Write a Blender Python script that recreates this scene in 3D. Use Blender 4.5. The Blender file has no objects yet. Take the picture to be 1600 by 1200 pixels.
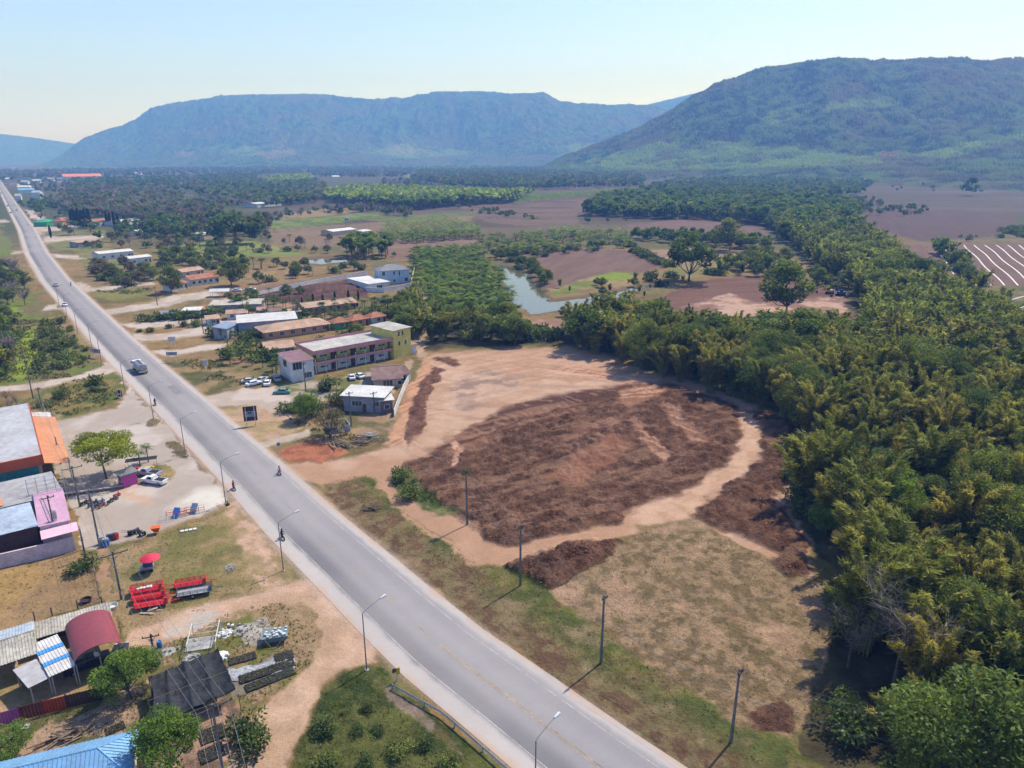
import bpy, bmesh, math, random
import numpy as np
from mathutils import Vector, Matrix
sc = bpy.context.scene
C = sc.collection
R = math.radians

# ---------------------------------------------------------------- camera, sky, sun, exposure
F, H, HZ = 1100.0, 60.0, 245.0           # focal length in photo pixels, drone height, horizon row
PITCH = math.atan((600 - HZ) / F)
cp, sp = math.cos(PITCH), math.sin(PITCH)
cam_d = bpy.data.cameras.new('camera')
cam = bpy.data.objects.new('camera', cam_d); C.objects.link(cam)
cam_d.sensor_width = 36; cam_d.lens = 36 * F / 1600
cam_d.clip_start = 0.5; cam_d.clip_end = 40000
cam.location = (0, 0, H); cam.rotation_euler = (math.pi/2 - PITCH, 0, 0)
sc.camera = cam

SUN_EL, SUN_AZ = 54.0, 46.0              # elevation; azimuth measured from +X towards +Y (sun ahead-right)
sd = Vector((math.cos(R(SUN_AZ))*math.cos(R(SUN_EL)), math.sin(R(SUN_AZ))*math.cos(R(SUN_EL)), math.sin(R(SUN_EL))))
sl = bpy.data.lights.new('sun', 'SUN'); sl.energy = 3.7; sl.angle = R(0.55); sl.color = (1.0, 0.97, 0.935)
so = bpy.data.objects.new('sun', sl); C.objects.link(so)
so.rotation_euler = (-sd).to_track_quat('-Z', 'Y').to_euler()
w = bpy.data.worlds.new('World'); sc.world = w; w.use_nodes = True
nt = w.node_tree; nt.nodes.clear()
sky = nt.nodes.new('ShaderNodeTexSky'); sky.sky_type = 'NISHITA'; sky.sun_disc = False
sky.sun_elevation = R(SUN_EL); sky.sun_rotation = R(90 - SUN_AZ)
sky.altitude = 300; sky.air_density = 1.0; sky.dust_density = 0.9; sky.ozone_density = 1.6
bg = nt.nodes.new('ShaderNodeBackground'); bg.inputs[1].default_value = 0.14
wo = nt.nodes.new('ShaderNodeOutputWorld')
tint = nt.nodes.new('ShaderNodeMix'); tint.data_type = 'RGBA'; tint.blend_type = 'MULTIPLY'; tint.inputs[0].default_value = 1
tint.inputs[7].default_value = (.82, .875, 1.14, 1)
nt.links.new(sky.outputs[0], tint.inputs[6]); nt.links.new(tint.outputs[2], bg.inputs[0]); nt.links.new(bg.outputs[0], wo.inputs[0])
sc.view_settings.view_transform = 'Standard'; sc.view_settings.look = 'None'
sc.view_settings.exposure = 0.76; sc.view_settings.gamma = 1.0
sc.render.engine = 'CYCLES'
cy = sc.cycles
cy.max_bounces = 5; cy.diffuse_bounces = 2; cy.glossy_bounces = 2; cy.transmission_bounces = 3
cy.transparent_max_bounces = 4; cy.volume_bounces = 0; cy.use_denoising = True
cy.use_adaptive_sampling = True; cy.adaptive_threshold = 0.02
cy.caustics_reflective = False; cy.caustics_refractive = False

# ---------------------------------------------------------------- helpers
def W(px, py, z=0.0):
    """world point at height z that the photo shows at (px, py)"""
    b = 600 - py
    dy = F*cp + b*sp; dz = -F*sp + b*cp
    t = (z - H) / dz
    return Vector(((px - 800)*t, dy*t, z))
def hpx(fx, fy, ty):
    """height of something that stands at foot pixel and reaches row ty"""
    A = W(fx, fy); b = 600 - ty
    return H + (-F*sp + b*cp) / (F*cp + b*sp) * A.y
def proj(x, y, z):
    """world -> photo pixel, numpy"""
    d = y*cp - (z - H)*sp
    d = np.maximum(d, 1e-3)
    u = y*sp + (z - H)*cp
    return 800 + F*x/d, 600 - F*u/d
_rs = np.random.RandomState(5)
_tab = _rs.rand(256, 256).astype(np.float32)
def vnoise(x, y):
    xi = np.floor(x).astype(np.int64); yi = np.floor(y).astype(np.int64)
    fx = (x - xi); fy = (y - yi)
    fx = fx*fx*(3 - 2*fx); fy = fy*fy*(3 - 2*fy)
    a = _tab[xi & 255, yi & 255]; b = _tab[(xi+1) & 255, yi & 255]
    c = _tab[xi & 255, (yi+1) & 255]; d = _tab[(xi+1) & 255, (yi+1) & 255]
    return (a*(1-fx) + b*fx)*(1-fy) + (c*(1-fx) + d*fx)*fy
def fbm(x, y, s, o=4, sx=0.0):
    r = np.zeros_like(x); a = 0.5; n = 0
    for i in range(o):
        r += a*vnoise(x/s + 17.3*i + sx, y/s + 9.1*i - sx); n += a; a *= 0.55; s *= 0.47
    return r/n
def worley(x, y, s, seed=0):
    """distance to the nearest point of a jittered grid, in cells"""
    gx, gy = np.floor(x/s), np.floor(y/s); best = np.full(x.shape, 9.)
    for i in (-1, 0, 1):
        for j in (-1, 0, 1):
            cx, cy_ = gx + i, gy + j; a = (cx.astype(np.int64)*7 + seed) & 255; b = (cy_.astype(np.int64)*5 + seed*3) & 255
            best = np.minimum(best, np.hypot(x/s - cx - .2 - .6*_tab[a, b], y/s - cy_ - .2 - .6*_tab[b, a]))
    return best
def mesh_np(name, V, Fc, smooth=False):
    me = bpy.data.meshes.new(name)
    V = np.asarray(V, np.float32); Fc = np.asarray(Fc, np.int32)
    k = Fc.shape[1]
    me.vertices.add(len(V)); me.vertices.foreach_set('co', V.ravel())
    me.loops.add(Fc.size); me.loops.foreach_set('vertex_index', Fc.ravel())
    me.polygons.add(len(Fc))
    me.polygons.foreach_set('loop_start', np.arange(0, Fc.size, k, dtype=np.int32))
    me.polygons.foreach_set('loop_total', np.full(len(Fc), k, np.int32))
    if smooth: me.polygons.foreach_set('use_smooth', np.ones(len(Fc), bool))
    me.update(calc_edges=True)
    return me
def attr(me, name, arr):
    """per-vertex RGB attribute"""
    a = me.attributes.new(name, 'FLOAT_COLOR', 'POINT')
    c = np.ones((len(arr), 4), np.float32); c[:, :arr.shape[1]] = arr
    a.data.foreach_set('color', c.ravel())
def link(name, me, mat=None, parent=None, kind=None, label=None, cat=None, group=None):
    o = bpy.data.objects.new(name, me); C.objects.link(o)
    if mat is not None and len(me.materials) == 0: me.materials.append(mat)
    if parent is not None: o.parent = parent
    if kind: o['kind'] = kind
    if label: o['label'] = label
    if cat: o['category'] = cat
    if group: o['group'] = group
    return o
def thing(name, label, cat, loc=(0, 0, 0), rz=0.0, group=None):
    o = bpy.data.objects.new(name, None); C.objects.link(o)
    o.location = loc; o.rotation_euler = (0, 0, rz); o['label'] = label; o['category'] = cat
    o.empty_display_size = 0.3
    if group: o['group'] = group
    return o
def dup(root, loc, rz=0.0, s=1.0, label=None, group=None):
    r = root.copy(); C.objects.link(r); r.location = loc; r.rotation_euler = (0, 0, rz)
    r.scale = (s, s, s) if not hasattr(s, '__len__') else s
    if label: r['label'] = label
    if group: r['group'] = group
    def kids(a, b):
        for ch in list(a.children):
            c = ch.copy(); C.objects.link(c); c.parent = b; kids(ch, c)
    kids(root, r)
    return r
# materials
def base_mat(name):
    m = bpy.data.materials.new(name); m.use_nodes = True
    t = m.node_tree; b = t.nodes['Principled BSDF']
    return m, t, b
_M = {}
def mat(name, col, rough=0.7, metal=0.0, amt=0.25, scale=0.6, bump=0.0, bscale=8.0, stain=None, spec=0.3):
    """paint / concrete / metal with uneven wear (two noise scales) in object space"""
    if name in _M: return _M[name]
    m, t, b = base_mat(name); N, L = t.nodes.new, t.links.new
    tc = N('ShaderNodeTexCoord')
    n1 = N('ShaderNodeTexNoise'); n1.inputs['Scale'].default_value = scale; n1.inputs['Detail'].default_value = 6
    n2 = N('ShaderNodeTexNoise'); n2.inputs['Scale'].default_value = scale*7; n2.inputs['Detail'].default_value = 4
    L(tc.outputs['Object'], n1.inputs['Vector']); L(tc.outputs['Object'], n2.inputs['Vector'])
    ad = N('ShaderNodeMath'); ad.operation = 'ADD'; L(n1.outputs[0], ad.inputs[0]); L(n2.outputs[0], ad.inputs[1])
    mr = N('ShaderNodeMapRange'); mr.inputs[1].default_value = 0.7; mr.inputs[2].default_value = 1.3
    mr.inputs[3].default_value = 0; mr.inputs[4].default_value = 1; L(ad.outputs[0], mr.inputs[0])
    mx = N('ShaderNodeMix'); mx.data_type = 'RGBA'
    c2 = stain if stain else tuple(c*(1-amt*1.6) for c in col)
    mx.inputs[6].default_value = (*c2, 1); mx.inputs[7].default_value = (*[min(1, c*(1+amt*.35)) for c in col], 1)
    L(mr.outputs[0], mx.inputs[0]); L(mx.outputs[2], b.inputs['Base Color'])
    b.inputs['Roughness'].default_value = rough; b.inputs['Metallic'].default_value = metal
    b.inputs['Specular IOR Level'].default_value = spec
    if bump:
        n3 = N('ShaderNodeTexNoise'); n3.inputs['Scale'].default_value = bscale; n3.inputs['Detail'].default_value = 4
        L(tc.outputs['Object'], n3.inputs['Vector'])
        bp = N('ShaderNodeBump'); bp.inputs['Strength'].default_value = 0.6; bp.inputs['Distance'].default_value = bump
        L(n3.outputs[0], bp.inputs['Height']); L(bp.outputs[0], b.inputs['Normal'])
    _M[name] = m
    return m
# ---------------------------------------------------------------- the ground: one dense sheet, split by what covers it
def terrain_material():
    m, t, b = base_mat('terrain'); N, L = t.nodes.new, t.links.new
    ca = N('ShaderNodeAttribute'); ca.attribute_name = 'Col'
    ta = N('ShaderNodeAttribute'); ta.attribute_name = 'Tex'
    sx = N('ShaderNodeSeparateColor'); L(ta.outputs['Color'], sx.inputs[0])
    tc = N('ShaderNodeTexCoord')
    def noise(s, d=5, r=0.6):
        n = N('ShaderNodeTexNoise'); n.inputs['Scale'].default_value = s; n.inputs['Detail'].default_value = d
        n.inputs['Roughness'].default_value = r; L(tc.outputs['Object'], n.inputs['Vector']); return n
    nf, nm, nb = noise(2.2, 6, .7), noise(.35, 5, .65), noise(7.0, 3, .6)
    # brightness variation driven by the texture amount in Tex.r
    s1 = N('ShaderNodeMath'); s1.operation = 'ADD'; L(nf.outputs[0], s1.inputs[0]); L(nm.outputs[0], s1.inputs[1])
    s2 = N('ShaderNodeMath'); s2.operation = 'SUBTRACT'; L(s1.outputs[0], s2.inputs[0]); s2.inputs[1].default_value = 1.0
    am = N('ShaderNodeMath'); am.operation = 'MULTIPLY'; am.inputs[1].default_value = 2.6; L(sx.outputs[0], am.inputs[0])
    s3 = N('ShaderNodeMath'); s3.operation = 'MULTIPLY_ADD'; L(s2.outputs[0], s3.inputs[0]); L(am.outputs[0], s3.inputs[1]); s3.inputs[2].default_value = 1.0
    s4 = N('ShaderNodeMath'); s4.operation = 'MAXIMUM'; s4.inputs[1].default_value = 0.25; L(s3.outputs[0], s4.inputs[0])
    vm = N('ShaderNodeVectorMath'); vm.operation = 'SCALE'; L(ca.outputs['Color'], vm.inputs[0]); L(s4.outputs[0], vm.inputs['Scale'])
    L(vm.outputs[0], b.inputs['Base Color'])
    b.inputs['Roughness'].default_value = 0.95; b.inputs['Specular IOR Level'].default_value = 0.1
    # clods, tufts and furrows
    bs = N('ShaderNodeMath'); bs.operation = 'MULTIPLY_ADD'; L(nb.outputs[0], bs.inputs[0]); bs.inputs[1].default_value = .4; L(nf.outputs[0], bs.inputs[2])
    bh = N('ShaderNodeMath'); bh.operation = 'MULTIPLY'; L(bs.outputs[0], bh.inputs[0]); L(sx.outputs[1], bh.inputs[1])
    bp = N('ShaderNodeBump'); bp.inputs['Strength'].default_value = 0.9; bp.inputs['Distance'].default_value = 0.7
    L(bh.outputs[0], bp.inputs['Height']); L(bp.outputs[0], b.inputs['Normal'])
    return m
TM = terrain_material()

def grid_rows(py0, py1, step, far):
    ys = []; py = py0
    while py > py1:
        ys.append(W(800, py).y); py -= step
    y = ys[-1]
    while y < far:
        y *= 1.06; ys.append(y)
    return np.array([20., 27., 34., 40.] + [v for v in ys if v > 44])
YR = grid_rows(1262, 263, 1.25, 9000)
NU = 1560
U = np.linspace(-1.22, 1.22, NU)
X = (YR[:, None]*U[None, :]); Y = np.repeat(YR[:, None], NU, 1)
Z = np.zeros_like(X)
cell = np.gradient(YR)[:, None]*np.ones_like(X)
# wobble the lookup so borders are ragged at about a metre (more, far away)
amp = 0.55 + Y*0.004
wx = X + (fbm(X, Y, 3.5, 4) - .5)*4*amp*.8 + (fbm(X, Y, 22, 2, 3.) - .5)*2.2*amp
wy = Y + (fbm(X, Y, 3.5, 4, 51.) - .5)*4*amp*.8 + (fbm(X, Y, 22, 2, 77.) - .5)*2.2*amp
PX, PY = proj(wx, wy, 0.0)
n_big = fbm(X, Y, 60, 5, 5.); n_mid = fbm(X, Y, 9, 5, 11.); n_sm = fbm(X, Y, 1.3, 3, 23.); n_fld = fbm(X, Y, 400, 3, 31.)
def ss(a, b, x):
    t = np.clip((x - a)/(b - a), 0, 1); return t*t*(3 - 2*t)
def c3(c): return np.array(c, np.float32)
def mixc(a, b, t): return a*(1 - t[..., None]) + b*t[..., None]
P_DRY, P_TAN, P_GRN, P_BRI = c3((.21, .135, .058)), c3((.30, .20, .105)), c3((.075, .085, .02)), c3((.125, .165, .02))
P_BRN, P_SCR = c3((.115, .075, .035)), c3((.045, .055, .018))
# base cover near: dry grass with green and bare patches; far: fields and scrub
g = ss(.42, .62, n_mid*.6 + n_big*.4)
COL = mixc(mixc(P_DRY, P_TAN, ss(.45, .7, n_mid)), P_GRN, g*.75)
COL = mixc(COL, P_BRN, ss(.55, .8, fbm(X, Y, 15, 4, 90.))*.6)
far = ss(350, 700, Y)
farc = mixc(mixc(c3((.070, .052, .036)), c3((.10, .078, .048)), ss(.4, .6, fbm(X*.5, Y, 70, 4, 8.))), c3((.06, .075, .025)), ss(.5, .62, n_fld)*.8)
COL = mixc(COL, farc, far)
TEX = np.zeros(COL.shape, np.float32); TEX[..., 0] = .45; TEX[..., 1] = .35*(1-far)
LAB = np.zeros(X.shape, np.int8)
LABN = ['ground', 'yard', 'path', 'soil_heaps', 'dry_field', 'ploughed_field', 'cleared_ground', 'pond_bed']

def inpoly(poly, px, py):
    r = np.zeros(px.shape, bool); n = len(poly); j = n - 1
    for i in range(n):
        xi, yi = poly[i]; xj, yj = poly[j]
        if yi != yj:
            c = ((yi > py) != (yj > py)) & (px < (xj - xi)*(py - yi)/(yj - yi) + xi)
            r ^= c
        j = i
    return r
def cover(poly, col, tex=(.3, .2, 0), lab=None, soft=2.0, k=1.0, zf=None, arrays=None):
    """lay one kind of cover inside a region (traced where it lies on the flat ground)"""
    A = np.array(poly, float)
    x0, y0 = A.min(0) - 12; x1, y1 = A.max(0) + 12
    rows = np.where((PY.max(1) >= y0) & (PY.min(1) <= y1))[0]
    if len(rows) == 0: return
    r0, r1 = rows[0], rows[-1] + 1
    cc = np.where(((PX[r0:r1] >= x0) & (PX[r0:r1] <= x1)).any(0))[0]
    if len(cc) == 0: return
    c0, c1 = cc[0], cc[-1] + 1
    S = (slice(r0, r1), slice(c0, c1)); px = PX[S]; py = PY[S]
    ins = inpoly(poly, px, py)
    # signed distance in pixels -> soft mask
    d = np.full(px.shape, 1e9)
    for i in range(len(poly)):
        ax, ay = poly[i-1]; bx, by = poly[i]
        vx, vy = bx - ax, by - ay; l2 = vx*vx + vy*vy + 1e-6
        t = np.clip(((px - ax)*vx + (py - ay)*vy)/l2, 0, 1)
        d = np.minimum(d, (px - ax - t*vx)**2 + (py - ay - t*vy)**2)
    d = np.sqrt(d)*np.where(ins, 1, -1)
    m = ss(-soft, soft, d)*k
    c = col(S) if callable(col) else c3(col)
    COL[S] = mixc(COL[S], c, m); TEX[S] = mixc(TEX[S], c3(tex), m)
    if lab is not None: LAB[S] = np.where(m > .5*k, LABN.index(lab), LAB[S])
    if zf is not None: Z[S] = Z[S]*(1 - m) + zf(S)*ss(-1, 13, d)*m
def two(a, b, s=9., lo=.4, hi=.62, seed=0., ax=1., ay=1.):
    a, b = c3(a), c3(b)
    return lambda S: mixc(np.broadcast_to(a, COL[S].shape), b, ss(lo, hi, fbm(X[S]*ax, Y[S]*ay, s, 4, seed)))
def rot(S, deg):
    c, s_ = math.cos(R(deg)), math.sin(R(deg)); return X[S]*c + Y[S]*s_, -X[S]*s_ + Y[S]*c
def rows(a, b, deg, wl, seed=0.):
    a, b = c3(a), c3(b)
    def f(S):
        u, v = rot(S, deg); wv = .5 + .5*np.sin(v/wl*2*math.pi + 3*fbm(X[S], Y[S], 40, 2))
        m = fbm(u*.15, v, wl*1.6, 3, seed)
        return mixc(np.broadcast_to(a, COL[S].shape), b, np.clip(wv*.45 + ss(.35, .7, m)*.6, 0, 1))
    return f
# ---- far fields (plough, stubble, meadow)
PLO, PLO2 = (.098, .066, .048), (.135, .094, .068)
def fld(poly, a=PLO, b=PLO2, deg=20, wl=3., lab='ploughed_field', tex=(.25, .1, 0), soft=1.2): cover(poly, rows(a, b, deg, wl, poly[0][0]), tex, lab, soft)
fld([(1350,281),(1620,272),(1750,272),(1750,332),(1440,331),(1330,319)], (.070,.055,.040), (.100,.080,.058), 3, 14)
fld([(1230,288),(1360,280),(1350,300),(1240,305)], (.15,.11,.08), (.19,.15,.10), 3, 14)
fld([(1450,262),(1560,262),(1700,266),(1700,272),(1450,276)], (.12,.12,.05), (.19,.15,.10), 3, 14)
fld([(1300,327),(1500,327),(1592,337),(1572,360),(1532,372),(1440,377),(1340,352)], (.076,.050,.046), (.100,.066,.058), 75, 2.5)
cover([(1440,376),(1535,373),(1600,362),(1750,362),(1750,380),(1440,380)], two((.15,.11,.06),(.09,.09,.03)), (.4,.2,0), 'ground', 1.5)
fld([(1380,383),(1600,380),(1760,380),(1760,446),(1560,448),(1500,436),(1400,420)], (.12,.07,.055), (.15,.095,.07), 62, 3)
cover([(1500,447),(1760,447),(1760,520),(1600,540),(1540,480)], two((.16,.12,.06),(.08,.085,.025)), (.5,.3,0), 'ground', 2)
fld([(985,350),(1060,343),(1140,347),(1190,360),(1202,378),(1150,383),(1080,366),(980,371)], (.115,.07,.058), (.15,.094,.075), 15, 3)
fld([(715,322),(860,309),(922,307),(920,320),(905,331),(902,350),(820,353),(760,347),(735,332)], (.105,.068,.050), (.145,.098,.070), -12, 16)
fld([(415,358),(600,347),(735,334),(740,345),(640,357),(590,377),(500,387),(430,384)], (.15,.10,.062), (.18,.13,.08), -8, 8)
fld([(500,327),(575,318),(592,325),(520,336),(420,347),(412,340)], (.24,.17,.08), (.20,.14,.07), -8, 8)
fld([(520,322),(590,317),(615,322),(590,328)], (.17,.095,.07), (.19,.11,.08), -8, 8)
cover([(418,345),(500,338),(590,331),(602,338),(520,350),(425,358)], two((.09,.12,.025),(.15,.17,.05), 12), (.3,.2,0), 'ground', 1.2)
cover([(560,341),(640,336),(735,331),(740,336),(650,344),(600,348)], two((.08,.11,.025),(.13,.12,.05), 12), (.3,.2,0), 'ground', 1.2)
cover([(610,268),(700,272),(760,270),(720,280),(640,278)], two((.10,.14,.03),(.14,.12,.05), 30), (.3,.2,0), 'ground', 1.2)
cover([(1000,290),(1050,288),(1040,300),(1000,305)], two((.12,.13,.04),(.2,.15,.08), 30), (.3,.2,0), 'ground', 1.2)
for yy, xa, xb in ((288,1360,1700), (296,1350,1700), (305,1345,1700), (314,1340,1600), (322,1345,1700), (315,760,905), (324,740,900), (333,745,880), (341,760,860)):
    cover([(xa,yy), ((xa+xb)/2,yy-.6), (xb,yy+.8), (xb,yy+1.5), ((xa+xb)/2,yy+.2), (xa,yy+.8)], (.045,.045,.022), (.4,.2,0), None, .5)
fld([(595,380),(745,374),(750,390),(665,397),(622,408),(598,400)], (.15,.09,.062), (.19,.125,.085), 5, 6)
cover([(240,391),(330,376),(400,377),(440,385),(480,398),(440,402),(400,400),(300,403)], two((.13,.17,.035),(.20,.18,.06), 25), (.2,.1,0), 'ground', 2)
fld([(785,398),(860,389),(975,391),(1042,412),(992,431),(932,431),(900,452),(852,450),(845,430),(835,410)], (.115,.070,.052), (.16,.10,.075), 68, 2.6)
cover([(925,432),(960,425),(990,427),(985,436),(940,440)], (.15,.2,.02), (.4,.2,0), 'ground', 2)
cover([(860,455),(900,440),(930,430),(935,445),(905,455),(870,462)], two((.24,.17,.08),(.12,.14,.03)), (.4,.2,0), 'ground', 2)
cover([(1000,392),(1060,388),(1160,392),(1165,405),(1120,412),(1060,412)], two((.25,.165,.10),(.2,.12,.08)), (.3,.2,0), 'ploughed_field', 2)
cover([(1035,412),(1075,405),(1160,402),(1150,420),(1100,430),(1060,437)], two((.14,.13,.04),(.2,.15,.07)), (.4,.2,0), 'ground', 2)
fld([(1030,470),(1065,446),(1110,436),(1200,429),(1255,438),(1330,462),(1330,505),(1200,502),(1100,485),(1050,484)], (.105,.052,.037), (.145,.08,.055), 20, 3)
cover([(1060,480),(1100,472),(1140,458),(1160,466),(1190,474),(1240,468),(1330,462),(1335,508),(1200,504),(1100,487)], two((.38,.25,.18),(.20,.11,.08), 6), (.25,.3,0), 'cleared_ground', 2)
cover([(795,499),(885,499),(895,513),(825,517)], two((.30,.19,.14),(.2,.12,.08)), (.3,.2,0), 'cleared_ground', 2)
# brown lots beside the white house
fld([(310,462),(380,452),(470,438),(578,424),(582,434),(480,449),(400,462),(345,470)], (.16,.095,.07), (.20,.13,.095), 10, 5)
def zheap(h, s): 
    def f(S):
        b = np.abs(fbm(X[S], Y[S], s, 3, 7.) - .5)*2; c = np.abs(fbm(X[S], Y[S], s*.35, 2, 37.) - .5)*2
        return h*(.25 + .9*(1 - b)**2 + .35*(1 - c)) 
    return f
SOIL, SOIL2, SOIL3 = (.082, .038, .023), (.158, .080, .048), (.30, .175, .11)
cover([(398,458),(475,447),(575,429),(577,464),(500,478),(410,472)], two((.085,.042,.033),(.13,.07,.052), 3), (.5,.9,0), 'soil_heaps', 2, zf=zheap(1.1, 3.5))
cover([(390,470),(420,471),(500,479),(560,478),(560,484),(440,486),(395,484)], two((.3,.19,.12),(.15,.12,.05)), (.4,.2,0), None, 2)
cover([(340,460),(400,460),(405,474),(350,472)], two((.38,.23,.15),(.3,.19,.12)), (.3,.2,0), 'cleared_ground', 2)
# ---- forest floor
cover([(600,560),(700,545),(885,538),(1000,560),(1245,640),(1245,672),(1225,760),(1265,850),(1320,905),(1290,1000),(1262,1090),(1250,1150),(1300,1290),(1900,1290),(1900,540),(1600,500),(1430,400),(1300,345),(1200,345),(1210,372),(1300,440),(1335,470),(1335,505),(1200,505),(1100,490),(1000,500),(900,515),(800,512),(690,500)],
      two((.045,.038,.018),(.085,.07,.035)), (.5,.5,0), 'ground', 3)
cover([(640,400),(740,385),(790,450),(800,512),(700,520),(665,470)], two((.06,.07,.02),(.11,.09,.04)), (.5,.3,0), 'ground', 3)
# ---- the cleared plot
SAND = two((.385,.250,.170), (.33,.195,.12), 14, seed=4.)
PLOT = [(600,690),(640,610),(666,560),(690,552),(885,542),(950,556),(1000,576),(1100,603),(1180,634),(1245,653),(1248,700),(1234,778),(1266,850),(1270,905),(1190,872),(1100,822),(1000,822),(985,837),(930,837),(870,847),(815,870),(800,887),(740,870),(690,840),(630,797),(597,762),(575,742),(520,757),(492,762),(448,729),(480,724),(560,714),(606,699)]
cover(PLOT, SAND, (.20, .12, 0), 'cleared_ground', 3)
# dark damp patches and tyre streaks on the sand
cover([(700,600),(760,575),(800,590),(830,585),(800,610),(770,620),(730,650),(700,640)], two((.385,.25,.17),(.22,.15,.115), 4, .45, .6), (.3,.2,0), None, 8)
def streak(S, deg, wl):
    u, v = rot(S, deg); return ss(.5, .68, fbm(u*.06, v, wl, 3, 3.))
cover([(840,575),(900,570),(1000,590),(1050,605),(980,600),(900,590)], lambda S: mixc(np.broadcast_to(c3((.44,.26,.17)), COL[S].shape), c3((.25,.12,.07)), streak(S, -28, 1.2)), (.3,.2,0), None, 6)
cover([(740,555),(880,548),(960,560),(1000,580),(900,578),(780,580)], lambda S: mixc(COL[S], c3((.36,.2,.13)), streak(S, -6, 1.5)*.7), (.2,.15,0), None, 6)
cover(PLOT[:18], lambda S: mixc(COL[S], c3((.46,.31,.22)), ss(.52, .66, fbm(rot(S, 35)[0]*.10, rot(S, 35)[1], 2.2, 3, 14.))*.4), (.25, .15, 0), None, 8)
cover(PLOT[:18], lambda S: mixc(COL[S], c3((.25,.15,.10)), ss(.56, .68, fbm(rot(S, -15)[0]*.08, rot(S, -15)[1], 1.7, 3, 25.))*.45), (.25, .15, 0), None, 8)
# track along the west side
cover([(600,694),(640,612),(664,562),(676,560),(655,620),(632,680),(622,705)], lambda S: mixc(np.broadcast_to(c3((.40,.22,.13)), COL[S].shape), c3((.27,.13,.07)), streak(S, 60, .9)), (.3,.2,0), 'path', 3)
def tracks(S, deg, wl):
    u, v = rot(S, deg); return ss(.52, .62, fbm(u*.05, v, wl, 2, 61.))
def soilc(deg=25., lite=.55):
    def f(S):
        n = fbm(X[S], Y[S], 1.5, 4, 43.); big = fbm(X[S], Y[S], 16, 3, 12.); u, v = rot(S, 28); rg = fbm(u*.25, v, 2.2, 3, 21.); mid = fbm(X[S], Y[S], 6, 3, 88.)
        c = mixc(np.broadcast_to(c3(SOIL), COL[S].shape), c3(SOIL2), np.clip(ss(.36, .60, n)*.75 + ss(.4, .65, mid)*.3, 0, 1))
        c = mixc(c, c3(SOIL3), ss(.50, .64, rg)*ss(.40, .62, big)*lite*.9)
        c = mixc(c, c3(SOIL3), ss(.60, .72, n)*lite*.6)
        return c
    return f
def zsoil(h=1.0):
    def f(S):
        x, y = X[S], Y[S]
        u, v = rot(S, 28)
        b = 1 - np.abs(fbm(u*.6, v, 3.2, 3, 7.) - .5)*3.2; c = 1 - np.abs(fbm(x, y, 1.1, 3, 37.) - .5)*3
        hp = np.clip(1 - worley(u*.8, v, 2.6, 3)/.72, 0, 1)**.8*ss(.35, .6, fbm(x, y, 20, 2, 61.))
        return h*.62*(.10 + .75*np.clip(b, 0, 1)*ss(.3, .6, fbm(x, y, 14, 2, 19.)) + .95*hp + .5*np.clip(c, 0, 1) + .5*(vnoise(x*1.9, y*1.9) - .5))
    return f
DM = [(612,742),(625,726),(662,716),(695,691),(750,661),(787,639),(850,621),(925,609),(975,599),(1040,596),(1100,612),(1150,634),(1163,680),(1151,712),(1121,730),(1088,760),(1057,772),(1010,785),(985,800),(975,818),(900,826),(830,838),(790,850),(752,845),(740,815),(700,800),(672,790),(640,766)]
cover(DM, soilc(), (.6, 1.15, 0), 'soil_heaps', 5, zf=zsoil(1.0))
_e = W(975,599) - W(750,661); EDG = math.degrees(math.atan2(_e.y, _e.x))
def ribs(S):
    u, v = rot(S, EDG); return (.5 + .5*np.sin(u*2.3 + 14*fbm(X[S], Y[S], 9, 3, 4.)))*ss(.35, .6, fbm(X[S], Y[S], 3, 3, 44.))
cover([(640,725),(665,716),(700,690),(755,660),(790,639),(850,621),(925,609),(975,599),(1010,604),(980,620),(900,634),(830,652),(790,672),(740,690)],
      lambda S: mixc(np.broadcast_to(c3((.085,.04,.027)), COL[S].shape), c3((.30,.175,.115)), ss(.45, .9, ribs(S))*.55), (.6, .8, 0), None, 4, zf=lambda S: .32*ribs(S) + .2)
cover([(880,700),(985,665),(1010,672),(900,712)], lambda S: mixc(np.broadcast_to(c3((.10,.05,.033)), COL[S].shape), c3((.21,.115,.072)), ss(.45, .8, ribs(S))), (.5, .6, 0), None, 3)
cover([(700,800),(840,790),(980,775),(970,815),(900,824),(830,836),(760,840)], lambda S: mixc(COL[S], c3((.27,.15,.095)), ss(.5, .62, fbm(rot(S, 20)[0]*.3, rot(S, 20)[1], 1.6, 3, 9.))*.6), (.8, 1.2, 0), None, 6)
# bulldozed, smoother slopes and lighter tyre bands on the heaps
cover([(640,690),(740,668),(800,640),(870,628),(920,640),(800,680),(700,720)], lambda S: mixc(COL[S], c3((.30,.16,.10)), streak(S, 30, 2.)*.6), (.4,.6,0), None, 8)
cover([(855,745),(930,700),(960,680),(1000,690),(960,730),(900,760)], two((.185,.085,.05),(.23,.115,.07), 6), (.3,.3,0), None, 6)
cover([(1040,635),(1060,640),(1110,690),(1095,697),(1060,670)], lambda S: mixc(np.broadcast_to(c3((.19,.095,.06)), COL[S].shape), c3((.32,.185,.12)), tracks(S, -48, .8)), (.3,.2,0), None, 4)
cover([(985,655),(1000,652),(1050,715),(1035,725),(1010,700)], lambda S: mixc(np.broadcast_to(c3((.19,.095,.06)), COL[S].shape), c3((.32,.185,.12)), tracks(S, -52, .8)), (.3,.2,0), None, 4)
cover([(705,690),(715,688),(722,700),(718,735),(708,735),(712,705)], lambda S: mixc(np.broadcast_to(c3((.3,.16,.10)), COL[S].shape), c3((.4,.24,.16)), tracks(S, 80, .7)), (.3,.2,0), None, 3)
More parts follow.
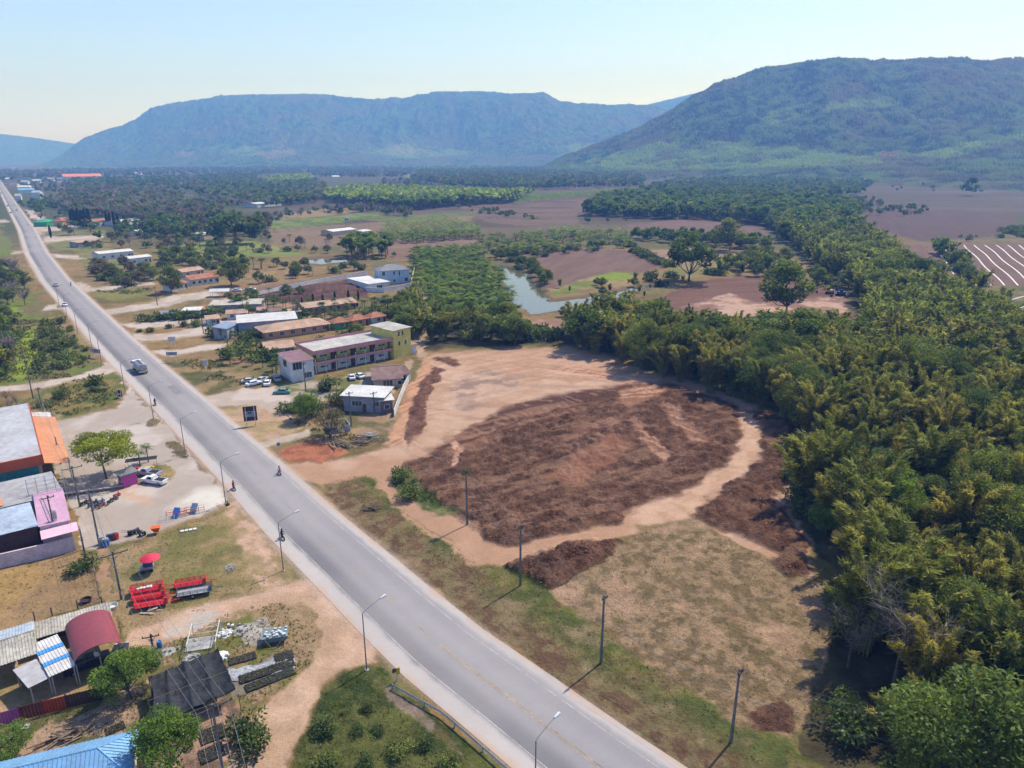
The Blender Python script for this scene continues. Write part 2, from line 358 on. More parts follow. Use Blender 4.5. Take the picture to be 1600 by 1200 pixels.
cover([(960,610),(1020,600),(1040,612),(1010,630),(980,640)], lambda S: mixc(np.broadcast_to(c3((.20,.10,.06)), COL[S].shape), c3((.36,.20,.125)), tracks(S, 15, 1.)), (.3,.2,0), None, 5)
cover([(880,685),(960,652),(1000,640),(980,655),(900,692)], two((.22,.12,.078),(.14,.066,.043), 3, .4, .6), (.4,.4,0), None, 5)
DR = [(1163,640),(1200,640),(1243,655),(1242,700),(1226,762),(1246,822),(1262,850),(1266,898),(1228,905),(1200,880),(1212,864),(1160,837),(1104,822),(1077,806),(1100,790),(1130,765),(1166,735),(1184,715),(1190,690),(1192,662)]
cover(DR, soilc(), (.6, 1.15, 0), 'soil_heaps', 5, zf=zsoil(.9))
cover([(1205,775),(1232,768),(1240,790),(1222,800)], (.33,.2,.14), (.3,.2,0), None, 4)
cover([(790,884),(812,871),(840,857),(880,845),(930,838),(977,844),(979,853),(940,875),(900,895),(852,922),(840,924),(815,908),(795,893)], soilc(lite=.15), (.85,1.5,0), 'soil_heaps', 2.5, zf=zsoil(1.25))
cover([(672,572),(690,578),(681,610),(668,660),(655,695),(630,708),(640,670),(650,630)], two((.12,.055,.038),(.17,.085,.058), 2), (.5,.8,0), 'soil_heaps', 2.5, zf=zsoil(.8))
cover([(684,561),(700,556),(724,570),(705,575)], soilc(lite=.2), (.5,.8,0), 'soil_heaps', 2, zf=zsoil(1.))
# stubble field
def stub(S):
    n = fbm(X[S], Y[S], 1.1, 3, 71.); m = fbm(X[S], Y[S], 7, 3, 15.)
    c = mixc(np.broadcast_to(c3((.26,.175,.098)), COL[S].shape), c3((.16,.11,.055)), ss(.4, .62, n))
    c = mixc(c, c3((.10,.095,.032)), ss(.52, .66, n*.5 + m*.5)*.32)
    return mixc(c, c3((.40,.25,.16)), ss(.6, .75, m)*.6)
cover([(965,856),(1000,828),(1100,823),(1190,872),(1222,905),(1268,905),(1330,925),(1300,1000),(1268,1100),(1235,1155),(1160,1135),(1100,1094),(1020,1042),(940,990),(870,942),(850,922),(900,896),(940,876)], stub, (.55,.6,0), 'dry_field', 4)
cover([(1010,835),(1030,812),(1100,812),(1110,825),(1050,835)], two((.2,.14,.07),(.3,.19,.12), 3), (.5,.4,0), None, 5)
cover([(1165,1112),(1212,1092),(1242,1108),(1230,1142),(1180,1142)], soilc(lite=.1), (.5,.8,0), 'soil_heaps', 3, zf=zsoil(.7))
# green hump inside the track fork
cover([(610,734),(628,736),(652,757),(690,790),(720,800),(690,806),(650,790),(618,762)], two((.14,.135,.05),(.055,.08,.02), 2.5), (.5,.6,0), 'ground', 4)
# verge between the road and the plot
VG = [(498,762),(530,748),(575,742),(597,764),(630,800),(690,842),(740,872),(800,890),(850,923),(870,944),(940,992),(1020,1044),(1100,1096),(1160,1138),(1235,1160),(1300,1210),(1340,1290),(1180,1290),(1080,1198),(1000,1150),(917,1100),(850,1055),(800,1015),(712,957),(650,897),(550,817)]
def verge(S):
    n = fbm(X[S], Y[S], 5, 4, 55.); m = fbm(X[S], Y[S], 1.2, 3, 13.)
    xc = np.interp(Y[S], RY, RXC); dd = (X[S] - xc)*.75
    t = ss(9, 17, dd + (n - .5)*10)
    c = mixc(np.broadcast_to(c3((.125,.072,.04)), COL[S].shape), c3((.17,.125,.06)), ss(.4, .6, m))
    gcol = mixc(np.broadcast_to(c3((.14,.15,.028)), COL[S].shape), c3((.06,.085,.018)), ss(.35, .6, n))
    c = mixc(c, gcol, t*ss(.28, .5, n)*.85)
    return mixc(c, c3((.28,.19,.11)), ss(.6, .78, n)*.6)
# road centre line (world), measured from the two kerb lines
RY  = np.array([15, 40, 57.2, 66, 75, 83, 92.3, 108, 127.4, 144.4, 170, 207, 234.6, 297, 360, 466, 614, 952, 1468, 2400, 4000.])
RXC = np.array([52, 26.5, 8.6, .2, -8.6, -15.4, -23.0, -35.9, -50.9, -64.6, -85.0, -115., -137., -185.5, -234.5, -312, -415, -657, -1026, -1690, -2850.])
RHW = 6.45
cover(VG, verge, (.5,.6,0), 'ground', 3)
cover([(585,745),(600,755),(622,790),(690,842),(760,868),(860,838),(985,820),(1000,828),(960,848),(870,858),(800,885),(740,880),(680,846),(610,790),(585,760)], SAND, (.25,.15,0), 'path', 4)
cover([(985,826),(1008,790),(1060,775),(1092,762),(1126,733),(1160,705),(1166,680),(1155,645),(1185,648),(1190,690),(1178,712),(1150,735),(1115,765),(1095,785),(1075,803),(1085,815),(1010,822)], two((.42,.27,.18),(.36,.22,.14), 3), (.25,.2,0), 'path', 3)
cover([(448,728),(480,724),(560,713),(606,698),(640,690),(700,660),(690,690),(640,712),(600,735),(585,752),(560,745),(520,756),(492,762)], SAND, (.2,.12,0), 'path', 5)
cover([(432,702),(460,694),(500,688),(535,690),(545,706),(500,724),(450,722)], two((.33,.125,.065),(.24,.09,.05), 2), (.4,.4,0), 'ground', 2.5)
cover([(405,688),(440,683),(500,664),(520,668),(502,678),(440,691),(415,697)], two((.40,.33,.27),(.33,.27,.21), 3), (.15,.05,0), 'yard', 2)
# ---- north-east side roads and lots
PALE = two((.42,.345,.29), (.34,.275,.22), 6, seed=9.)
for poly in ([(318,622),(345,614),(385,606),(430,605),(458,618),(470,640),(455,656),(425,640),(385,632),(345,634),(352,648)],
             [(205,528),(225,533),(262,531),(330,520),(348,510),(402,503),(398,495),(350,501),(310,511),(270,519),(235,523),(212,521)],
             [(190,505),(215,514),(260,510),(300,505),(345,500),(300,497),(250,501),(215,505)],
             [(236,550),(262,559),(300,552),(345,543),(357,536),(320,539),(280,547),(250,547)],
             [(160,482),(180,480),(235,473),(265,462),(324,455),(345,462),(330,466),(290,470),(270,477),(240,482),(190,489),(172,492)],
             [(118,450),(150,459),(190,451),(245,444),(245,440),(190,444),(150,449),(125,440)],
             [(70,397),(150,400),(200,404),(228,412),(180,421),(150,406),(88,404)],
             [(50,349),(80,354),(122,351),(122,357),(85,363),(60,367)],
             [(65,369),(100,370),(162,366),(162,372),(100,376),(72,381)],
             [(35,325),(60,333),(72,340),(58,350),(50,340)],
             [(-60,606),(0,604),(40,603),(100,589),(145,574),(167,566),(187,580),(150,589),(100,601),(60,609),(0,614),(-60,616)],
             [(-40,492),(25,489),(60,481),(88,474),(94,483),(60,487),(28,493),(-40,498)],
             [(-30,395),(30,392),(36,396),(-30,401)], [(-30,345),(12,343),(16,347),(-30,350)],
             [(480,545),(560,520),(640,500),(655,508),(600,530),(520,552)],
             [(560,640),(600,600),(640,560),(650,565),(615,610),(600,650)],
             [(640,500),(655,470),(650,425),(662,420),(667,440),(662,480),(672,560),(655,560)]):
    cover(poly, PALE if poly[0][0] < 470 else two((.36,.24,.16),(.28,.2,.13), 5), (.15, .08, 0), 'path', 2)
cover([(330,640),(385,632),(430,640),(480,663),(440,684),(400,690),(355,655)], two((.30,.215,.11),(.36,.24,.155), 7, .4, .6), (.4,.3,0), 'ground', 3)
cover([(455,640),(500,625),(600,640),(640,620),(610,690),(540,700),(500,690)], two((.26,.17,.10),(.12,.10,.04), 5), (.4,.3,0), 'ground', 3)
cover([(430,600),(530,590),(600,575),(610,590),(560,620),(470,630)], two((.30,.25,.19),(.12,.12,.04), 5), (.3,.1,0), 'yard', 3)
cover([(245,565),(330,560),(420,600),(380,606),(330,612),(310,612)], two((.24,.165,.08),(.09,.085,.03), 5), (.5,.4,0), 'ground', 3)
# ---- west forecourt and lawns
cover([(45,622),(100,598),(150,587),(186,588),(204,608),(190,626),(150,640),(110,650),(85,658),(60,672),(50,650)], two((.10,.115,.028),(.20,.15,.055), 6), (.5,.5,0), 'ground', 3)
cover([(45,640),(80,632),(95,655),(78,678),(58,690)], two((.30,.22,.11),(.22,.15,.07)), (.4,.3,0), 'ground', 3)
CONC = two((.41,.355,.31), (.32,.265,.22), 12, seed=2.)
LOT = [(193,586),(240,640),(300,705),(345,765),(362,788),(335,790),(290,812),(240,836),(160,852),(150,862),(126,860),(118,812),(95,745),(66,678),(85,658),(120,650),(190,636),(206,616),(199,601)]
cover(LOT, CONC, (.12, .03, 0), 'yard', 3)
cover([(165,765),(200,757),(240,765),(230,790),(190,780)], two((.42,.28,.2),(.44,.36,.3), 4), (.15,.05,0), None, 8)
cover([(250,800),(300,770),(345,760),(352,785),(300,805)], two((.50,.46,.40),(.42,.36,.31), 6), (.1,.02,0), None, 8)
for poly in ([(231,661),(241,653),(254,658),(252,665),(240,667),(232,665)], [(264,690),(279,688),(294,700),(301,712),(298,720),(284,717),(270,704)]):
    cover(poly, two((.11,.085,.045),(.17,.13,.06), 1.5), (.5,.6,0), 'ground', 2)
cover([(205,742),(240,728),(262,730),(277,738),(270,752),(250,750),(220,757)], two((.27,.20,.09),(.13,.12,.04), 3), (.5,.4,0), 'ground', 4)
cover([(340,785),(365,782),(388,812),(400,850),(380,860)], two((.24,.17,.08),(.4,.26,.18), 4), (.4,.3,0), 'ground', 4)
LAWN = [(178,857),(240,840),(300,814),(350,792),(372,800),(412,835),(445,880),(455,905),(400,925),(340,930),(320,955),(260,962),(195,992),(180,905)]
cover(LAWN, two((.155,.135,.045),(.27,.19,.095), 8, .38, .62, 5.), (.4,.4,0), 'ground', 4)
cover([(345,800),(362,792),(400,830),(430,880),(440,915),(410,920),(370,850)], two((.40,.26,.18),(.27,.19,.1), 3), (.3,.2,0), None, 6)
cover([(-80,895),(0,888),(122,862),(146,880),(163,940),(122,947),(45,975),(0,985),(-80,1000)], two((.27,.175,.085),(.22,.14,.07), 9), (.35,.3,0), 'ground', 3)
cover([(-80,895),(0,888),(60,876),(90,900),(0,960),(-80,990)], two((.3,.19,.06),(.27,.175,.085), 9), (.35,.3,0), None, 12, .6)
cover([(-80,1000),(0,985),(50,972),(170,960),(200,1010),(190,1060),(100,1100),(0,1145),(-80,1180)], two((.25,.18,.075),(.34,.22,.13), 5), (.4,.3,0), 'ground', 3)
cover([(150,860),(170,858),(186,950),(190,1010),(178,1000),(165,930)], two((.31,.18,.11),(.22,.15,.07), 2), (.3,.2,0), 'path', 2)
TRK = [(190,1012),(208,985),(270,958),(335,940),(400,926),(455,906),(500,905),(548,975),(606,1030),(590,1038),(545,1042),(512,1072),(480,1120),(455,1200),(440,1290),(330,1290),(350,1200),(395,1120),(440,1082),(488,1042),(500,985),(470,948),(420,942),(350,962),(300,992),(235,1012)]
cover(TRK, two((.44,.29,.20),(.36,.235,.15), 5), (.3,.25,0), 'path', 5)
cover([(265,965),(330,945),(345,955),(300,985),(262,992)], two((.36,.31,.26),(.42,.3,.22), 3), (.25,.1,0), None, 5)
ISL = [(235,1012),(300,990),(350,962),(420,940),(470,948),(497,978),(492,1030),(440,1075),(390,1100),(370,1090),(345,1020),(250,1040)]
cover(ISL, two((.14,.135,.035),(.27,.185,.10), 5, .42, .6), (.5,.5,0), 'ground', 4)
cover([(365,985),(410,965),(430,985),(400,1005),(370,1005)], two((.40,.36,.32),(.3,.26,.2), 1.2), (.5,.6,0), 'ground', 4)
cover([(350,1060),(440,1020),(460,1030),(440,1050),(370,1085)], two((.27,.25,.24),(.17,.14,.11), 2), (.3,.2,0), 'ground', 3)
cover([(-60,1165),(0,1145),(100,1105),(200,1070),(235,1060),(235,1150),(215,1200),(150,1290),(-60,1290)], two((.11,.105,.04),(.34,.225,.15), 3.5, .42, .58), (.5,.5,0), 'ground', 3)
cover([(230,1140),(350,1090),(372,1090),(385,1130),(340,1200),(320,1290),(200,1290)], two((.32,.2,.14),(.14,.09,.06), 3), (.5,.4,0), 'ground', 3)
BR = [(455,1230),(480,1140),(512,1080),(548,1048),(583,1038),(612,1042),(640,1080),(700,1135),(760,1192),(800,1290),(440,1290)]
cover(BR, two((.045,.065,.016),(.11,.115,.03), 3, .35, .65), (.6,.9,0), 'ground', 5)
cover([(600,1060),(620,1068),(700,1150),(720,1190),(660,1140),(620,1090)], two((.2,.15,.11),(.1,.085,.03), 2), (.5,.5,0), None, 5)
# roadside strips of dry brown
cover([(0,350),(30,420),(85,500),(150,560),(160,572),(110,590),(0,604),(-60,604),(-60,330)], two((.12,.15,.03),(.15,.12,.05), 10), (.5,.5,0), 'ground', 2)
cover([(28,540),(55,510),(60,560),(40,590),(20,590)], (.20,.25,.02), (.4,.3,0), None, 8)
cover([(5,470),(35,480),(30,488),(0,488)], (.16,.21,.02), (.4,.3,0), None, 4)
cover([(135,455),(175,470),(230,462),(240,450),(190,452)], two((.15,.155,.04),(.2,.16,.06), 6), (.5,.4,0), 'ground', 3)
for poly in ([(112,380),(150,382),(235,398),(250,440),(160,430),(130,415)], [(60,345),(160,345),(150,352)], [(62,362),(170,359),(165,366),(80,368)], [(75,378),(170,375),(170,392),(90,390)]):
    cover(poly, two((.13,.14,.04),(.2,.15,.07), 9), (.5,.3,0), 'ground', 2)
# ponds
POND = [(775,407),(800,411),(826,420),(836,436),(858,452),(862,466),(900,463),(945,454),(1030,438),(1046,446),(1000,456),(948,472),(905,482),(860,490),(826,494),(803,475),(790,447),(776,425)]
POND2 = [(468,404),(500,399),(520,401),(560,401),(588,407),(545,411),(500,416),(473,412)]
for poly in (POND, POND2):
    cover(poly, (.12,.085,.05), (.2,.1,0), 'pond_bed', 2, zf=lambda S: np.full(X[S].shape, -1.4))
# fine relief of unbuilt ground
rel = (n_mid - .5)*.35 + (n_sm - .5)*.12
Z += np.where(LAB == 0, rel*ss(45, 60, Y)*(1 - ss(300, 500, Y)), 0)
Z += np.where(LAB == 4, (n_sm - .5)*.22, 0)
# keep the ground below the road sheet
dr = np.abs(X - np.interp(Y, RY, RXC))*.78
cl = ss(RHW + .3, RHW + 2.5, dr)
Z = np.where(dr < RHW + 2.5, np.minimum(Z*cl, 0) - .012, Z)
COL = COL*.93
COLR = c3((.36,.27,.21)); edge = (1 - ss(RHW - .2, RHW + .5 + 1.5*n_mid, dr))[..., None]*.8
COL = COL*(1 - edge) + COLR*edge
Z = Z.astype(np.float32)
V = np.stack([X, Y, Z], -1).reshape(-1, 3)
nr, nc = X.shape
idx = np.arange(nr*nc).reshape(nr, nc)
Q = np.stack([idx[:-1, :-1], idx[:-1, 1:], idx[1:, 1:], idx[1:, :-1]], -1)
LF = LAB[:-1, :-1]
colf = COL.reshape(-1, 3); texf = TEX.reshape(-1, 3)
for li, nm in enumerate(LABN):
    q = Q[LF == li]
    if len(q) == 0: continue
    used, inv = np.unique(q.ravel(), return_inverse=True)
    me = mesh_np(nm, V[used], inv.reshape(-1, 4), smooth=True)
    attr(me, 'Col', colf[used]); attr(me, 'Tex', texf[used])
    link(nm, me, TM, kind='structure')
def zg(x, y):
    """ground height at a point (nearest grid vertex)"""
    i = int(np.clip(np.searchsorted(YR, y), 0, nr-1)); j = int(np.clip(round((x/max(y, 1) + 1.22)/2.44*(NU-1)), 0, NU-1))
    return float(Z[i, j])
# ---- road
def road_frames(y0, y1, n):
    ys = y0*(y1/y0)**np.linspace(0, 1, n); xs = np.interp(ys, RY, RXC)
    for _ in range(6):
        xs[1:-1] = (xs[:-2] + xs[1:-1]*2 + xs[2:])/4
    tx = np.gradient(xs); ty = np.gradient(ys); l = np.hypot(tx, ty)
    return xs, ys, tx/l, ty/l
def road_strip(name, off0, off1, ncs, z, matr, n=900, y0=24, y1=3600, colf=None, dash=None, kind='structure'):
    xs, ys, tx, ty = road_frames(y0, y1, n)
    o = np.linspace(off0, off1, ncs)
    PXX = xs[:, None] + ty[:, None]*o[None]; PYY = ys[:, None] - tx[:, None]*o[None]
    V = np.stack([PXX, PYY, np.full_like(PXX, z)], -1).reshape(-1, 3)
    id_ = np.arange(n*ncs).reshape(n, ncs)
    q = np.stack([id_[:-1, :-1], id_[:-1, 1:], id_[1:, 1:], id_[1:, :-1]], -1)
    if dash is not None:
        s = np.concatenate([[0], np.cumsum(np.hypot(np.diff(xs), np.diff(ys)))])
        q = q[(s[:-1] % dash[1]) < dash[0]]
    me = mesh_np(name, V, q.reshape(-1, 4))
    if colf is not None:
        c, t = colf(PXX, PYY, np.broadcast_to(o, PXX.shape)); attr(me, 'Col', c.reshape(-1, 3)); attr(me, 'Tex', t.reshape(-1, 3))
    return link(name, me, matr, kind=kind)
def roadcol(x, y, o):
    n = fbm(x, y, 2.5, 4, 3.)
    # wear runs along the lanes
    wear = .5 + .5*np.cos((o + 1.75)/1.75*math.pi)
    lane = ss(5.1, 4.1, np.abs(o - .5) + (n - .5)*.8)
    c = mixc(np.broadcast_to(c3((.37,.335,.31)), x.shape + (3,)), c3((.232,.217,.220)), lane)
    c = c*(1 + (wear[..., None] - .5)*.10*lane[..., None])
    c = mixc(c, c3((.125,.12,.127)), ss(.3, .9, lane)*ss(-.4, -2.6, o)*ss(-4.9, -3.6, o)*.8)
    c = mixc(c, c3((.30,.275,.26)), ss(.5, .75, fbm(x, y, 30, 3, 8.))*.35)
    c = mixc(c, c3((.38,.27,.20)), ss(5.5, 6.6, np.abs(o) + (n - .5)*1.6)*.85)
    t = np.zeros(x.shape + (3,), np.float32); t[..., 0] = .07; t[..., 1] = .02
    return c, t
def ss(a, b, x):
    t = np.clip((x - a)/(b - a), 0, 1); return t*t*(3 - 2*t)
road_strip('road', -RHW, RHW, 40, .02, TM, colf=roadcol, n=1400)
m_line = mat('worn_white_paint', (.42,.40,.38), .8, amt=.35, scale=.5)
m_yel = mat('worn_yellow_paint', (.42,.31,.16), .8, amt=.5, scale=.4)
road_strip('centre_line', .02, .12, 2, .026, m_yel, y0=24, y1=76, n=300)
road_strip('centre_line', .30, .40, 2, .026, m_yel, y0=24, y1=76, n=300)
road_strip('centre_line', .10, .22, 2, .026, m_yel, y0=78, y1=700, n=1500, dash=(3, 9))
m_pat = mat('asphalt_repair', (.195,.185,.188), .9, amt=.2, scale=.8)
for o0, o1, ya, yb in ((1.0, 3.0, 176, 183),):
    road_strip('road_patch', o0, o1, 6, .0235, m_pat, y0=ya, y1=yb, n=30)
road_strip('edge_line', 4.35, 4.45, 2, .026, m_line, y0=24, y1=900, n=600)
road_strip('edge_line', -3.85, -3.75, 2, .026, m_line, y0=24, y1=900, n=600)
# ---- water
def water_mat():
    m, t, b = base_mat('pond_water'); N, L = t.nodes.new, t.links.new
    b.inputs['Base Color'].default_value = (.10, .09, .05, 1); b.inputs['Roughness'].default_value = .04
    b.inputs['Specular IOR Level'].default_value = .6
    tc = N('ShaderNodeTexCoord'); n = N('ShaderNodeTexNoise'); n.inputs['Scale'].default_value = 1.3; n.inputs['Detail'].default_value = 4
    L(tc.outputs['Object'], n.inputs['Vector']); bp = N('ShaderNodeBump'); bp.inputs['Distance'].default_value = .02; bp.inputs['Strength'].default_value = .5
    L(n.outputs[0], bp.inputs['Height']); L(bp.outputs[0], b.inputs['Normal'])
    return m
WM = water_mat()
for poly in (POND, POND2):
    P = [W(*p) for p in poly]; cx = sum(p.x for p in P)/len(P); cyy = sum(p.y for p in P)/len(P)
    x0, x1 = min(p.x for p in P) - 10, max(p.x for p in P) + 10; y0, y1 = min(p.y for p in P) - 10, max(p.y for p in P) + 10
    n = 60; gx, gy = np.meshgrid(np.linspace(x0, x1, n), np.linspace(y0, y1, n))
    vz = np.stack([gx, gy, np.full_like(gx, -.45)], -1).reshape(-1, 3); id_ = np.arange(n*n).reshape(n, n)
    q = np.stack([id_[:-1, :-1], id_[:-1, 1:], id_[1:, 1:], id_[1:, :-1]], -1).reshape(-1, 4)
    link('water', mesh_np('water', vz, q), WM, kind='structure')

# ---------------------------------------------------------------- hills
def hill(name, ridge, foot_y, ridge_y, back, x_cols, depth_rows, colfn, bump=6., seed=0., gully=.16):
    """a range whose skyline is sampled as heights at its own distance; spurs and gullies run down its face"""
    u0, u1 = x_cols; px = np.linspace(u0, u1, 900)
    rp = np.array(ridge, float)
    def hz_(pxv, pyv, y):
        b = 600 - pyv; dy = F*cp + b*sp; dz = -F*sp + b*cp
        return (pxv - 800)/dy*y, H + dz/dy*y
    ry = np.interp(px, rp[:, 0], rp[:, 1]); fy = foot_y(px); yy = ridge_y(px)
    xr, zr = hz_(px, ry, yy)
    ur = xr/yy
    t = np.concatenate([np.linspace(0, 1, depth_rows), 1 + (np.linspace(0, 1, 12)[1:])])
    T = t[:, None]*np.ones_like(px)[None]
    yb = yy + back
    Yh = np.where(T <= 1, fy + (yy - fy)*T, yy + (yb - yy)*(T - 1)); Xh = ur[None]*Yh
    sp_n = fbm(Xh*1., Yh*.35, 420, 4, seed + 2.)
    prof = np.where(T <= 1, .42*T + .58*ss(.25, 1.02, T + (sp_n - .5)*.35), 1 - .75*(T - 1))
    Zh = zr[None]*prof
    gl = np.abs(fbm(Xh, Yh*.4, 260, 4, seed) - .5)*2
    Zh = Zh*(1 - gully*(1 - gl)**2*np.clip(4*T*(1 - np.minimum(T, 1)), 0, 1)*1.6)
    can = fbm(Xh, Yh, 30, 3, seed + 5.); can2 = np.random.RandomState(int(seed) + 1).rand(*Xh.shape)
    Zh = Zh + bump*((can - .45)*1.3 + (can2 - .5)*.8)*np.clip(T*6, 0, 1)
    pxx, pyy = proj(Xh, Yh, Zh)
    col = colfn(Xh, Yh, Zh, T, pxx, pyy, can)
    nr_, nc_ = Xh.shape; id_ = np.arange(nr_*nc_).reshape(nr_, nc_)
    q = np.stack([id_[:-1, :-1], id_[:-1, 1:], id_[1:, 1:], id_[1:, :-1]], -1).reshape(-1, 4)
    me = mesh_np(name, np.stack([Xh, Yh, Zh], -1).reshape(-1, 3), q, smooth=False)
    tx = np.zeros(Xh.shape + (3,), np.float32); tx[..., 0] = .0
    attr(me, 'Col', col.reshape(-1, 3)); attr(me, 'Tex', tx.reshape(-1, 3))
    link(name, me, TM, kind='structure')
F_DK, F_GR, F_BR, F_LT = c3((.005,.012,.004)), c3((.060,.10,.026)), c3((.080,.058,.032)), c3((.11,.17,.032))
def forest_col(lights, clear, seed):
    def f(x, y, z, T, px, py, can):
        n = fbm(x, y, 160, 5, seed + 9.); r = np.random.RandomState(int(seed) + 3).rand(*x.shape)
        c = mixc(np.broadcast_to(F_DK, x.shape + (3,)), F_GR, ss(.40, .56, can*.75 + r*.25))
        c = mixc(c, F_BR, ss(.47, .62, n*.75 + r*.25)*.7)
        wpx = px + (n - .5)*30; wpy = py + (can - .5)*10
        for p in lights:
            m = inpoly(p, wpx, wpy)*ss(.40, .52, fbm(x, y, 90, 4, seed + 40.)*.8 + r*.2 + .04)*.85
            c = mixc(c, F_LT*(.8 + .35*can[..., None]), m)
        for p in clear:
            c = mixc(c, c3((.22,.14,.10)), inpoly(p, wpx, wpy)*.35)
        return c
    return f
LG = [[(880,262),(960,238),(1080,216),(1200,224),(1300,238),(1375,243),(1385,256),(1200,262),(1000,266)],
      [(1180,184),(1240,165),(1400,152),(1410,163),(1280,175),(1200,196)],
      [(1410,243),(1500,225),(1600,198),(1700,180),(1700,205),(1600,216),(1480,247)]]
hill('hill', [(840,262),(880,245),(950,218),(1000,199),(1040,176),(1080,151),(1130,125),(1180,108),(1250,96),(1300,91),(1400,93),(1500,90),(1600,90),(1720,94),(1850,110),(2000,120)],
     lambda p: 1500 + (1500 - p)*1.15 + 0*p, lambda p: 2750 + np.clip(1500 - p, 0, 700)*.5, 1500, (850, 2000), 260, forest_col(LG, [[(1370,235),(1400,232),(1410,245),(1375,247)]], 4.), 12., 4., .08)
hill('hill', [(60,262),(100,240),(130,216),(180,197),(210,187),(235,168),(270,160),(320,155),(345,149),(400,148),(500,147),(560,152),(580,153),(620,148),(690,143),(760,143),(800,147),(850,144),(875,159),(920,162),(980,162),(1030,165),(1100,180),(1200,215)],
     lambda p: 4300 + 0*p + 300*np.sin(p/90), lambda p: 6200 + 0*p, 2500, (60, 1200), 200,
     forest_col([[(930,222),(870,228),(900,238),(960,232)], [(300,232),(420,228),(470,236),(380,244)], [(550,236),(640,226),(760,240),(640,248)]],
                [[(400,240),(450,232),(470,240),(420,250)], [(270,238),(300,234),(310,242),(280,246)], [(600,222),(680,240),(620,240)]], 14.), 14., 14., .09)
hill('hill', [(-300,215),(-100,205),(0,209),(60,216),(115,224),(200,236),(300,256)], lambda p: 6800 + 0*p, lambda p: 8300 + 0*p, 1000, (-320, 300), 60, forest_col([], [], 24.), 8., 24., .2)
hill('hill', [(950,182),(1020,161),(1060,152),(1100,142),(1160,132),(1250,140),(1400,170)], lambda p: 7600 + 0*p, lambda p: 8600 + 0*p, 900, (950, 1400), 50, forest_col([], [], 34.), 8., 34., .2)

# ---------------------------------------------------------------- haze: one box of even, thin air round everything
def haze():
    x0, x1, y0, y1, z0, z1 = -11500, 11500, -400, 9900, -3, 1000
    V = [(x, y, z) for x in (x0, x1) for y in (y0, y1) for z in (z0, z1)]
    Fq = [(0, 1, 3, 2), (4, 6, 7, 5), (0, 4, 5, 1), (2, 3, 7, 6), (0, 2, 6, 4), (1, 5, 7, 3)]
    me = bpy.data.meshes.new('haze'); me.from_pydata(V, [], Fq)
    m = bpy.data.materials.new('haze_air'); m.use_nodes = True; t = m.node_tree
    t.nodes.clear(); o = t.nodes.new('ShaderNodeOutputMaterial'); v = t.nodes.new('ShaderNodeVolumePrincipled')
    v.inputs['Color'].default_value = (.15, .38, 1.0, 1); v.inputs['Absorption Color'].default_value = (.85, .85, .85, 1)
    v.inputs['Density'].default_value = 0.00024
    v.inputs['Anisotropy'].default_value = 0.0
    t.links.new(v.outputs[0], o.inputs['Volume'])
    link('haze', me, m, kind='stuff')
haze()
# ---------------------------------------------------------------- plants
def leaf_mat(name, dark, light, trans=.35, var=.25):
    m = bpy.data.materials.new(name); m.use_nodes = True; t = m.node_tree; t.nodes.clear(); N, L = t.nodes.new, t.links.new
    a = N('ShaderNodeAttribute'); a.attribute_name = 'Leaf'
    oi = N('ShaderNodeObjectInfo')
    sp_ = N('ShaderNodeSeparateColor'); L(a.outputs['Color'], sp_.inputs[0])
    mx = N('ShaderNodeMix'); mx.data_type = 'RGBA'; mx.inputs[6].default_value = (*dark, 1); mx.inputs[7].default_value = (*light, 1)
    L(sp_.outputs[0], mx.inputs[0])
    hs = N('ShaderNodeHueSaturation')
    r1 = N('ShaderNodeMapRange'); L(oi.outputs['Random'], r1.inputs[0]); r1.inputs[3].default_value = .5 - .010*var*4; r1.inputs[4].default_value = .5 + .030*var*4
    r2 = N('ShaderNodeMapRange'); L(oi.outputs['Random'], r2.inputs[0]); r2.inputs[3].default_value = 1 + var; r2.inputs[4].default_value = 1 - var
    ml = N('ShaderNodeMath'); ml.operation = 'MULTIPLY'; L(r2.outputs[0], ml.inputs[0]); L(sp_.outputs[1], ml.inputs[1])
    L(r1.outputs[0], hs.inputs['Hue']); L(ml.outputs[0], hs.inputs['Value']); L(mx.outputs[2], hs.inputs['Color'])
    d = N('ShaderNodeBsdfDiffuse'); tr = N('ShaderNodeBsdfTranslucent'); ms = N('ShaderNodeMixShader'); ms.inputs[0].default_value = trans
    g = N('ShaderNodeBsdfGlossy'); g.inputs['Roughness'].default_value = .5; m2 = N('ShaderNodeMixShader'); m2.inputs[0].default_value = .015
    L(hs.outputs[0], d.inputs[0]); L(hs.outputs[0], tr.inputs[0]); L(d.outputs[0], ms.inputs[1]); L(tr.outputs[0], ms.inputs[2])
    L(ms.outputs[0], m2.inputs[1]); L(g.outputs[0], m2.inputs[2])
    o = N('ShaderNodeOutputMaterial'); L(m2.outputs[0], o.inputs[0]); return m
BARK = mat('bark', (.13,.10,.075), .95, amt=.4, scale=2, bump=.02)
BAMB = mat('bamboo_stem', (.20,.19,.07), .6, amt=.4, scale=1)
def unit(v): return v/np.maximum(np.linalg.norm(v, axis=-1, keepdims=True), 1e-6)
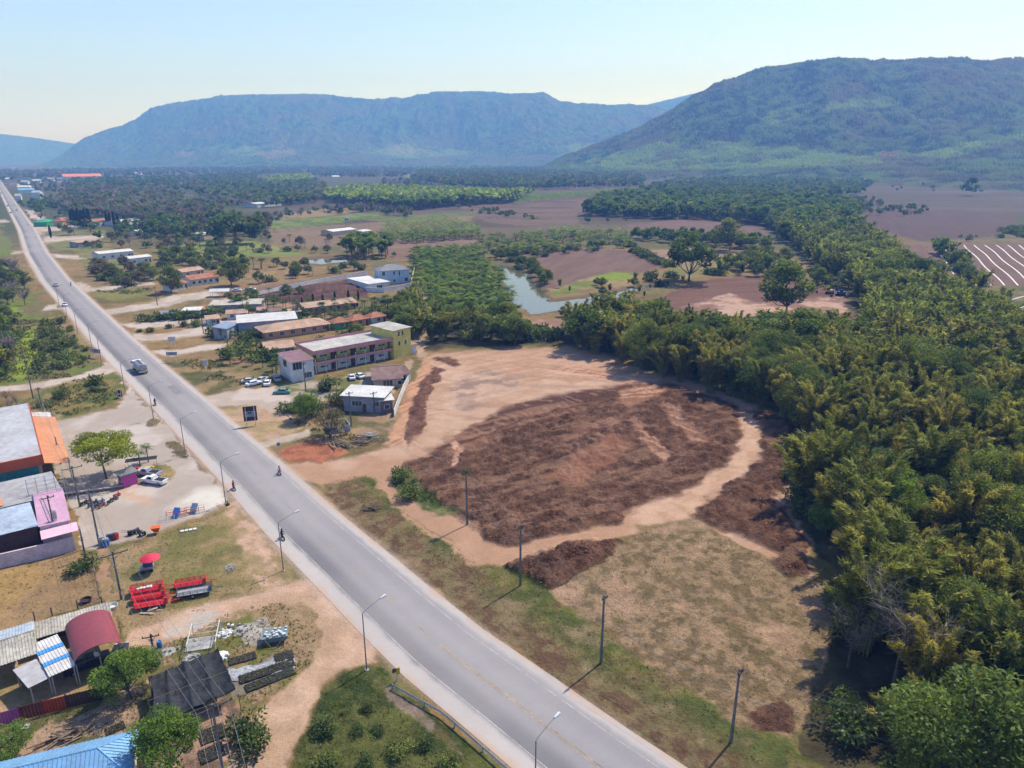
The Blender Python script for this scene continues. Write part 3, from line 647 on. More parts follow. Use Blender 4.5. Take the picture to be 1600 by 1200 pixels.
def leaves(rng, c, a_dir, hl, hw, up=.6, shade=None, val=None):
    """diamond leaf blades: centre, long axis, half length, half width"""
    n = len(c); nrm = rng.normal(size=(n, 3)); nrm[:, 2] = np.abs(nrm[:, 2]) + up
    a = unit(a_dir - (unit(nrm)*(unit(nrm)*a_dir).sum(1, keepdims=True))*.7)
    b = unit(np.cross(unit(nrm), a))
    hl = np.broadcast_to(np.asarray(hl, float).reshape(-1, 1), (n, 1)); hw = np.broadcast_to(np.asarray(hw, float).reshape(-1, 1), (n, 1))
    V = np.stack([c - a*hl, c + b*hw, c + a*hl, c - b*hw], 1).reshape(-1, 3)
    Fq = np.arange(4*n).reshape(n, 4)
    s = rng.rand(n) if shade is None else shade
    v = np.ones(n) if val is None else val
    A = np.repeat(np.stack([s, v, np.zeros(n)], 1), 4, 0)
    return V, Fq, A
def cat_(parts):
    V, Fq, A, o = [], [], [], 0
    for v, f, a in parts:
        V.append(v); Fq.append(f + o); A.append(a); o += len(v)
    return np.concatenate(V), np.concatenate(Fq), np.concatenate(A)
def tube_np(pts, rad, k=5):
    pts = np.asarray(pts, float); n = len(pts); V = []
    for i in range(n):
        d = pts[min(i+1, n-1)] - pts[max(i-1, 0)]; d = d/(np.linalg.norm(d) + 1e-9)
        u = np.cross(d, [0.3, 0.9, 0.1]); u /= np.linalg.norm(u) + 1e-9; w_ = np.cross(d, u)
        for j in range(k):
            an = 2*math.pi*j/k; V.append(pts[i] + rad[i]*(u*math.cos(an) + w_*math.sin(an)))
    Fq = [(i*k + j, i*k + (j+1) % k, (i+1)*k + (j+1) % k, (i+1)*k + j) for i in range(n-1) for j in range(k)]
    return np.array(V), np.array(Fq), np.zeros((n*k, 3))
def broadleaf(seed, n_leaf, leaf, nc=26, wide=.43, low=.18, flat=.75, layered=False):
    """10 m tree: trunk, limbs reaching to foliage clumps, leaf clumps spread through an uneven crown"""
    rng = np.random.RandomState(seed); tr = []; h = 10.
    lean = rng.normal(size=2)*.25
    fork = np.array([lean[0], lean[1], h*low*(.9 + .3*rng.rand())])
    tr.append(tube_np([[0, 0, -.4], [0, 0, .4], fork*[.6, .6, .55], fork], [.32, .24, .19, .16], 6))
    cs = []
    for i in range(nc):
        th = rng.rand()*2*math.pi; ph = math.acos(1 - rng.rand()*1.6)
        rr = (.45 + .55*rng.rand()**.5)
        p = np.array([math.cos(th)*math.sin(ph), math.sin(th)*math.sin(ph), math.cos(ph)])*rr
        p = p*[h*wide*(1 + .25*math.sin(th*2 + seed)), h*wide*(1 + .2*math.cos(th*3 + seed)), h*(1 - low)*.52] + [0, 0, h*(low + (1 - low)*.47)]
        if layered: p[2] = h*(.45 + .5*round((p[2]/h - .45)/.5*4)/4) + rng.normal()*.12
        cs.append(p)
    cs = np.array(cs)
    for p in cs[::2]:
        mid = (fork + p)/2 + rng.normal(size=3)*.35; mid[2] -= .3
        tr.append(tube_np([fork, mid, p], [.12, .07, .025], 4))
    cr = rng.uniform(.75, 1.6, nc)*h*.115*(wide/.4)
    per = (cr**2/np.sum(cr**2)*n_leaf).astype(int) + 1
    parts = []
    for p, r_, k in zip(cs, cr, per):
        d = unit(rng.normal(size=(k, 3))); rad = r_*(.35 + .65*rng.rand(k, 1)**.4)
        fl = np.array([1.15, 1.15, flat if not layered else .28])
        c = p + d*rad*fl
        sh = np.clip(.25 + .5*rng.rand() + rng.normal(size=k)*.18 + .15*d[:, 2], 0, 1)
        parts.append(leaves(rng, c, unit(d + rng.normal(size=(k, 3))*.8), leaf*rng.uniform(.6, 1.3, k), leaf*.5*rng.uniform(.6, 1.2, k), .5, sh, rng.uniform(.8, 1.2)*np.ones(k)))
    return cat_(tr), cat_(parts)
def bamboo(seed, n_culm, n_tuft, hl, hw, h=12., spread=4.2):
    rng = np.random.RandomState(seed); tr = []; parts = []
    for i in range(n_culm):
        th = rng.rand()*2*math.pi; r0 = rng.rand()**.5*.9; hh = h*rng.uniform(.5, 1.08); rr = spread*rng.uniform(.15, 1.)*(.55 + .45*rng.rand())
        d = np.array([math.cos(th), math.sin(th), 0]); base = d*r0
        droop = rng.uniform(.02, .22)
        f = lambda t: base + d*rr*np.power(t, 2.6)[..., None] + np.array([0, 0, 1.])*(hh*(t - droop*np.power(t, 3.5)))[..., None]
        ts = np.linspace(0, 1, 7); P = f(ts); tr.append(tube_np(P, np.linspace(.07, .012, 7), 3))
        t = rng.uniform(.22, 1.0, n_tuft)**.75; c = f(t)
        off = unit(rng.normal(size=(n_tuft, 3)))*(.15 + .55*(1 - np.abs(t - .6)))[:, None]*rng.rand(n_tuft, 1)**.6*[1, 1, .8]
        c = c + off; ax = unit(off*[1, 1, .2] + d*.5 + np.array([0, 0, .35]) + rng.normal(size=(n_tuft, 3))*.25)
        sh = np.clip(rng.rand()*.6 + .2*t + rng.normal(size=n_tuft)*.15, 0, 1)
        parts.append(leaves(rng, c, ax, hl*rng.uniform(.6, 1.3, n_tuft), hw*rng.uniform(.6, 1.3, n_tuft), .2, sh, np.full(n_tuft, rng.uniform(.75, 1.25))))
    return cat_(tr), cat_(parts)
def palm(seed, th_, nf=22, fl=4.0, leafl=8, droopy=1.0):
    """feather palm with th_ metre stem"""
    rng = np.random.RandomState(seed); bend = rng.normal(size=2)*.04*th_
    st = [[bend[0]*t*t, bend[1]*t*t, th_*t - .3*(t == 0)] for t in (0, .3, .6, 1)]
    tr = [tube_np(st, [.26, .17, .15, .16], 6)]; top = np.array(st[-1]); parts = []
    for i in range(nf):
        th = i*2.4 + rng.rand()*.3; up = rng.uniform(-.15, 1.15); L_ = fl*rng.uniform(.8, 1.05)
        d = np.array([math.cos(th), math.sin(th), 0]); side = np.array([-d[1], d[0], 0])
        ts = np.linspace(.08, 1, leafl)
        rx = L_*(ts*math.cos(up*.8)*.95); rz_ = L_*(math.sin(up)*ts*1.0 - droopy*.62*ts**2)
        P = top + d*rx[:, None] + np.array([0, 0, 1.])*rz_[:, None]
        wv = L_*.22*np.sin(np.pi*np.clip(ts*.9 + .12, 0, 1))
        s = rng.uniform(.2, .9)
        for sg in (-1, 1):
            c = P + side*sg*wv[:, None]*.5 + np.array([0, 0, -.22])*wv[:, None] + d*.12
            ax = unit(side*sg + d*.55 + np.array([0, 0, -.35]))*np.ones((leafl, 1))
            n = leafl; b = unit(np.cross(ax, [0, 0, 1.])); hl = (wv*.62)[:, None]; hw = L_/leafl*.42
            V = np.stack([c - ax*hl, c + b*hw, c + ax*hl, c - b*hw], 1).reshape(-1, 3)
            A = np.repeat(np.stack([np.clip(s + rng.normal(size=n)*.1, 0, 1), np.ones(n), np.zeros(n)], 1), 4, 0)
            parts.append((V, np.arange(4*n).reshape(n, 4), A))
    return cat_(tr), cat_(parts)
def shrub(seed, n, leaf):
    rng = np.random.RandomState(seed); parts = []
    for i in range(9):
        p = rng.normal(size=3)*[.45, .45, .22] + [0, 0, .5]; k = n//9; d = unit(rng.normal(size=(k, 3)))
        c = p + d*(.28 + .3*rng.rand(k, 1))*[1.1, 1.1, .8]; c[:, 2] = np.abs(c[:, 2])
        parts.append(leaves(rng, c, unit(d + rng.normal(size=(k, 3))*.6), leaf*rng.uniform(.6, 1.3, k), leaf*.5, .5, np.clip(rng.rand() + rng.normal(size=k)*.2, 0, 1), np.full(k, rng.uniform(.8, 1.2))))
    st = [tube_np([[0, 0, -.05], [rng.normal()*.1, rng.normal()*.1, .35], [rng.normal()*.3, rng.normal()*.3, .75]], [.04, .03, .01], 4) for _ in range(4)]
    return cat_(st), cat_(parts)
def cypress(seed, n):
    rng = np.random.RandomState(seed); t = rng.rand(n); th = rng.rand(n)*2*math.pi
    r_ = 1.05*np.sin(np.pi*np.clip(t*.93 + .07, 0, 1))**.6*rng.uniform(.6, 1.05, n)
    c = np.stack([np.cos(th)*r_, np.sin(th)*r_, .5 + t*9.5], 1)
    lv = leaves(rng, c, np.stack([np.cos(th)*.4, np.sin(th)*.4, np.ones(n)], 1), .5, .2, 0, rng.rand(n))
    return tube_np([[0, 0, -.3], [0, 0, 9]], [.2, .04], 5), lv
def bare(seed, hw=.022):
    """leafless tree: trunk, limbs and a haze of fine twigs"""
    rng = np.random.RandomState(seed); tr = [tube_np([[0, 0, -.4], [.1, 0, 2.5], [.1, .1, 4]], [.2, .14, .11], 5)]; tw = []
    for i in range(11):
        th = rng.rand()*6.28; o = np.array([.1, .1, rng.uniform(2.6, 4.2)]); L_ = rng.uniform(3, 5)
        e = o + np.array([math.cos(th)*.62, math.sin(th)*.62, .95])*L_; m = (o + e)/2 + rng.normal(size=3)*.3
        tr.append(tube_np([o, m, e], [.09, .06, .015], 4))
        k = 34; t = rng.rand(k, 1)**.7; c = o + (e - o)*t; d = unit(rng.normal(size=(k, 3)) + [0, 0, .7]); c = c + d*.7
        tw.append(leaves(rng, c, d, rng.uniform(.5, 1.1, k), hw, 0, rng.rand(k)))
    return cat_(tr), cat_(tw)
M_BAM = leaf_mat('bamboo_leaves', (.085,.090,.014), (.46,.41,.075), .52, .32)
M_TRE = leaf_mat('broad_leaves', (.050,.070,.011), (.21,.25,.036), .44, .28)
M_BRI = leaf_mat('bright_leaves', (.07,.125,.015), (.19,.27,.03), .42, .12)
M_YEL = leaf_mat('lime_leaves', (.15,.17,.012), (.40,.42,.03), .45, .08)
M_PAL = leaf_mat('palm_fronds', (.020,.045,.010), (.10,.15,.026), .25, .2)
M_OIL = leaf_mat('oil_palm_fronds', (.024,.050,.008), (.21,.28,.030), .30, .28)
M_RUB = leaf_mat('plantation_leaves', (.08,.12,.016), (.27,.34,.040), .45, .12)
M_BAR = leaf_mat('dry_twigs', (.15,.115,.10), (.32,.26,.22), .1, .15)
M_DRY = leaf_mat('dry_leaves', (.075,.065,.025), (.22,.17,.075), .3, .2)
M_SHR = leaf_mat('shrub_leaves', (.05,.065,.014), (.17,.20,.04), .3, .3)
M_CYP = leaf_mat('cypress_leaves', (.012,.028,.012), (.04,.07,.025), .15, .15)
# kind: builder(lod), foliage material, stem material, object name, part names, base height
KIND = {
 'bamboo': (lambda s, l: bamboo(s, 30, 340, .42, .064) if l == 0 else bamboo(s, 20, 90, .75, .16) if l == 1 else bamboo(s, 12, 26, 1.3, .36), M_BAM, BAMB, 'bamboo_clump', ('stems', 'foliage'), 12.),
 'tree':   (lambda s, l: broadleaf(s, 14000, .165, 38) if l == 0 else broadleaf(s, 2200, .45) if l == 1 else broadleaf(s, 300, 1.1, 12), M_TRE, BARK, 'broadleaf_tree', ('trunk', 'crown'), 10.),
 'bright': (lambda s, l: broadleaf(s, 10000, .21, 40, .42, .2) if l == 0 else broadleaf(s, 2200, .45), M_BRI, BARK, 'broadleaf_tree', ('trunk', 'crown'), 10.),
 'rubber': (lambda s, l: broadleaf(s, 420, .85, 12, .30, .42, .9) if l <= 1 else broadleaf(s, 60, 2.1, 7, .34, .4), M_RUB, BARK, 'plantation_tree', ('trunk', 'crown'), 10.),
 'bare':   (lambda s, l: bare(s, .022 if l == 0 else .075), M_BAR, BARK, 'leafless_tree', ('trunk', 'twigs'), 9.),
 'dry':    (lambda s, l: broadleaf(s, 2600, .3) if l == 0 else broadleaf(s, 900, .6) if l == 1 else broadleaf(s, 90, 1.8, 9), M_DRY, BARK, 'dry_tree', ('trunk', 'crown'), 10.),
 'palm':   (lambda s, l: palm(s, 5.0, 20, 3.2, 9, 1.2), M_PAL, BARK, 'palm_tree', ('trunk', 'fronds'), 7.),
 'oil':    (lambda s, l: palm(s, 3.0, 26, 4.3, 7, .75) if l <= 1 else palm(s, 2.5, 12, 4.3, 4, .75), M_OIL, BARK, 'oil_palm', ('trunk', 'fronds'), 5.5),
 'shrub':  (lambda s, l: shrub(s, 900, .10) if l == 0 else shrub(s, 300, .18), M_SHR, BARK, 'shrub', ('stems', 'foliage'), 1.),
 'cypress': (lambda s, l: cypress(s, 700), M_CYP, BARK, 'cypress_tree', ('trunk', 'crown'), 10.),
}
_pc = {}
def proto(kind, var, lod):
    k = (kind, var, lod)
    if k not in _pc:
        b = KIND[kind]; (tv, tf, ta), (lv, lf, la) = b[0](var*13 + 7 + len(kind), lod)
        mt = mesh_np(b[3] + '_' + b[4][0], tv, tf, True); mt.materials.append(b[2])
        ml = mesh_np(b[3] + '_' + b[4][1], lv, lf); attr(ml, 'Leaf', la); ml.materials.append(b[1])
        _pc[k] = (mt, ml, (lv, lf, la), (tv, tf))
    return _pc[k]
PL = []          # every plant: kind, x, y, height, label, group
rnd = random.Random(11)
def on_road(x, y, m=7.6): return abs(x - float(np.interp(y, RY, RXC)))*.8 < m
def zone(kind, poly, sp_, h0, h1, label, group, keep=1.0, z=0, mask=None, grid=None):
    P = [W(*p) for p in poly]; pw = [(p.x, p.y) for p in P]
    x0, x1 = min(p[0] for p in pw), max(p[0] for p in pw); y0, y1 = min(p[1] for p in pw), max(p[1] for p in pw)
    nx, ny = int((x1 - x0)/sp_) + 2, int((y1 - y0)/sp_) + 2
    gx, gy = np.meshgrid(np.arange(nx), np.arange(ny)); rng = np.random.RandomState(len(PL) + 3)
    j = .38 if grid is None else grid
    gx = x0 + (gx + (gy % 2)*.5 + rng.uniform(-j, j, gx.shape))*sp_; gy = y0 + (gy + rng.uniform(-j, j, gy.shape))*sp_
    m = inpoly(pw, gx, gy) & (rng.rand(*gx.shape) < keep)
    if mask is not None: m &= fbm(gx, gy, mask[0], 3, mask[1]) > mask[2]
    for x, y in zip(gx[m], gy[m]):
        if on_road(x, y) or abs(x) > y*1.15 + 6: continue
        ks = kind if isinstance(kind, str) else rnd.choice(kind)
        h_ = rnd.uniform(h0, h1); PL.append((ks, float(x), float(y), min(h_, 3.2) if ks == 'shrub' else h_, label, group))
def one(kind, fx, fy, ty, label, group=None, h=None):
    p = W(fx, fy); PL.append((kind, p.x, p.y, h if h else hpx(fx, fy, ty), label, group))

# -- right-hand grove
RM = [(1250,690),(1242,765),(1290,850),(1332,905),(1325,960),(1310,1040),(1290,1130),(1310,1300),(2100,1300),(1900,700),(1660,575),(1570,530),(1510,480),(1440,445),(1400,418),(1330,350),(1270,340),(1200,352),(1215,372),(1250,400),(1278,428),(1330,455),(1345,500),(1338,560),(1290,640)]
zone(('bamboo','bamboo','bamboo','bamboo','bamboo','bamboo','bamboo','tree','bamboo'), RM, 6.9, 8.5, 17, 'tall plant of the dense grove filling the right side of the view', 'plants of the dense grove on the right')
zone(('bamboo','bamboo','tree'), [(900,548),(962,562),(1062,603),(1185,642),(1250,680),(1295,640),(1335,560),(1290,530),(1180,545),(1080,535),(980,512),(930,512),(895,525)], 5.6, 10, 15, 'leafy plant of the tall belt behind the cleared plot', 'plants of the belt behind the cleared plot')
zone(('bamboo','tree','bamboo','shrub'), [(672,538),(760,540),(812,538),(815,508),(760,505),(700,500),(650,500),(640,540)], 6.0, 7, 11, 'leafy plant of the belt between the cleared plot and the palms', 'plants of the belt north of the sandy ground')
zone(('bamboo','tree','tree'), [(915,338),(1000,342),(1100,343),(1190,352),(1222,365),(1330,352),(1340,330),(1280,316),(1100,308),(1000,308),(945,313)], 9.5, 11, 17, 'tree of the long belt across the far fields', 'trees of the long belt across the fields')
zone(('shrub','tree','shrub'), [(815,536),(893,530),(893,518),(815,518)], 4.5, 2.5, 5, 'bush of the low gap in the belt behind the plot', 'bushes of the low gap behind the plot', .9)
# bank plants round the pond
zone(('tree','bamboo','shrub'), [(852,452),(930,440),(1000,432),(1045,428),(1080,440),(1030,460),(960,476),(905,486),(930,500),(1010,500),(1050,485),(1040,500),(1000,512),(900,506),(862,497),(940,470),(940,452),(855,466)], 6.5, 2.5, 5.5, 'bushy plant on the bank of the long pond', 'plants on the bank of the long pond', .45)
zone(('tree','shrub'), [(836,412),(860,440),(850,452),(828,428),(800,411),(770,402),(780,398)], 6.5, 4, 7.5, 'bushy plant on the spit beside the ploughed field', 'plants on the spit by the pond')
zone(('shrub',), [(985,393),(1000,393),(1050,415),(1040,420)], 5, 2, 3.5, 'low bush of the hedge between two ploughed fields', 'hedge bushes between the ploughed fields')
zone('tree', [(975,372),(1010,378),(1130,388),(1200,392),(1200,384),(1130,378),(1010,370)], 9, 7, 10, 'round tree of the row below the far ploughed field', 'trees of the row below the far ploughed field')
zone(('tree','shrub','bamboo'), [(1160,402),(1200,400),(1262,432),(1330,455),(1320,462),(1250,436),(1160,432),(1080,432),(1120,420)], 8, 6, 11, 'tree beside the dug-out field', 'trees beside the dug-out field')
one('tree', 1228,492,412, 'big dark-leaved tree standing at the edge of the dug-out field')
one('tree', 1076,440,368, 'big dark-leaved tree standing alone between pond and ploughed fields')
one('tree', 1140,392,344, 'dark tree standing at the end of the tree row below the far field')
one('tree', 1512,306,279, 'round dark tree standing alone in the paddies on the right')
one('bright', 1385,850,745, 'bright green spreading tree at the edge of the grove beside the heaps')
one('bright', 1290,835,790, 'bright green bush-like tree where the grove meets the heaps')
one('bamboo', 1500,1000,925, 'yellowish bamboo clump at the lower right of the grove', h=13)
one('bare', 1325,1045,985, 'bare grey tree with upright twigs at the edge of the stubble field', h=10)
one('bare', 1395,1080,970, 'taller bare grey tree tangled in the grove beside the stubble field', h=16)
# -- oil palms
zone('oil', [(655,470),(645,425),(640,396),(745,390),(785,440),(800,480),(815,500),(740,505),(690,500)], 7.6, 5.5, 8, 'oil palm in the plantation beside the long pond', 'oil palms beside the long pond', grid=.12)
zone('oil', [(590,374),(600,350),(700,342),(752,356),(748,374),(660,380),(610,380)], 8.5, 5.5, 7.5, 'oil palm in the dark plantation beyond the small pond', 'oil palms beyond the small pond', grid=.12)
zone('oil', [(748,372),(755,392),(800,398),(900,390),(985,385),(985,362),(900,356),(850,360),(800,372)], 9.5, 5, 7.5, 'oil palm in the open orchard behind the ploughed field', 'oil palms behind the ploughed field', .8, grid=.15)
zone('oil', [(420,352),(580,338),(600,345),(500,358),(430,366)], 12, 3, 4.5, 'low palm in the strip across the far fields', 'low palms across the far fields', grid=.1)
zone('oil', [(800,316),(820,306),(1000,294),(1005,300),(920,308),(800,322)], 10, 5, 7, 'palm of the far plantation edge', 'palms of the far plantation edge', grid=.1)
zone('rubber', [(512,306),(560,300),(660,303),(800,309),(830,306),(800,318),(720,322),(640,330),(560,322),(515,316)], 9.5, 13, 16, 'bright green plantation tree beyond the fields', 'bright plantation trees beyond the fields', grid=.15)
zone(('tree','bare','dry'), [(505,330),(560,325),(640,332),(640,342),(560,332),(520,336)], 12, 6, 10, 'tree in front of the bright plantation', 'trees in front of the bright plantation')
# -- east side of the road
zone(('bare','dry','bare','tree'), [(85,322),(110,300),(240,300),(345,330),(350,345),(225,350),(110,335)], 10, 8, 13, 'brown leafless tree of the dry wood north of the village', 'trees of the dry wood')
zone(('tree','tree','dry'), [(240,345),(350,345),(425,350),(425,362),(350,378),(300,372),(240,372),(215,362),(230,350)], 11, 7, 12, 'dark tree among the roadside farms', 'trees among the roadside farms', .8)
zone('tree', [(32,320),(90,312),(110,306),(100,322),(75,336),(50,333)], 14, 5, 8, 'tree beside the far stretch of road', 'trees beside the far road')
zone(('palm','tree'), [(175,352),(240,348),(330,366),(330,378),(240,372),(210,378),(180,370)], 10, 6, 9, 'palm or small tree around the far farmhouses', 'palms and trees around the far farmhouses', .7)
zone(('tree','shrub','dry'), [(165,421),(232,418),(245,440),(200,446),(160,440),(145,428)], 7.5, 4, 8, 'bushy tree beside the white-roofed sheds', 'trees beside the white-roofed sheds', .75)
zone(('tree','tree','shrub'), [(245,402),(340,398),(400,420),(340,422),(300,425),(250,425)], 8.5, 5, 8, 'tree behind the orange-roofed farmhouse', 'trees behind the orange-roofed farmhouse', .8)
zone(('tree','palm','dry'), [(380,432),(470,418),(560,412),(590,405),(480,420),(430,415),(380,412)], 8, 4.5, 7.5, 'tree on the bank of the small pond', 'trees on the bank of the small pond', .85)
zone(('rubber',), [(540,404),(605,404),(612,396),(560,390)], 7, 10, 14, 'slender pale-trunked tree between pond and brown field', 'slender pale-trunked trees by the small pond')
zone(('tree','bare'), [(0,415),(20,420),(60,470),(25,482),(-40,480),(-60,400)], 8, 6, 9, 'roadside tree on the left above the first side path', 'roadside trees above the first side path', .8)
one('tree', 362,447,405, 'round dense tree beside the long orange-roofed house')
one('tree', 355,382,330, 'tall round tree beside the far white shed'); one('tree', 400,380,334, 'slender dark tree right of the far white shed')
one('tree', 268,458,418, 'reddish dark tree left of the orange-roofed farmhouse')
for i, (x, y, t) in enumerate([(113,352,328),(117,353,326),(121,354,329),(125,354,325),(130,355,328),(135,355,327),(141,356,326),(168,352,330),(173,352,332),(179,353,331),(185,353,333)]):
    one('cypress', x, y, t, 'dark columnar cypress in the row before the red-roofed compound', 'cypresses before the red-roofed compound')
one('cypress', 80,372,352, 'dark columnar cypress standing alone by the second side path')
zone(('tree','palm','dry','bare'), [(60,345),(100,330),(170,358),(240,372),(300,378),(370,382),(400,395),(330,395),(240,388),(160,382),(110,378)], 15, 5, 9, 'tree scattered among the far farm plots', 'scattered trees among the far farm plots', .5)
zone(('tree','dry','shrub'), [(360,385),(480,392),(600,395),(640,400),(600,402),(560,396),(480,396),(400,398)], 10, 3, 6, 'tree or bush along the field edge above the small pond', 'trees along the field edge above the small pond', .75)
zone(('tree','shrub','palm'), [(345,442),(480,425),(560,414),(580,420),(470,434),(380,448)], 8, 4, 7, 'tree or bush behind the brown lot', 'trees behind the brown lot', .7)
zone(('tree','shrub','oil'), [(750,396),(775,404),(800,405),(985,388),(1000,392),(985,382),(900,388),(800,394)], 7, 3, 6, 'bush on the grassy strip above the ploughed field', 'bushes above the ploughed field', .8)
zone(('tree','shrub'), [(700,320),(740,332),(900,353),(985,352),(1000,345),(985,344),(900,350),(745,326)], 12, 3, 7, 'tree on the border of the far ploughed fields', 'trees on the border of the far ploughed fields', .55)
zone(('tree','shrub','dry'), [(1325,318),(1350,310),(1445,333),(1440,340),(1345,335)], 13, 5, 9, 'tree at the paddy corner beyond the grove', 'trees at the paddy corner', .5)
zone(('shrub','tree'), [(1340,375),(1440,378),(1600,362),(1600,370),(1440,384)], 12, 2, 4, 'bush on the bank between the right-hand fields', 'bushes on the bank between the right-hand fields', .5)
zone(('shrub',), [(1560,362),(1620,352),(1640,362),(1600,372)], 6, 2.5, 4.5, 'green bush of the thicket at the right field edge', 'green bushes at the right field edge', .9)
zone(('bamboo','tree','shrub'), [(1460,395),(1500,440),(1560,490),(1620,540),(1700,570),(1700,560),(1620,520),(1560,470),(1510,420),(1480,395)], 6, 6, 12, 'tall plant at the ragged far edge of the grove', 'tall plants at the far edge of the grove', .6)
zone(('tree','shrub','dry'), [(130,385),(165,384),(240,386),(245,390),(170,388),(135,388)], 9, 3, 6, 'small tree around the white-roofed sheds', 'small trees around the white-roofed sheds', .5)
zone(('tree','shrub','dry'), [(140,415),(160,412),(200,440),(235,446),(200,450),(150,440)], 5, 3, 6, 'roadside bush above the tarred turning', 'roadside bushes above the tarred turning', .7)
zone(('palm','shrub'), [(255,497),(340,491),(345,499),(262,505)], 4.4, 2.5, 4.5, 'palm or bush between the hedge and the small office', 'palms between the hedge and the small office', .8)
zone('palm', [(395,482),(440,486),(480,490),(560,482),(640,478),(560,476),(440,478)], 4.6, 4, 6, 'palm of the row before the peach row house', 'palms before the peach row house', .8)
zone(('tree','palm','dry'), [(345,372),(420,370),(520,378),(590,376),(600,384),(500,392),(420,380)], 13, 4, 8, 'tree on the open land north of the small pond', 'trees north of the small pond', .5)
zone(('tree','bare','shrub'), [(410,338),(500,328),(590,327),(600,331),(500,336),(420,346)], 12, 4, 7, 'tree of the hedgerow beside the orange field', 'trees of the hedgerow beside the orange field', .6)
zone(('tree','palm','shrub','dry'), [(215,375),(330,385),(400,400),(345,412),(240,398)], 9, 4, 8, 'tree or palm around the green meadow', 'trees around the green meadow', .5)
zone(('palm','tree','shrub'), [(345,470),(400,466),(470,462),(475,472),(400,482),(350,484)], 6, 3.5, 6, 'palm or tree above the garden cabins', 'palms and trees above the garden cabins', .6)
zone(('shrub','palm'), [(560,560),(585,556),(640,548),(650,556),(600,566),(575,572)], 4.5, 2, 4, 'garden plant along the motel car park', 'garden plants along the motel car park', .7)
# motel gardens
zone(('palm','shrub','palm'), [(350,540),(400,535),(440,548),(440,585),(420,592),(345,565)], 4.6, 3.5, 5.5, 'garden plant before the pink and yellow motel', 'garden plants before the motel', .8)
zone(('shrub','palm'), [(300,512),(345,508),(400,520),(405,530),(350,530),(310,525)], 5.2, 2, 4.5, 'garden plant in front of the pale hall', 'garden plants before the hall', .7)
zone(('palm','shrub'), [(440,622),(480,620),(520,600),(540,612),(530,640),(480,650),(450,640)], 5, 3, 5, 'palm or bush beside the motel entrance', 'plants beside the motel entrance', .8)
zone(('palm','shrub','palm'), [(370,480),(420,495),(520,486),(600,478),(645,488),(640,498),(520,502),(430,510),(400,500)], 5.5, 4, 6, 'palm or tree between the garden cabins', 'palms between the garden cabins', .85)
zone(('palm',), [(560,486),(640,478),(650,490),(600,496)], 4.6, 6, 8, 'palm of the dense row below the white house', 'palms below the white house')
zone(('shrub','tree'), [(480,540),(520,528),(560,524),(560,535),(500,552),(470,560)], 5.5, 3.5, 6, 'small tree behind the motel', 'small trees behind the motel', .8)
zone(('bamboo','tree'), [(630,478),(655,478),(652,515),(640,540),(625,500)], 5, 7, 10, 'bushy tree between the motel tower and the track', 'trees between the motel and the track')
one('bright', 480,655,618, 'tree with yellowish crown at the corner of the motel garden'); one('dry', 515,682,640, 'thin dry tree before the grey house')
for x, y in [(390,514),(402,512),(300,505),(325,500),(345,495),(415,505),(380,478)]:
    one('palm', x, y, 0, 'small palm beside the pale hall', 'small palms beside the pale hall', h=4.5)
for i, (x, y, t) in enumerate([(473,484,455),(490,480,448),(505,478,450),(524,475,446),(545,472,443),(560,470,446)]):
    one('cypress', x, y, (y + t*2)/3, 'slim conifer in the row below the brown heaps', 'conifers below the brown heaps')
for x, y in [(241,590),(255,588)]: pass
zone('shrub', [(210,500),(320,492),(330,496),(215,506)], 3.2, 1.6, 2.6, 'clipped bush of the hedge along the drive', 'clipped bushes along the drive', grid=.1)
zone('shrub', [(212,518),(320,504),(330,508),(220,524)], 4, 1.2, 2.2, 'wild bush between two side roads', 'wild bushes between the side roads', .8)
# -- west side of the road
zone(('shrub','shrub','shrub'), [(45,505),(95,500),(135,540),(155,562),(110,578),(50,590),(35,560),(60,530)], 4.6, 1.0, 2.4, 'wild bush on the green land left of the road', 'wild bushes left of the road', .85)
zone(('tree','bare','bamboo'), [(-40,500),(25,505),(35,520),(18,560),(25,600),(-60,600)], 7, 6, 9.5, 'tall tree at the left edge by the second side path', 'trees at the left edge', .9)
zone('shrub', [(60,625),(150,600),(180,605),(170,625),(110,640),(80,650)], 6, 1.4, 2.6, 'low bush in the grass beside the forecourt', 'low bushes beside the forecourt', .6)
zone('bare', [(-60,625),(30,632),(30,655),(-60,640)], 4.5, 3.5, 5.5, 'leafless bush behind the orange shop', 'leafless bushes behind the orange shop')
one('bright', 268,1218,1128, 'bright green round tree beside the black shade net')
one('bright', 206,1092,1022, 'green tree beside the red barrel-roofed carport')
one('bright', 12,1190,1155, 'bright green bush at the lower left corner', h=4)
for x, y, h in ((219,728,4.2),(232,722,4.8)):
    one('palm', x, y, 0, 'spiky potted palm behind the white pickup', 'spiky palms behind the white pickup', h=h)
one('shrub', 135,888,0, 'small round shrub at the pasture corner', h=2.2)
one('shrub', 385,1155,0, 'round dark shrub beside the lower dirt track', h=2.6)
one('shrub', 624,748,0, 'dark bush on the green hump inside the track fork', h=2.4)
one('shrub', 640,778,0, 'lower dark bush on the green hump inside the track fork', h=2.2)
zone('shrub', [(480,1150),(520,1085),(560,1065),(600,1085),(690,1160),(740,1230),(470,1240)], 2.3, .4, 1.5, 'wild bush on the slope below the guardrail', 'wild bushes below the guardrail', .6, grid=.75)
zone('shrub', [(1245,690),(1240,765),(1285,850),(1325,905),(1318,960),(1300,1040),(1270,1130),(1250,1180),(1330,1200),(1340,1100),(1350,960),(1300,850)], 4.2, 2, 4.5, 'bush at the edge of the grove', 'bushes at the edge of the grove', .85)
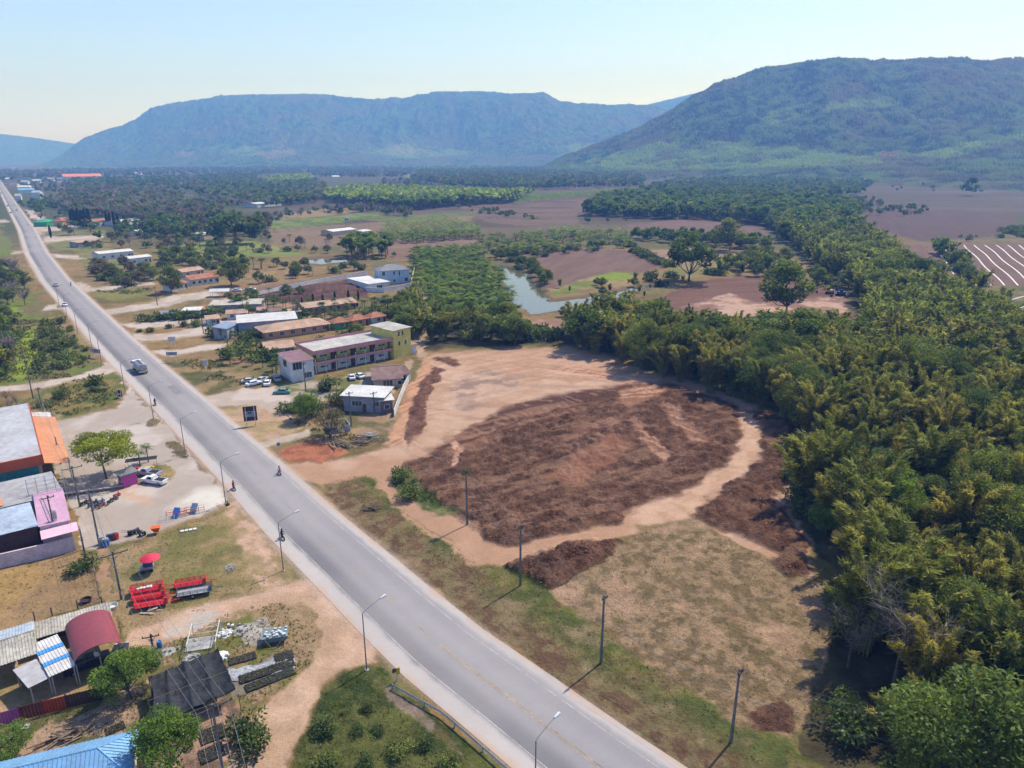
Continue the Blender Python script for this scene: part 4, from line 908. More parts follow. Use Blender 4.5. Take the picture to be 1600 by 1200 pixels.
# -- far woodland (one mass)
FARW = []
def farzone(kind, poly, sp_, h0, h1, keep=1., mask=None):
    n0 = len(PL); zone(kind, poly, sp_, h0, h1, '', '', keep, mask=mask)
    for p in PL[n0:]: FARW.append(p)
    del PL[n0:]
farzone(('tree','bamboo','tree','bare'), [(395,285),(440,282),(500,285),(515,302),(500,316),(420,325),(345,325),(300,300)], 13, 9, 14, .9)
farzone(('tree','tree','bare'), [(110,296),(110,282),(240,280),(400,274),(400,290),(300,300),(230,298),(120,300)], 17, 9, 14, .9)
farzone('rubber', [(410,285),(480,276),(490,284),(425,292)], 15, 13, 16)
farzone(('tree','bamboo','tree','dry'), [(640,284),(660,270),(760,268),(900,262),(990,270),(1008,282),(1000,294),(900,296),(820,299),(700,294)], 19, 12, 18, .9)
farzone(('tree','bare','dry'), [(-20,270),(100,266),(400,263),(620,262),(660,268),(620,280),(500,278),(400,274),(240,275),(60,281),(-20,285)], 27, 9, 15, .85, (160, 3., .38))
farzone(('tree','rubber'), [(620,260),(900,256),(1400,258),(1400,266),(1000,268),(900,262),(640,268)], 30, 10, 15, .9)
farzone('rubber', [(1000,262),(1100,257),(1380,258),(1380,266),(1200,270),(1010,269)], 24, 12, 16, .9)
farzone(('tree','bamboo'), [(1000,300),(1060,285),(1200,280),(1360,290),(1345,305),(1280,312),(1100,306)], 13, 10, 15, .8, (60, 5., .38))
farzone(('tree','dry'), [(1400,258),(1700,250),(1700,266),(1480,272),(1400,268)], 26, 10, 15, .85)
farzone(('tree','shrub'), [(1200,262),(1300,270),(1400,280),(1700,262),(1700,300),(1300,300)], 60, 5, 9, .5)
farzone(('tree','bare'), [(-30,300),(0,296),(3,305),(-10,330),(-60,330)], 16, 7, 10, .8)
farzone(('tree','dry'), [(430,300),(480,292),(515,302),(505,316),(440,322)], 13, 8, 12, .8)
farzone(('tree','bare'), [(600,285),(660,282),(700,296),(660,300),(600,290)], 17, 8, 13, .7)
farzone(('tree','bamboo'), [(1200,262),(1420,262),(1480,270),(1440,285),(1360,284),(1240,284),(1000,282),(1010,268)], 26, 9, 14, .7, (200, 9., .42))
farzone(('tree','bare','dry'), [(60,318),(110,300),(110,280),(30,284),(30,296),(60,300)], 24, 6, 9, .6)
# ---- turn the list into objects: the 300 nearest of a kind on their own, the rest of that kind as one mass
byk = {}
for p in PL: byk.setdefault(p[0], []).append(p)
def lod_of(kind, d): return 0 if d < 215 else 1 if d < 900 else 2
def stuff(kind, items, name, label):
    Vs, Fs, As, o = [], [], [], 0; b = KIND[kind]
    for i, (k, x, y, h, *_r) in enumerate(items):
        l = 1 if y < 420 and k != 'oil' else 2
        lv, lf, la = proto(k, i % 3, l)[2]; s = h/b[5]; an = rnd.random()*6.28; c_, s_ = math.cos(an), math.sin(an)
        v = lv*s; v = np.stack([v[:, 0]*c_ - v[:, 1]*s_ + x, v[:, 0]*s_ + v[:, 1]*c_ + y, v[:, 2]], 1)
        a = la.copy(); a[:, 1] *= rnd.uniform(.95, 1.65); Vs.append(v); Fs.append(lf + o); As.append(a); o += len(v)
    me = mesh_np(name, np.concatenate(Vs), np.concatenate(Fs)); attr(me, 'Leaf', np.concatenate(As))
    link(name, me, b[1], kind='stuff', label=label)
STN = {'bamboo': 'bamboo_grove', 'tree': 'woodland', 'oil': 'palm_plantation', 'rubber': 'tree_plantation', 'bare': 'leafless_woodland', 'dry': 'dry_woodland', 'shrub': 'scrub', 'palm': 'palms'}
KW = {'bamboo': 'bamboo clump', 'tree': 'broad-leaved tree', 'bright': 'bright green tree', 'rubber': 'plantation tree', 'bare': 'leafless tree', 'dry': 'brownish tree', 'palm': 'feather palm', 'oil': 'oil palm', 'shrub': 'shrub', 'cypress': 'conifer'}
KC = {'bamboo': 'bamboo', 'palm': 'palm', 'oil': 'palm', 'shrub': 'shrub'}
LIM = {'bamboo': 300, 'tree': 280, 'oil': 300, 'shrub': 260, 'rubber': 120, 'bare': 110, 'dry': 60}
n_ind = 0
for kind, lst in byk.items():
    lst.sort(key=lambda p: math.hypot(p[1], p[2]))
    for i, (k, x, y, h, label, group) in enumerate(lst[:LIM.get(kind, 300)]):
        b = KIND[k]; d = math.hypot(x, y); mt, ml, _, _ = proto(k, i % 5 if d < 500 else i % 3, lod_of(k, d)); s = h/b[5]
        lab, grp = label, group
        if group:
            import re
            place = re.split(r' (?:along|above|of|on|in|between|beside|behind|beyond|before|below|around|among|at|across|north|left|by) ', label, 1)
            rel = label[len(place[0]):] if len(place) > 1 else ''
            lab = KW[k] + rel; grp = KW[k] + 's: ' + group
        t = bpy.data.objects.new(b[3], None); C.objects.link(t); t.empty_display_size = .3
        t.location = (x, y, max(-.4, min(zg(x, y), .4)) - .05); t.rotation_euler = (0, 0, rnd.random()*6.28); s2 = s*(rnd.uniform(.8, 1.4) if k == 'bamboo' else rnd.uniform(.88, 1.14))
        t.scale = (s2, s2, s); t['label'] = lab; t['category'] = KC.get(k, 'tree')
        if grp: t['group'] = grp
        link(b[4][0], mt, parent=t); link(b[4][1], ml, parent=t); n_ind += 1
    rest = lst[LIM.get(kind, 300):] + [p for p in FARW if p[0] == kind]
    if rest: stuff(kind, rest, STN[kind], 'mass of %ss further off' % KW[kind])
# low weeds and tussocks, uncountable
def weeds(name, polys, sp_, hl, matr, seed, per=5, keep=.8):
    rng = np.random.RandomState(seed); cs = []
    for poly in polys:
        pw = [tuple(W(*p))[:2] for p in poly]; x0, x1 = min(p[0] for p in pw), max(p[0] for p in pw); y0, y1 = min(p[1] for p in pw), max(p[1] for p in pw)
        n = int((x1 - x0)*(y1 - y0)/sp_**2); x = rng.uniform(x0, x1, n); y = rng.uniform(y0, y1, n)
        m = inpoly(pw, x, y) & (fbm(x, y, 6, 3, seed) > .43) & (rng.rand(n) < keep) & (np.abs(x - np.interp(y, RY, RXC))*.78 > 11)
        cs.append(np.stack([x[m], y[m]], 1))
    c = np.concatenate(cs); ii = np.clip(np.searchsorted(YR, c[:, 1]), 0, nr-1); jj = np.clip(((c[:, 0]/c[:, 1] + 1.22)/2.44*(NU-1)).round().astype(int), 0, NU-1)
    z = Z[ii, jj]; c = np.repeat(np.column_stack([c, z]), per, 0); n = len(c)
    s = rng.uniform(.5, 1.4, len(cs) and n); th = rng.rand(n)*6.28
    d = unit(np.stack([np.cos(th), np.sin(th), rng.uniform(.5, 2.2, n)], 1)); L_ = hl*s
    lv = leaves(rng, c + d*L_[:, None]*.9 + np.array([0, 0, -.03]), d, L_, L_*.28, .2, np.clip(np.repeat(rng.rand(n//per), per) + rng.normal(size=n)*.15, 0, 1))
    me = mesh_np(name, lv[0], lv[1]); attr(me, 'Leaf', lv[2]); link(name, me, matr, kind='stuff')
M_WEED = leaf_mat('weed_leaves', (.05,.06,.018), (.21,.20,.045), .4, 0)
M_STRAW = leaf_mat('straw', (.20,.15,.08), (.34,.26,.14), .5, 0)
weeds('weeds', [BR, ISL, [(0,1145),(100,1105),(200,1070),(235,1060),(235,1150),(150,1250),(-60,1290)]], .45, .13, M_WEED, 4)
weeds('weeds', [VG], .95, .13, M_WEED, 14, 5, .6)
weeds('weeds', [VG], .8, .14, M_STRAW, 15, 5, .6)
weeds('weeds', [[(-60,500),(90,500),(150,560),(110,590),(-60,604)], [(100,598),(150,587),(186,588),(204,608),(190,626),(110,650),(60,650)], [(430,640),(480,663),(610,690),(500,690)], [(610,734),(628,736),(652,757),(690,790),(720,800),(690,806),(650,790),(618,762)], [(135,455),(230,462),(240,450),(190,452)], [(245,565),(330,560),(420,600),(320,606)]], .8, .35, M_WEED, 5)
weeds('stubble', [[(980,850),(1000,828),(1100,823),(1190,872),(1222,905),(1268,905),(1300,1000),(1268,1100),(1235,1150),(1160,1130),(1100,1090),(1020,1036),(940,985),(870,936),(900,896),(940,876)]], .8, .13, M_STRAW, 6, 4)
weeds('grass', [LAWN, [(-80,895),(0,888),(122,862),(146,880),(163,940),(45,975),(-80,1000)]], .75, .13, M_STRAW, 7, 4)
# loose clods strewn over the dumped soil
def clods(polys, dens, seed):
    rng = np.random.RandomState(seed); cs = []
    for poly in polys:
        pw = [tuple(W(*p))[:2] for p in poly]; x0, x1 = min(p[0] for p in pw), max(p[0] for p in pw); y0, y1 = min(p[1] for p in pw), max(p[1] for p in pw)
        n = int((x1 - x0)*(y1 - y0)*dens); x = rng.uniform(x0, x1, n); y = rng.uniform(y0, y1, n); m = inpoly(pw, x, y) & (fbm(x, y, 5, 3, 9.) > .40); cs.append(np.stack([x[m], y[m]], 1))
    c = np.concatenate(cs); ii = np.clip(np.searchsorted(YR, c[:, 1]), 0, nr-1); jj = np.clip(((c[:, 0]/c[:, 1] + 1.22)/2.44*(NU-1)).round().astype(int), 0, NU-1)
    kp = (COL[ii, jj].sum(1) < .275) & (LAB[ii, jj] == 3); c, ii, jj = c[kp], ii[kp], jj[kp]
    n = len(c); s = rng.uniform(.07, .20, n)*(1 + .7*(rng.rand(n) > .92)); c3_ = np.column_stack([c, Z[ii, jj]])
    th = rng.rand(n, 1)*6.28 + np.array([[0, 2.1, 4.2]]) + rng.uniform(-.5, .5, (n, 3)); b = np.stack([np.cos(th), np.sin(th), np.full((n, 3), -.35)], -1)*s[:, None, None] + c3_[:, None]
    t_ = c3_ + np.column_stack([rng.normal(size=(n, 2))*.3, rng.uniform(.5, 1., n)])*s[:, None]; V = np.concatenate([b, t_[:, None]], 1).reshape(-1, 3)
    o = np.arange(n)[:, None]*4; Fc = np.concatenate([o + [0, 1, 3], o + [1, 2, 3], o + [2, 0, 3]], 0)
    me = mesh_np('soil_clods', V, Fc); k = rng.rand(n, 1); col = np.repeat(np.array(SOIL)*(1 - k)*1.0 + np.array(SOIL2)*k*1.25, 4, 0); attr(me, 'Col', col); attr(me, 'Tex', np.tile([[.2, .1, 0]], (len(V), 1)))
    link('soil_clods', me, TM, kind='stuff')
clods([DM, DR, [(790,884),(812,871),(840,857),(880,845),(930,838),(977,844),(940,875),(900,895),(852,922),(815,908)], [(672,572),(690,578),(681,610),(668,660),(655,695),(632,706),(640,670),(650,630)], [(1165,1112),(1212,1092),(1242,1108),(1230,1142),(1180,1142)]], 3.5, 3)
print('plants', n_ind, {k: len(v) for k, v in byk.items()}, len(FARW))
# ---------------------------------------------------------------- mesh building
class MB:
    def __init__(s): s.v = []; s.f = []
    def add(s, v, f): o = len(s.v); s.v += [tuple(p) for p in v]; s.f += [tuple(i + o for i in q) for q in f]; return s
    def box(s, x0, x1, y0, y1, z0, z1): return s.hexa([(x0,y0,z0),(x1,y0,z0),(x1,y1,z0),(x0,y1,z0)], [(x0,y0,z1),(x1,y0,z1),(x1,y1,z1),(x0,y1,z1)])
    def hexa(s, b, t): return s.add(list(b) + list(t), [(3,2,1,0),(4,5,6,7),(0,1,5,4),(1,2,6,5),(2,3,7,6),(3,0,4,7)])
    def prism(s, poly, z0, z1):
        n = len(poly); return s.add([(x, y, z0) for x, y in poly] + [(x, y, z1) for x, y in poly], [tuple(range(n))[::-1], tuple(range(n, 2*n))] + [(i, (i+1) % n, (i+1) % n + n, i + n) for i in range(n)])
    def prof(s, pts, y0, y1):
        """side profile (x,z) extruded across y"""
        n = len(pts); return s.add([(x, y0, z) for x, z in pts] + [(x, y1, z) for x, z in pts], [tuple(range(n)), tuple(range(n, 2*n))[::-1]] + [((i+1) % n, i, i + n, (i+1) % n + n) for i in range(n)])
    def tube(s, a, b, r0, r1=None, n=8, cap=True):
        a, b = Vector(a), Vector(b); r1 = r0 if r1 is None else r1; d = (b - a).normalized()
        u = d.cross(Vector((0.31, .87, .2))).normalized(); w_ = d.cross(u); v = []
        for p, r_ in ((a, r0), (b, r1)):
            for i in range(n): an = 2*math.pi*i/n; v.append(p + (u*math.cos(an) + w_*math.sin(an))*r_)
        f = [(i, (i+1) % n, (i+1) % n + n, i + n) for i in range(n)]
        if cap: f += [tuple(range(n))[::-1], tuple(range(n, 2*n))]
        return s.add(v, f)
    def path(s, pts, r, n=6):
        for a, b in zip(pts, pts[1:]): s.tube(a, b, r, r, n)
        return s
    def plate(s, a, b, c, d, th=.05):
        """four-cornered slab of even thickness"""
        P = [Vector(p) for p in (a, b, c, d)]; nrm = (P[1] - P[0]).cross(P[3] - P[0]).normalized()
        if nrm.z < 0: nrm = -nrm; P = P[::-1]
        return s.hexa([p - nrm*th for p in P], P)
    def corr(s, a, b, c, d, pitch=.32, h=.055, th=.03):
        """ribbed metal sheet a-b (eave) to d-c (ridge); ribs run from eave to ridge"""
        a, b, c, d = (Vector(p) for p in (a, b, c, d)); n = max(2, int((b - a).length/pitch)); nrm = (b - a).cross(d - a).normalized()
        if nrm.z < 0: nrm = -nrm
        v = []; f = []
        for i in range(n):
            for t, hh in ((0, 0), (.55, 0), (.68, h), (.87, h)):
                u = (i + t)/n; v += [a.lerp(b, u) + nrm*hh, d.lerp(c, u) + nrm*hh]
        v += [b, c]; m = len(v)//2
        f = [(2*i, 2*i+2, 2*i+3, 2*i+1) for i in range(m-1)]
        o = len(v); v += [p - nrm*th for p in (a, b, c, d)]
        f += [(o, o+3, o+2, o+1), (0, 1, o+3, o), (2*m-2, o+1, o+2, 2*m-1), tuple([o, o+1] + [2*i for i in range(m-1, -1, -1)]), tuple([o+2, o+3] + [2*i+1 for i in range(m)])]
        return s.add(v, f)
    def lathe(s, prof_, c=(0, 0), n=16):
        v = [(c[0] + r_*math.cos(2*math.pi*i/n), c[1] + r_*math.sin(2*math.pi*i/n), z) for r_, z in prof_ for i in range(n)]
        m = len(prof_); return s.add(v, [(j*n + i, j*n + (i+1) % n, (j+1)*n + (i+1) % n, (j+1)*n + i) for j in range(m-1) for i in range(n)])
    def wheel(s, c, r, w_, n=14): return s.tube((c[0], c[1] - w_/2, c[2]), (c[0], c[1] + w_/2, c[2]), r, r, n)
    def build(s, name, m, parent=None, bev=0, smooth=False, **k):
        me = bpy.data.meshes.new(name); me.from_pydata(s.v, [], s.f); me.update()
        if smooth: me.polygons.foreach_set('use_smooth', [True]*len(me.polygons))
        o = link(name, me, m, parent, **k)
        if bev: b = o.modifiers.new('bevel', 'BEVEL'); b.width = bev; b.segments = 2; b.limit_method = 'ANGLE'
        return o
# paints
WHITE = mat('white_render', (.62,.61,.58), .85, amt=.22, scale=.4); PINKW = mat('pinkish_render', (.56,.44,.46), .85, amt=.25)
CREAM = mat('cream_render', (.55,.45,.32), .85, amt=.25); GREYW = mat('grey_render', (.30,.31,.34), .85, amt=.25)
YELW = mat('yellow_render', (.62,.54,.14), .8, amt=.18); PINK = mat('pink_paint', (.56,.25,.27), .7, amt=.2)
PEACH = mat('peach_render', (.55,.30,.17), .8, amt=.25); BLUEW = mat('pale_blue_render', (.42,.50,.60), .8, amt=.2)
CONCR = mat('concrete', (.34,.33,.31), .9, amt=.35, scale=.3); STAINC = mat('stained_concrete_roof', (.46,.44,.40), .9, amt=.3, scale=.25, stain=(.22,.21,.19))
R_GREY = mat('grey_metal_roof', (.42,.42,.43), .5, .15, .3, .15, stain=(.30,.27,.25)); R_WHITE = mat('white_metal_roof', (.60,.60,.58), .5, .1, .15, .2, stain=(.42,.38,.34)); R_BEIGE = mat('beige_fibre_roof', (.43,.40,.34), .8, 0, .35, .3)
R_PALE = mat('pale_blue_metal_roof', (.48,.55,.62), .45, .2, .25, .2); R_PINK = mat('pink_metal_roof', (.60,.36,.47), .55, .05, .15, .2); R_LPINK = mat('light_pink_roof', (.70,.42,.50), .6, 0, .1, .2)
R_RED = mat('dark_red_metal_roof', (.25,.04,.055), .5, .1, .3, .25, stain=(.16,.045,.05)); R_BLUE = mat('blue_metal_roof', (.16,.35,.56), .5, .1, .3, .5, stain=(.14,.24,.36)); R_OR = mat('orange_tile_roof', (.38,.16,.09), .85, 0, .4, .5, .03, 5)
R_SAL = mat('salmon_roof', (.60,.29,.15), .6, 0, .12, .2); R_TAN = mat('tan_tile_roof', (.44,.29,.20), .85, 0, .3, .4, .03, 5); R_BRN = mat('brown_tile_roof', (.24,.15,.135), .8, 0, .35, .5, .03, 5); R_SLATE = mat('slate_roof', (.20,.205,.22), .7, 0, .25, .5, .02, 5)
ORF = mat('orange_red_fascia', (.46,.085,.03), .6, 0, .15); TEAL = mat('teal_panel', (.04,.22,.22), .5, 0, .3, .2); MAROON = mat('maroon_sheet', (.06,.025,.025), .7, 0, .3, .3)
GLASS = mat('window_glass', (.03,.05,.06), .12, 0, .2, .5, spec=.7); TGLASS = mat('teal_glass', (.06,.16,.17), .15, 0, .3, .5, spec=.7); FRAME = mat('white_frame', (.6,.6,.58), .6)
DOORB = mat('brown_door', (.10,.035,.025), .6, 0, .3); STEEL = mat('galvanised_steel', (.42,.43,.44), .5, .4, .25, .8); DSTEEL = mat('dark_steel', (.08,.08,.085), .6, .3, .3)
WOOD = mat('weathered_wood', (.20,.15,.10), .9, 0, .4, 1.); TYRE = mat('tyre_rubber', (.018,.018,.02), .85, 0, .2); RIM = mat('wheel_rim', (.35,.35,.36), .4, .6, .2)
REDP = mat('red_paint', (.55,.025,.03), .45, 0, .2, .5); ORP = mat('orange_paint', (.65,.11,.01), .5, 0, .15); BLUEP = mat('blue_plastic', (.02,.14,.40), .45, 0, .2); GREENP = mat('green_paint', (.05,.28,.10), .6, 0, .2)
CARW = mat('white_car_paint', (.66,.67,.69), .3, 0, .05, spec=.5); CARG = mat('grey_car_paint', (.20,.21,.23), .3, .2, .1); CARD = mat('dark_car_paint', (.025,.03,.035), .3, .1, .1); CARGR = mat('green_car_paint', (.12,.27,.23), .35, 0, .15)
POLE = mat('concrete_pole', (.17,.165,.155), .9, 0, .35, .8); POLEG = mat('grey_lamp_pole', (.24,.245,.25), .5, .4, .2); WIRE = mat('wire_sheath', (.20,.20,.21), .6)
PURPLE = mat('purple_sheet', (.30,.07,.27), .6, 0, .2); DRED = mat('dark_red_sheet', (.16,.025,.03), .6, 0, .3); BRED = mat('bright_red_sheet', (.36,.03,.015), .6, 0, .2); MAGE = mat('magenta_paint', (.50,.07,.30), .6, 0, .15)
NETM = mat('black_net', (.028,.030,.036), .8, 0, .5, .6); STRIPE = mat('blue_stripe_sheet', (.06,.26,.58), .5, 0, .1); TARP = mat('grey_tarp', (.34,.35,.38), .7, 0, .3, .5); BLK = mat('black_plastic', (.02,.02,.022), .6, 0, .3)
YELP = mat('yellow_paint', (.55,.33,.02), .5, 0, .2); LAMPG = mat('lamp_glass', (.62,.64,.66), .3, 0, .05); SKIN = mat('skin', (.30,.17,.11), .6, 0, .1)

def rect(p0, p1, p2, z, L=None, D=None):
    """ground rectangle from three roof-corner sightings at height z: x axis p0->p1, y axis towards p2 (left of it)"""
    a, b, c = W(*p0, z), W(*p1, z), W(*p2, z); ux = (b - a); l = ux.length; ux.normalize(); uy = Vector((-ux.y, ux.x, 0))
    d = (c - a).dot(uy); l = L or l; d = D or d; ctr = a + ux*(l/2) + uy*(d/2)
    return (ctr.x, ctr.y), l, abs(d), math.atan2(ux.y, ux.x)
def side_pt(side, L, D, u, out):
    """local point on a wall: side 0 front(-y) 1 right(+x) 2 back 3 left; u = position along it"""
    if side == 0: return (u, -D/2 - out)
    if side == 1: return (L/2 + out, u)
    if side == 2: return (u, D/2 + out)
    return (-L/2 - out, u)
def opening(root, side, L, D, u, z0, w_, h, kind='window', fm=None, pm=None):
    fm = fm or FRAME; pm = pm or GLASS
    def slab(w2, a, b, o0, o1):
        x0, y0 = side_pt(side, L, D, u - w2/2, o0); x1, y1 = side_pt(side, L, D, u + w2/2, o1)
        return MB().box(min(x0, x1), max(x0, x1), min(y0, y1), max(y0, y1), a, b)
    if kind == 'door':
        d = slab(w_, z0 + .02, z0 + h, -.05, .05).build('door', fm if fm is not FRAME else DOORB, root)
        slab(.08, z0 + h*.45, z0 + h*.52, .051, .09).build('handle', STEEL, d); return
    f = slab(w_ + .16, z0 - .08, z0 + h + .08, -.05, .04).build('window', fm, root)
    n = max(1, round(w_/.9))
    g = MB()
    for i in range(n):
        uu = u - w_/2 + (i + .5)*w_/n; ww = w_/n - .08
        x0, y0 = side_pt(side, L, D, uu - ww/2, .0); x1, y1 = side_pt(side, L, D, uu + ww/2, .055)
        g.box(min(x0, x1), max(x0, x1), min(y0, y1), max(y0, y1), z0, z0 + h)
    g.build('pane', pm, f)
def house(name, label, cat, rc, zw, roof='gable', rise=1.2, over=.5, wm=None, rm=None, wins=(), ribbed=True, zb=-.1, group=None, walls=True, th=.12):
    (cx, cyy), L, D, rz = rc; root = thing(name, label, cat, (cx, cyy, 0), rz, group); wm = wm or WHITE; rm = rm or R_GREY
    hx, hy = L/2, D/2; ox, oy = hx + over, hy + over; dz = rise*over/hy if roof in ('gable', 'hip') else 0
    if walls:
        m = MB(); t_ = zw - .06
        if roof == 'gable': m.add([(-hx,-hy,zb),(hx,-hy,zb),(hx,hy,zb),(-hx,hy,zb),(-hx,-hy,t_),(hx,-hy,t_),(hx,hy,t_),(-hx,hy,t_),(-hx,0,t_+rise),(hx,0,t_+rise)], [(0,1,5,4),(2,3,7,6),(1,2,6,9,5),(3,0,4,8,7),(4,5,9,8),(6,7,8,9),(3,2,1,0)])
        elif roof == 'shed': m.hexa([(-hx,-hy,zb),(hx,-hy,zb),(hx,hy,zb),(-hx,hy,zb)], [(-hx,-hy,t_),(hx,-hy,t_),(hx,hy,t_+rise),(-hx,hy,t_+rise)])
        else: m.box(-hx, hx, -hy, hy, zb, t_)
        m.build('wall', wm, root)
    else:
        m = MB()
        zt = lambda y: zw - .1 + (rise*(y/D + .5) if roof == 'shed' else 0)
        for x in np.linspace(-hx + .15, hx - .15, max(2, int(L/4) + 1)):
            for y in (-hy + .15, hy - .15): MB().box(x-.07, x+.07, y-.07, y+.07, zb, zt(y)).build('post', STEEL, root)
    r_ = MB(); sh = (lambda a, b, c, d: r_.corr(a, b, c, d)) if ribbed else (lambda a, b, c, d: r_.plate(a, b, c, d, th))
    if roof == 'gable':
        sh((-ox,-oy,zw-dz),(ox,-oy,zw-dz),(ox,0,zw+rise),(-ox,0,zw+rise)); sh((ox,oy,zw-dz),(-ox,oy,zw-dz),(-ox,0,zw+rise),(ox,0,zw+rise))
        ro = r_.build('roof', rm, root); MB().tube((-ox, 0, zw+rise+.03), (ox, 0, zw+rise+.03), .10, n=6).build('ridge_cap', rm, ro)
    elif roof == 'shed':
        e = rise*over/D; sh((-ox,-oy,zw-e),(ox,-oy,zw-e),(ox,oy,zw+rise+e),(-ox,oy,zw+rise+e)); r_.build('roof', rm, root)
    elif roof == 'hip':
        k = max(0, hx - hy)*1.0; z1 = zw + rise; z0 = zw - dz; th2 = .1
        A, B, Cc, Dd = (-ox,-oy,z0),(ox,-oy,z0),(ox,oy,z0),(-ox,oy,z0); r1, r2 = (-k,0,z1),(k,0,z1)
        if k < .05: k = .05; r1, r2 = (-k,0,z1),(k,0,z1)
        r_.add([A, B, Cc, Dd, r1, r2] + [(p[0]*.98, p[1]*.98, p[2]-th2) for p in (A, B, Cc, Dd)], [(0,1,5,4),(1,2,5),(2,3,4,5),(3,0,4),(0,6,7,1),(1,7,8,2),(2,8,9,3),(3,9,6,0),(9,8,7,6)])
        ro = r_.build('roof', rm, root); m = MB()
        for a, b in ((A, r1), (B, r2), (Cc, r2), (Dd, r1), (r1, r2)): m.tube(a, b, .09, n=5)
        m.build('hip_cap', rm, ro)
    else:
        r_.box(-ox, ox, -oy, oy, zw, zw + .2); r_.build('roof', rm, root)
    for q in wins: opening(root, q[0], L, D, *q[1:])
    return root, L, D
def W2(side, L, n, z0, w_, h, **k):
    return [(side, (i + .5)*L/n - L/2, z0, w_, h) for i in range(n)]

# ---- big orange shop
rc = rect((62,712), (42,632), (0,724), 6.6, D=24)
t, L, D = house('shop_building', 'big grey-roofed shop with orange fascia and teal end wall at the left edge', 'building', rc, 6.6, 'flat', over=.25, wm=PEACH, rm=R_GREY, wins=[(0, u, .1, 3., 2.6) for u in (-5, 0, 5)])
MB().box(-L/2-.5, L/2+.26, -D/2-.45, -D/2-.26, 5.0, 6.9).build('fascia', ORF, t)
MB().box(-L/2-.50, -L/2-.26, -D/2-.45, D/2, 4.9, 6.9).build('end_fascia', ORF, t)
MB().box(-L/2-.06, -L/2-.003, -D/2+.6, D/2, 1.5, 4.89).build('teal_cladding', TEAL, t)
MB().corr((-L/2+.2, -D/2-4.6, 3.9), (L/2-4.5, -D/2-4.6, 3.9), (L/2-4.5, -D/2-.46, 4.9), (-L/2+.2, -D/2-.46, 4.9)).build('canopy', R_SAL, t)
MB().corr((L/2-4.4, -D/2-4.0, 4.1), (L/2-1., -D/2-4.0, 4.1), (L/2-1., -D/2-.46, 5.0), (L/2-4.4, -D/2-.46, 5.0)).build('white_canopy', R_WHITE, t)
for x in (-L/2+.6, 0, L/2-1.5): MB().box(x-.08, x+.08, -D/2-4.4, -D/2-4.2, -.1, 3.9).build('canopy_post', STEEL, t)
# ---- grey lower shop with orange panel, pale shed, pink shop
rc = rect((97,770), (78,738), (0,797), 4.0, D=17)
t, L, D = house('low_shop', 'low shop with ribbed grey roof holding one orange sheet', 'building', rc, 4.0, 'shed', .5, .3, WHITE, R_GREY, wins=[(0, 0, .1, 3, 2.4)])
MB().corr((-L/2+.1, D/2-8.6, 4.47), (L/2-3.2, D/2-8.6, 4.47), (L/2-3.2, D/2-5.6, 4.56), (-L/2+.1, D/2-5.6, 4.56)).build('orange_sheet', R_SAL, t)
rc = rect((57,821), (45,786), (0,832), 4.6, D=14)
t, L, D = house('maroon_shed', 'tall shed with pale bluish roof and dark maroon end wall', 'building', rc, 4.6, 'shed', .25, .2, MAROON, R_PALE)
rc = rect((108,812), (96,764), (62,823), 4.3)
t, L, D = house('pink_shop', 'pink-roofed shop beside the forecourt with a ladder lying on its roof', 'building', rc, 4.3, 'shed', .15, .2, PINKW, R_PINK, wins=[(0, 0, .1, 2.6, 2.4), (0, -4, .1, 2., 2.4)])
MB().plate((-L/2-2.6, -D/2-.9, 3.3), (-L/2-2.6, D/2+.1, 3.3), (-L/2-.22, D/2+.1, 3.75), (-L/2-.22, -D/2-.9, 3.75), .12).build('front_canopy', R_LPINK, t)
MB().box(-L/2-.06, -L/2-.003, -D/2+.4, D/2-1.5, .05, 2.9).build('roller_shutter', R_GREY, t)
m = MB()
for y in (-.22, .22): m.tube((-L/2+.3, D/2-1.6+y, 4.52), (L/2-2.6, D/2-.9+y, 4.55), .04, n=6)
for i in range(13): u = i/12.5; x = -L/2+.5+(L-3.1)*u; yy = D/2-1.6+.7*u; m.tube((x, yy-.22, 4.53), (x, yy+.22, 4.53), .025, n=5)
pc = t.location.copy()
lad = m.build('ladder', STEEL, None); lad.location = pc; lad.rotation_euler = (0, 0, rc[3]); lad['label'] = 'long metal ladder lying on the pink roof'; lad['category'] = 'ladder'
bf = thing('billboard_frame', 'bare steel billboard frame standing over the pink shop roof', 'billboard frame', pc, rc[3]); xq = L/2 + .6
for y in np.linspace(-D/2-.6, D/2+.8, 5): MB().tube((xq, y, -.1), (xq, y, 7.2), .05, n=6).build('post', STEEL, bf); MB().tube((xq-1.3, y, 4.5), (xq-1.3, y, 6.2), .035, n=6).build('strut', STEEL, bf)
for z in (4.7, 5.5, 6.3, 7.1): MB().tube((xq, -D/2-.7, z), (xq, D/2+.9, z), .035, n=6).build('rail', STEEL, bf)
for z in (4.8, 6.1): MB().tube((xq-1.3, -D/2-.7, z), (xq-1.3, D/2+.9, z), .035, n=6).build('rail', STEEL, bf)
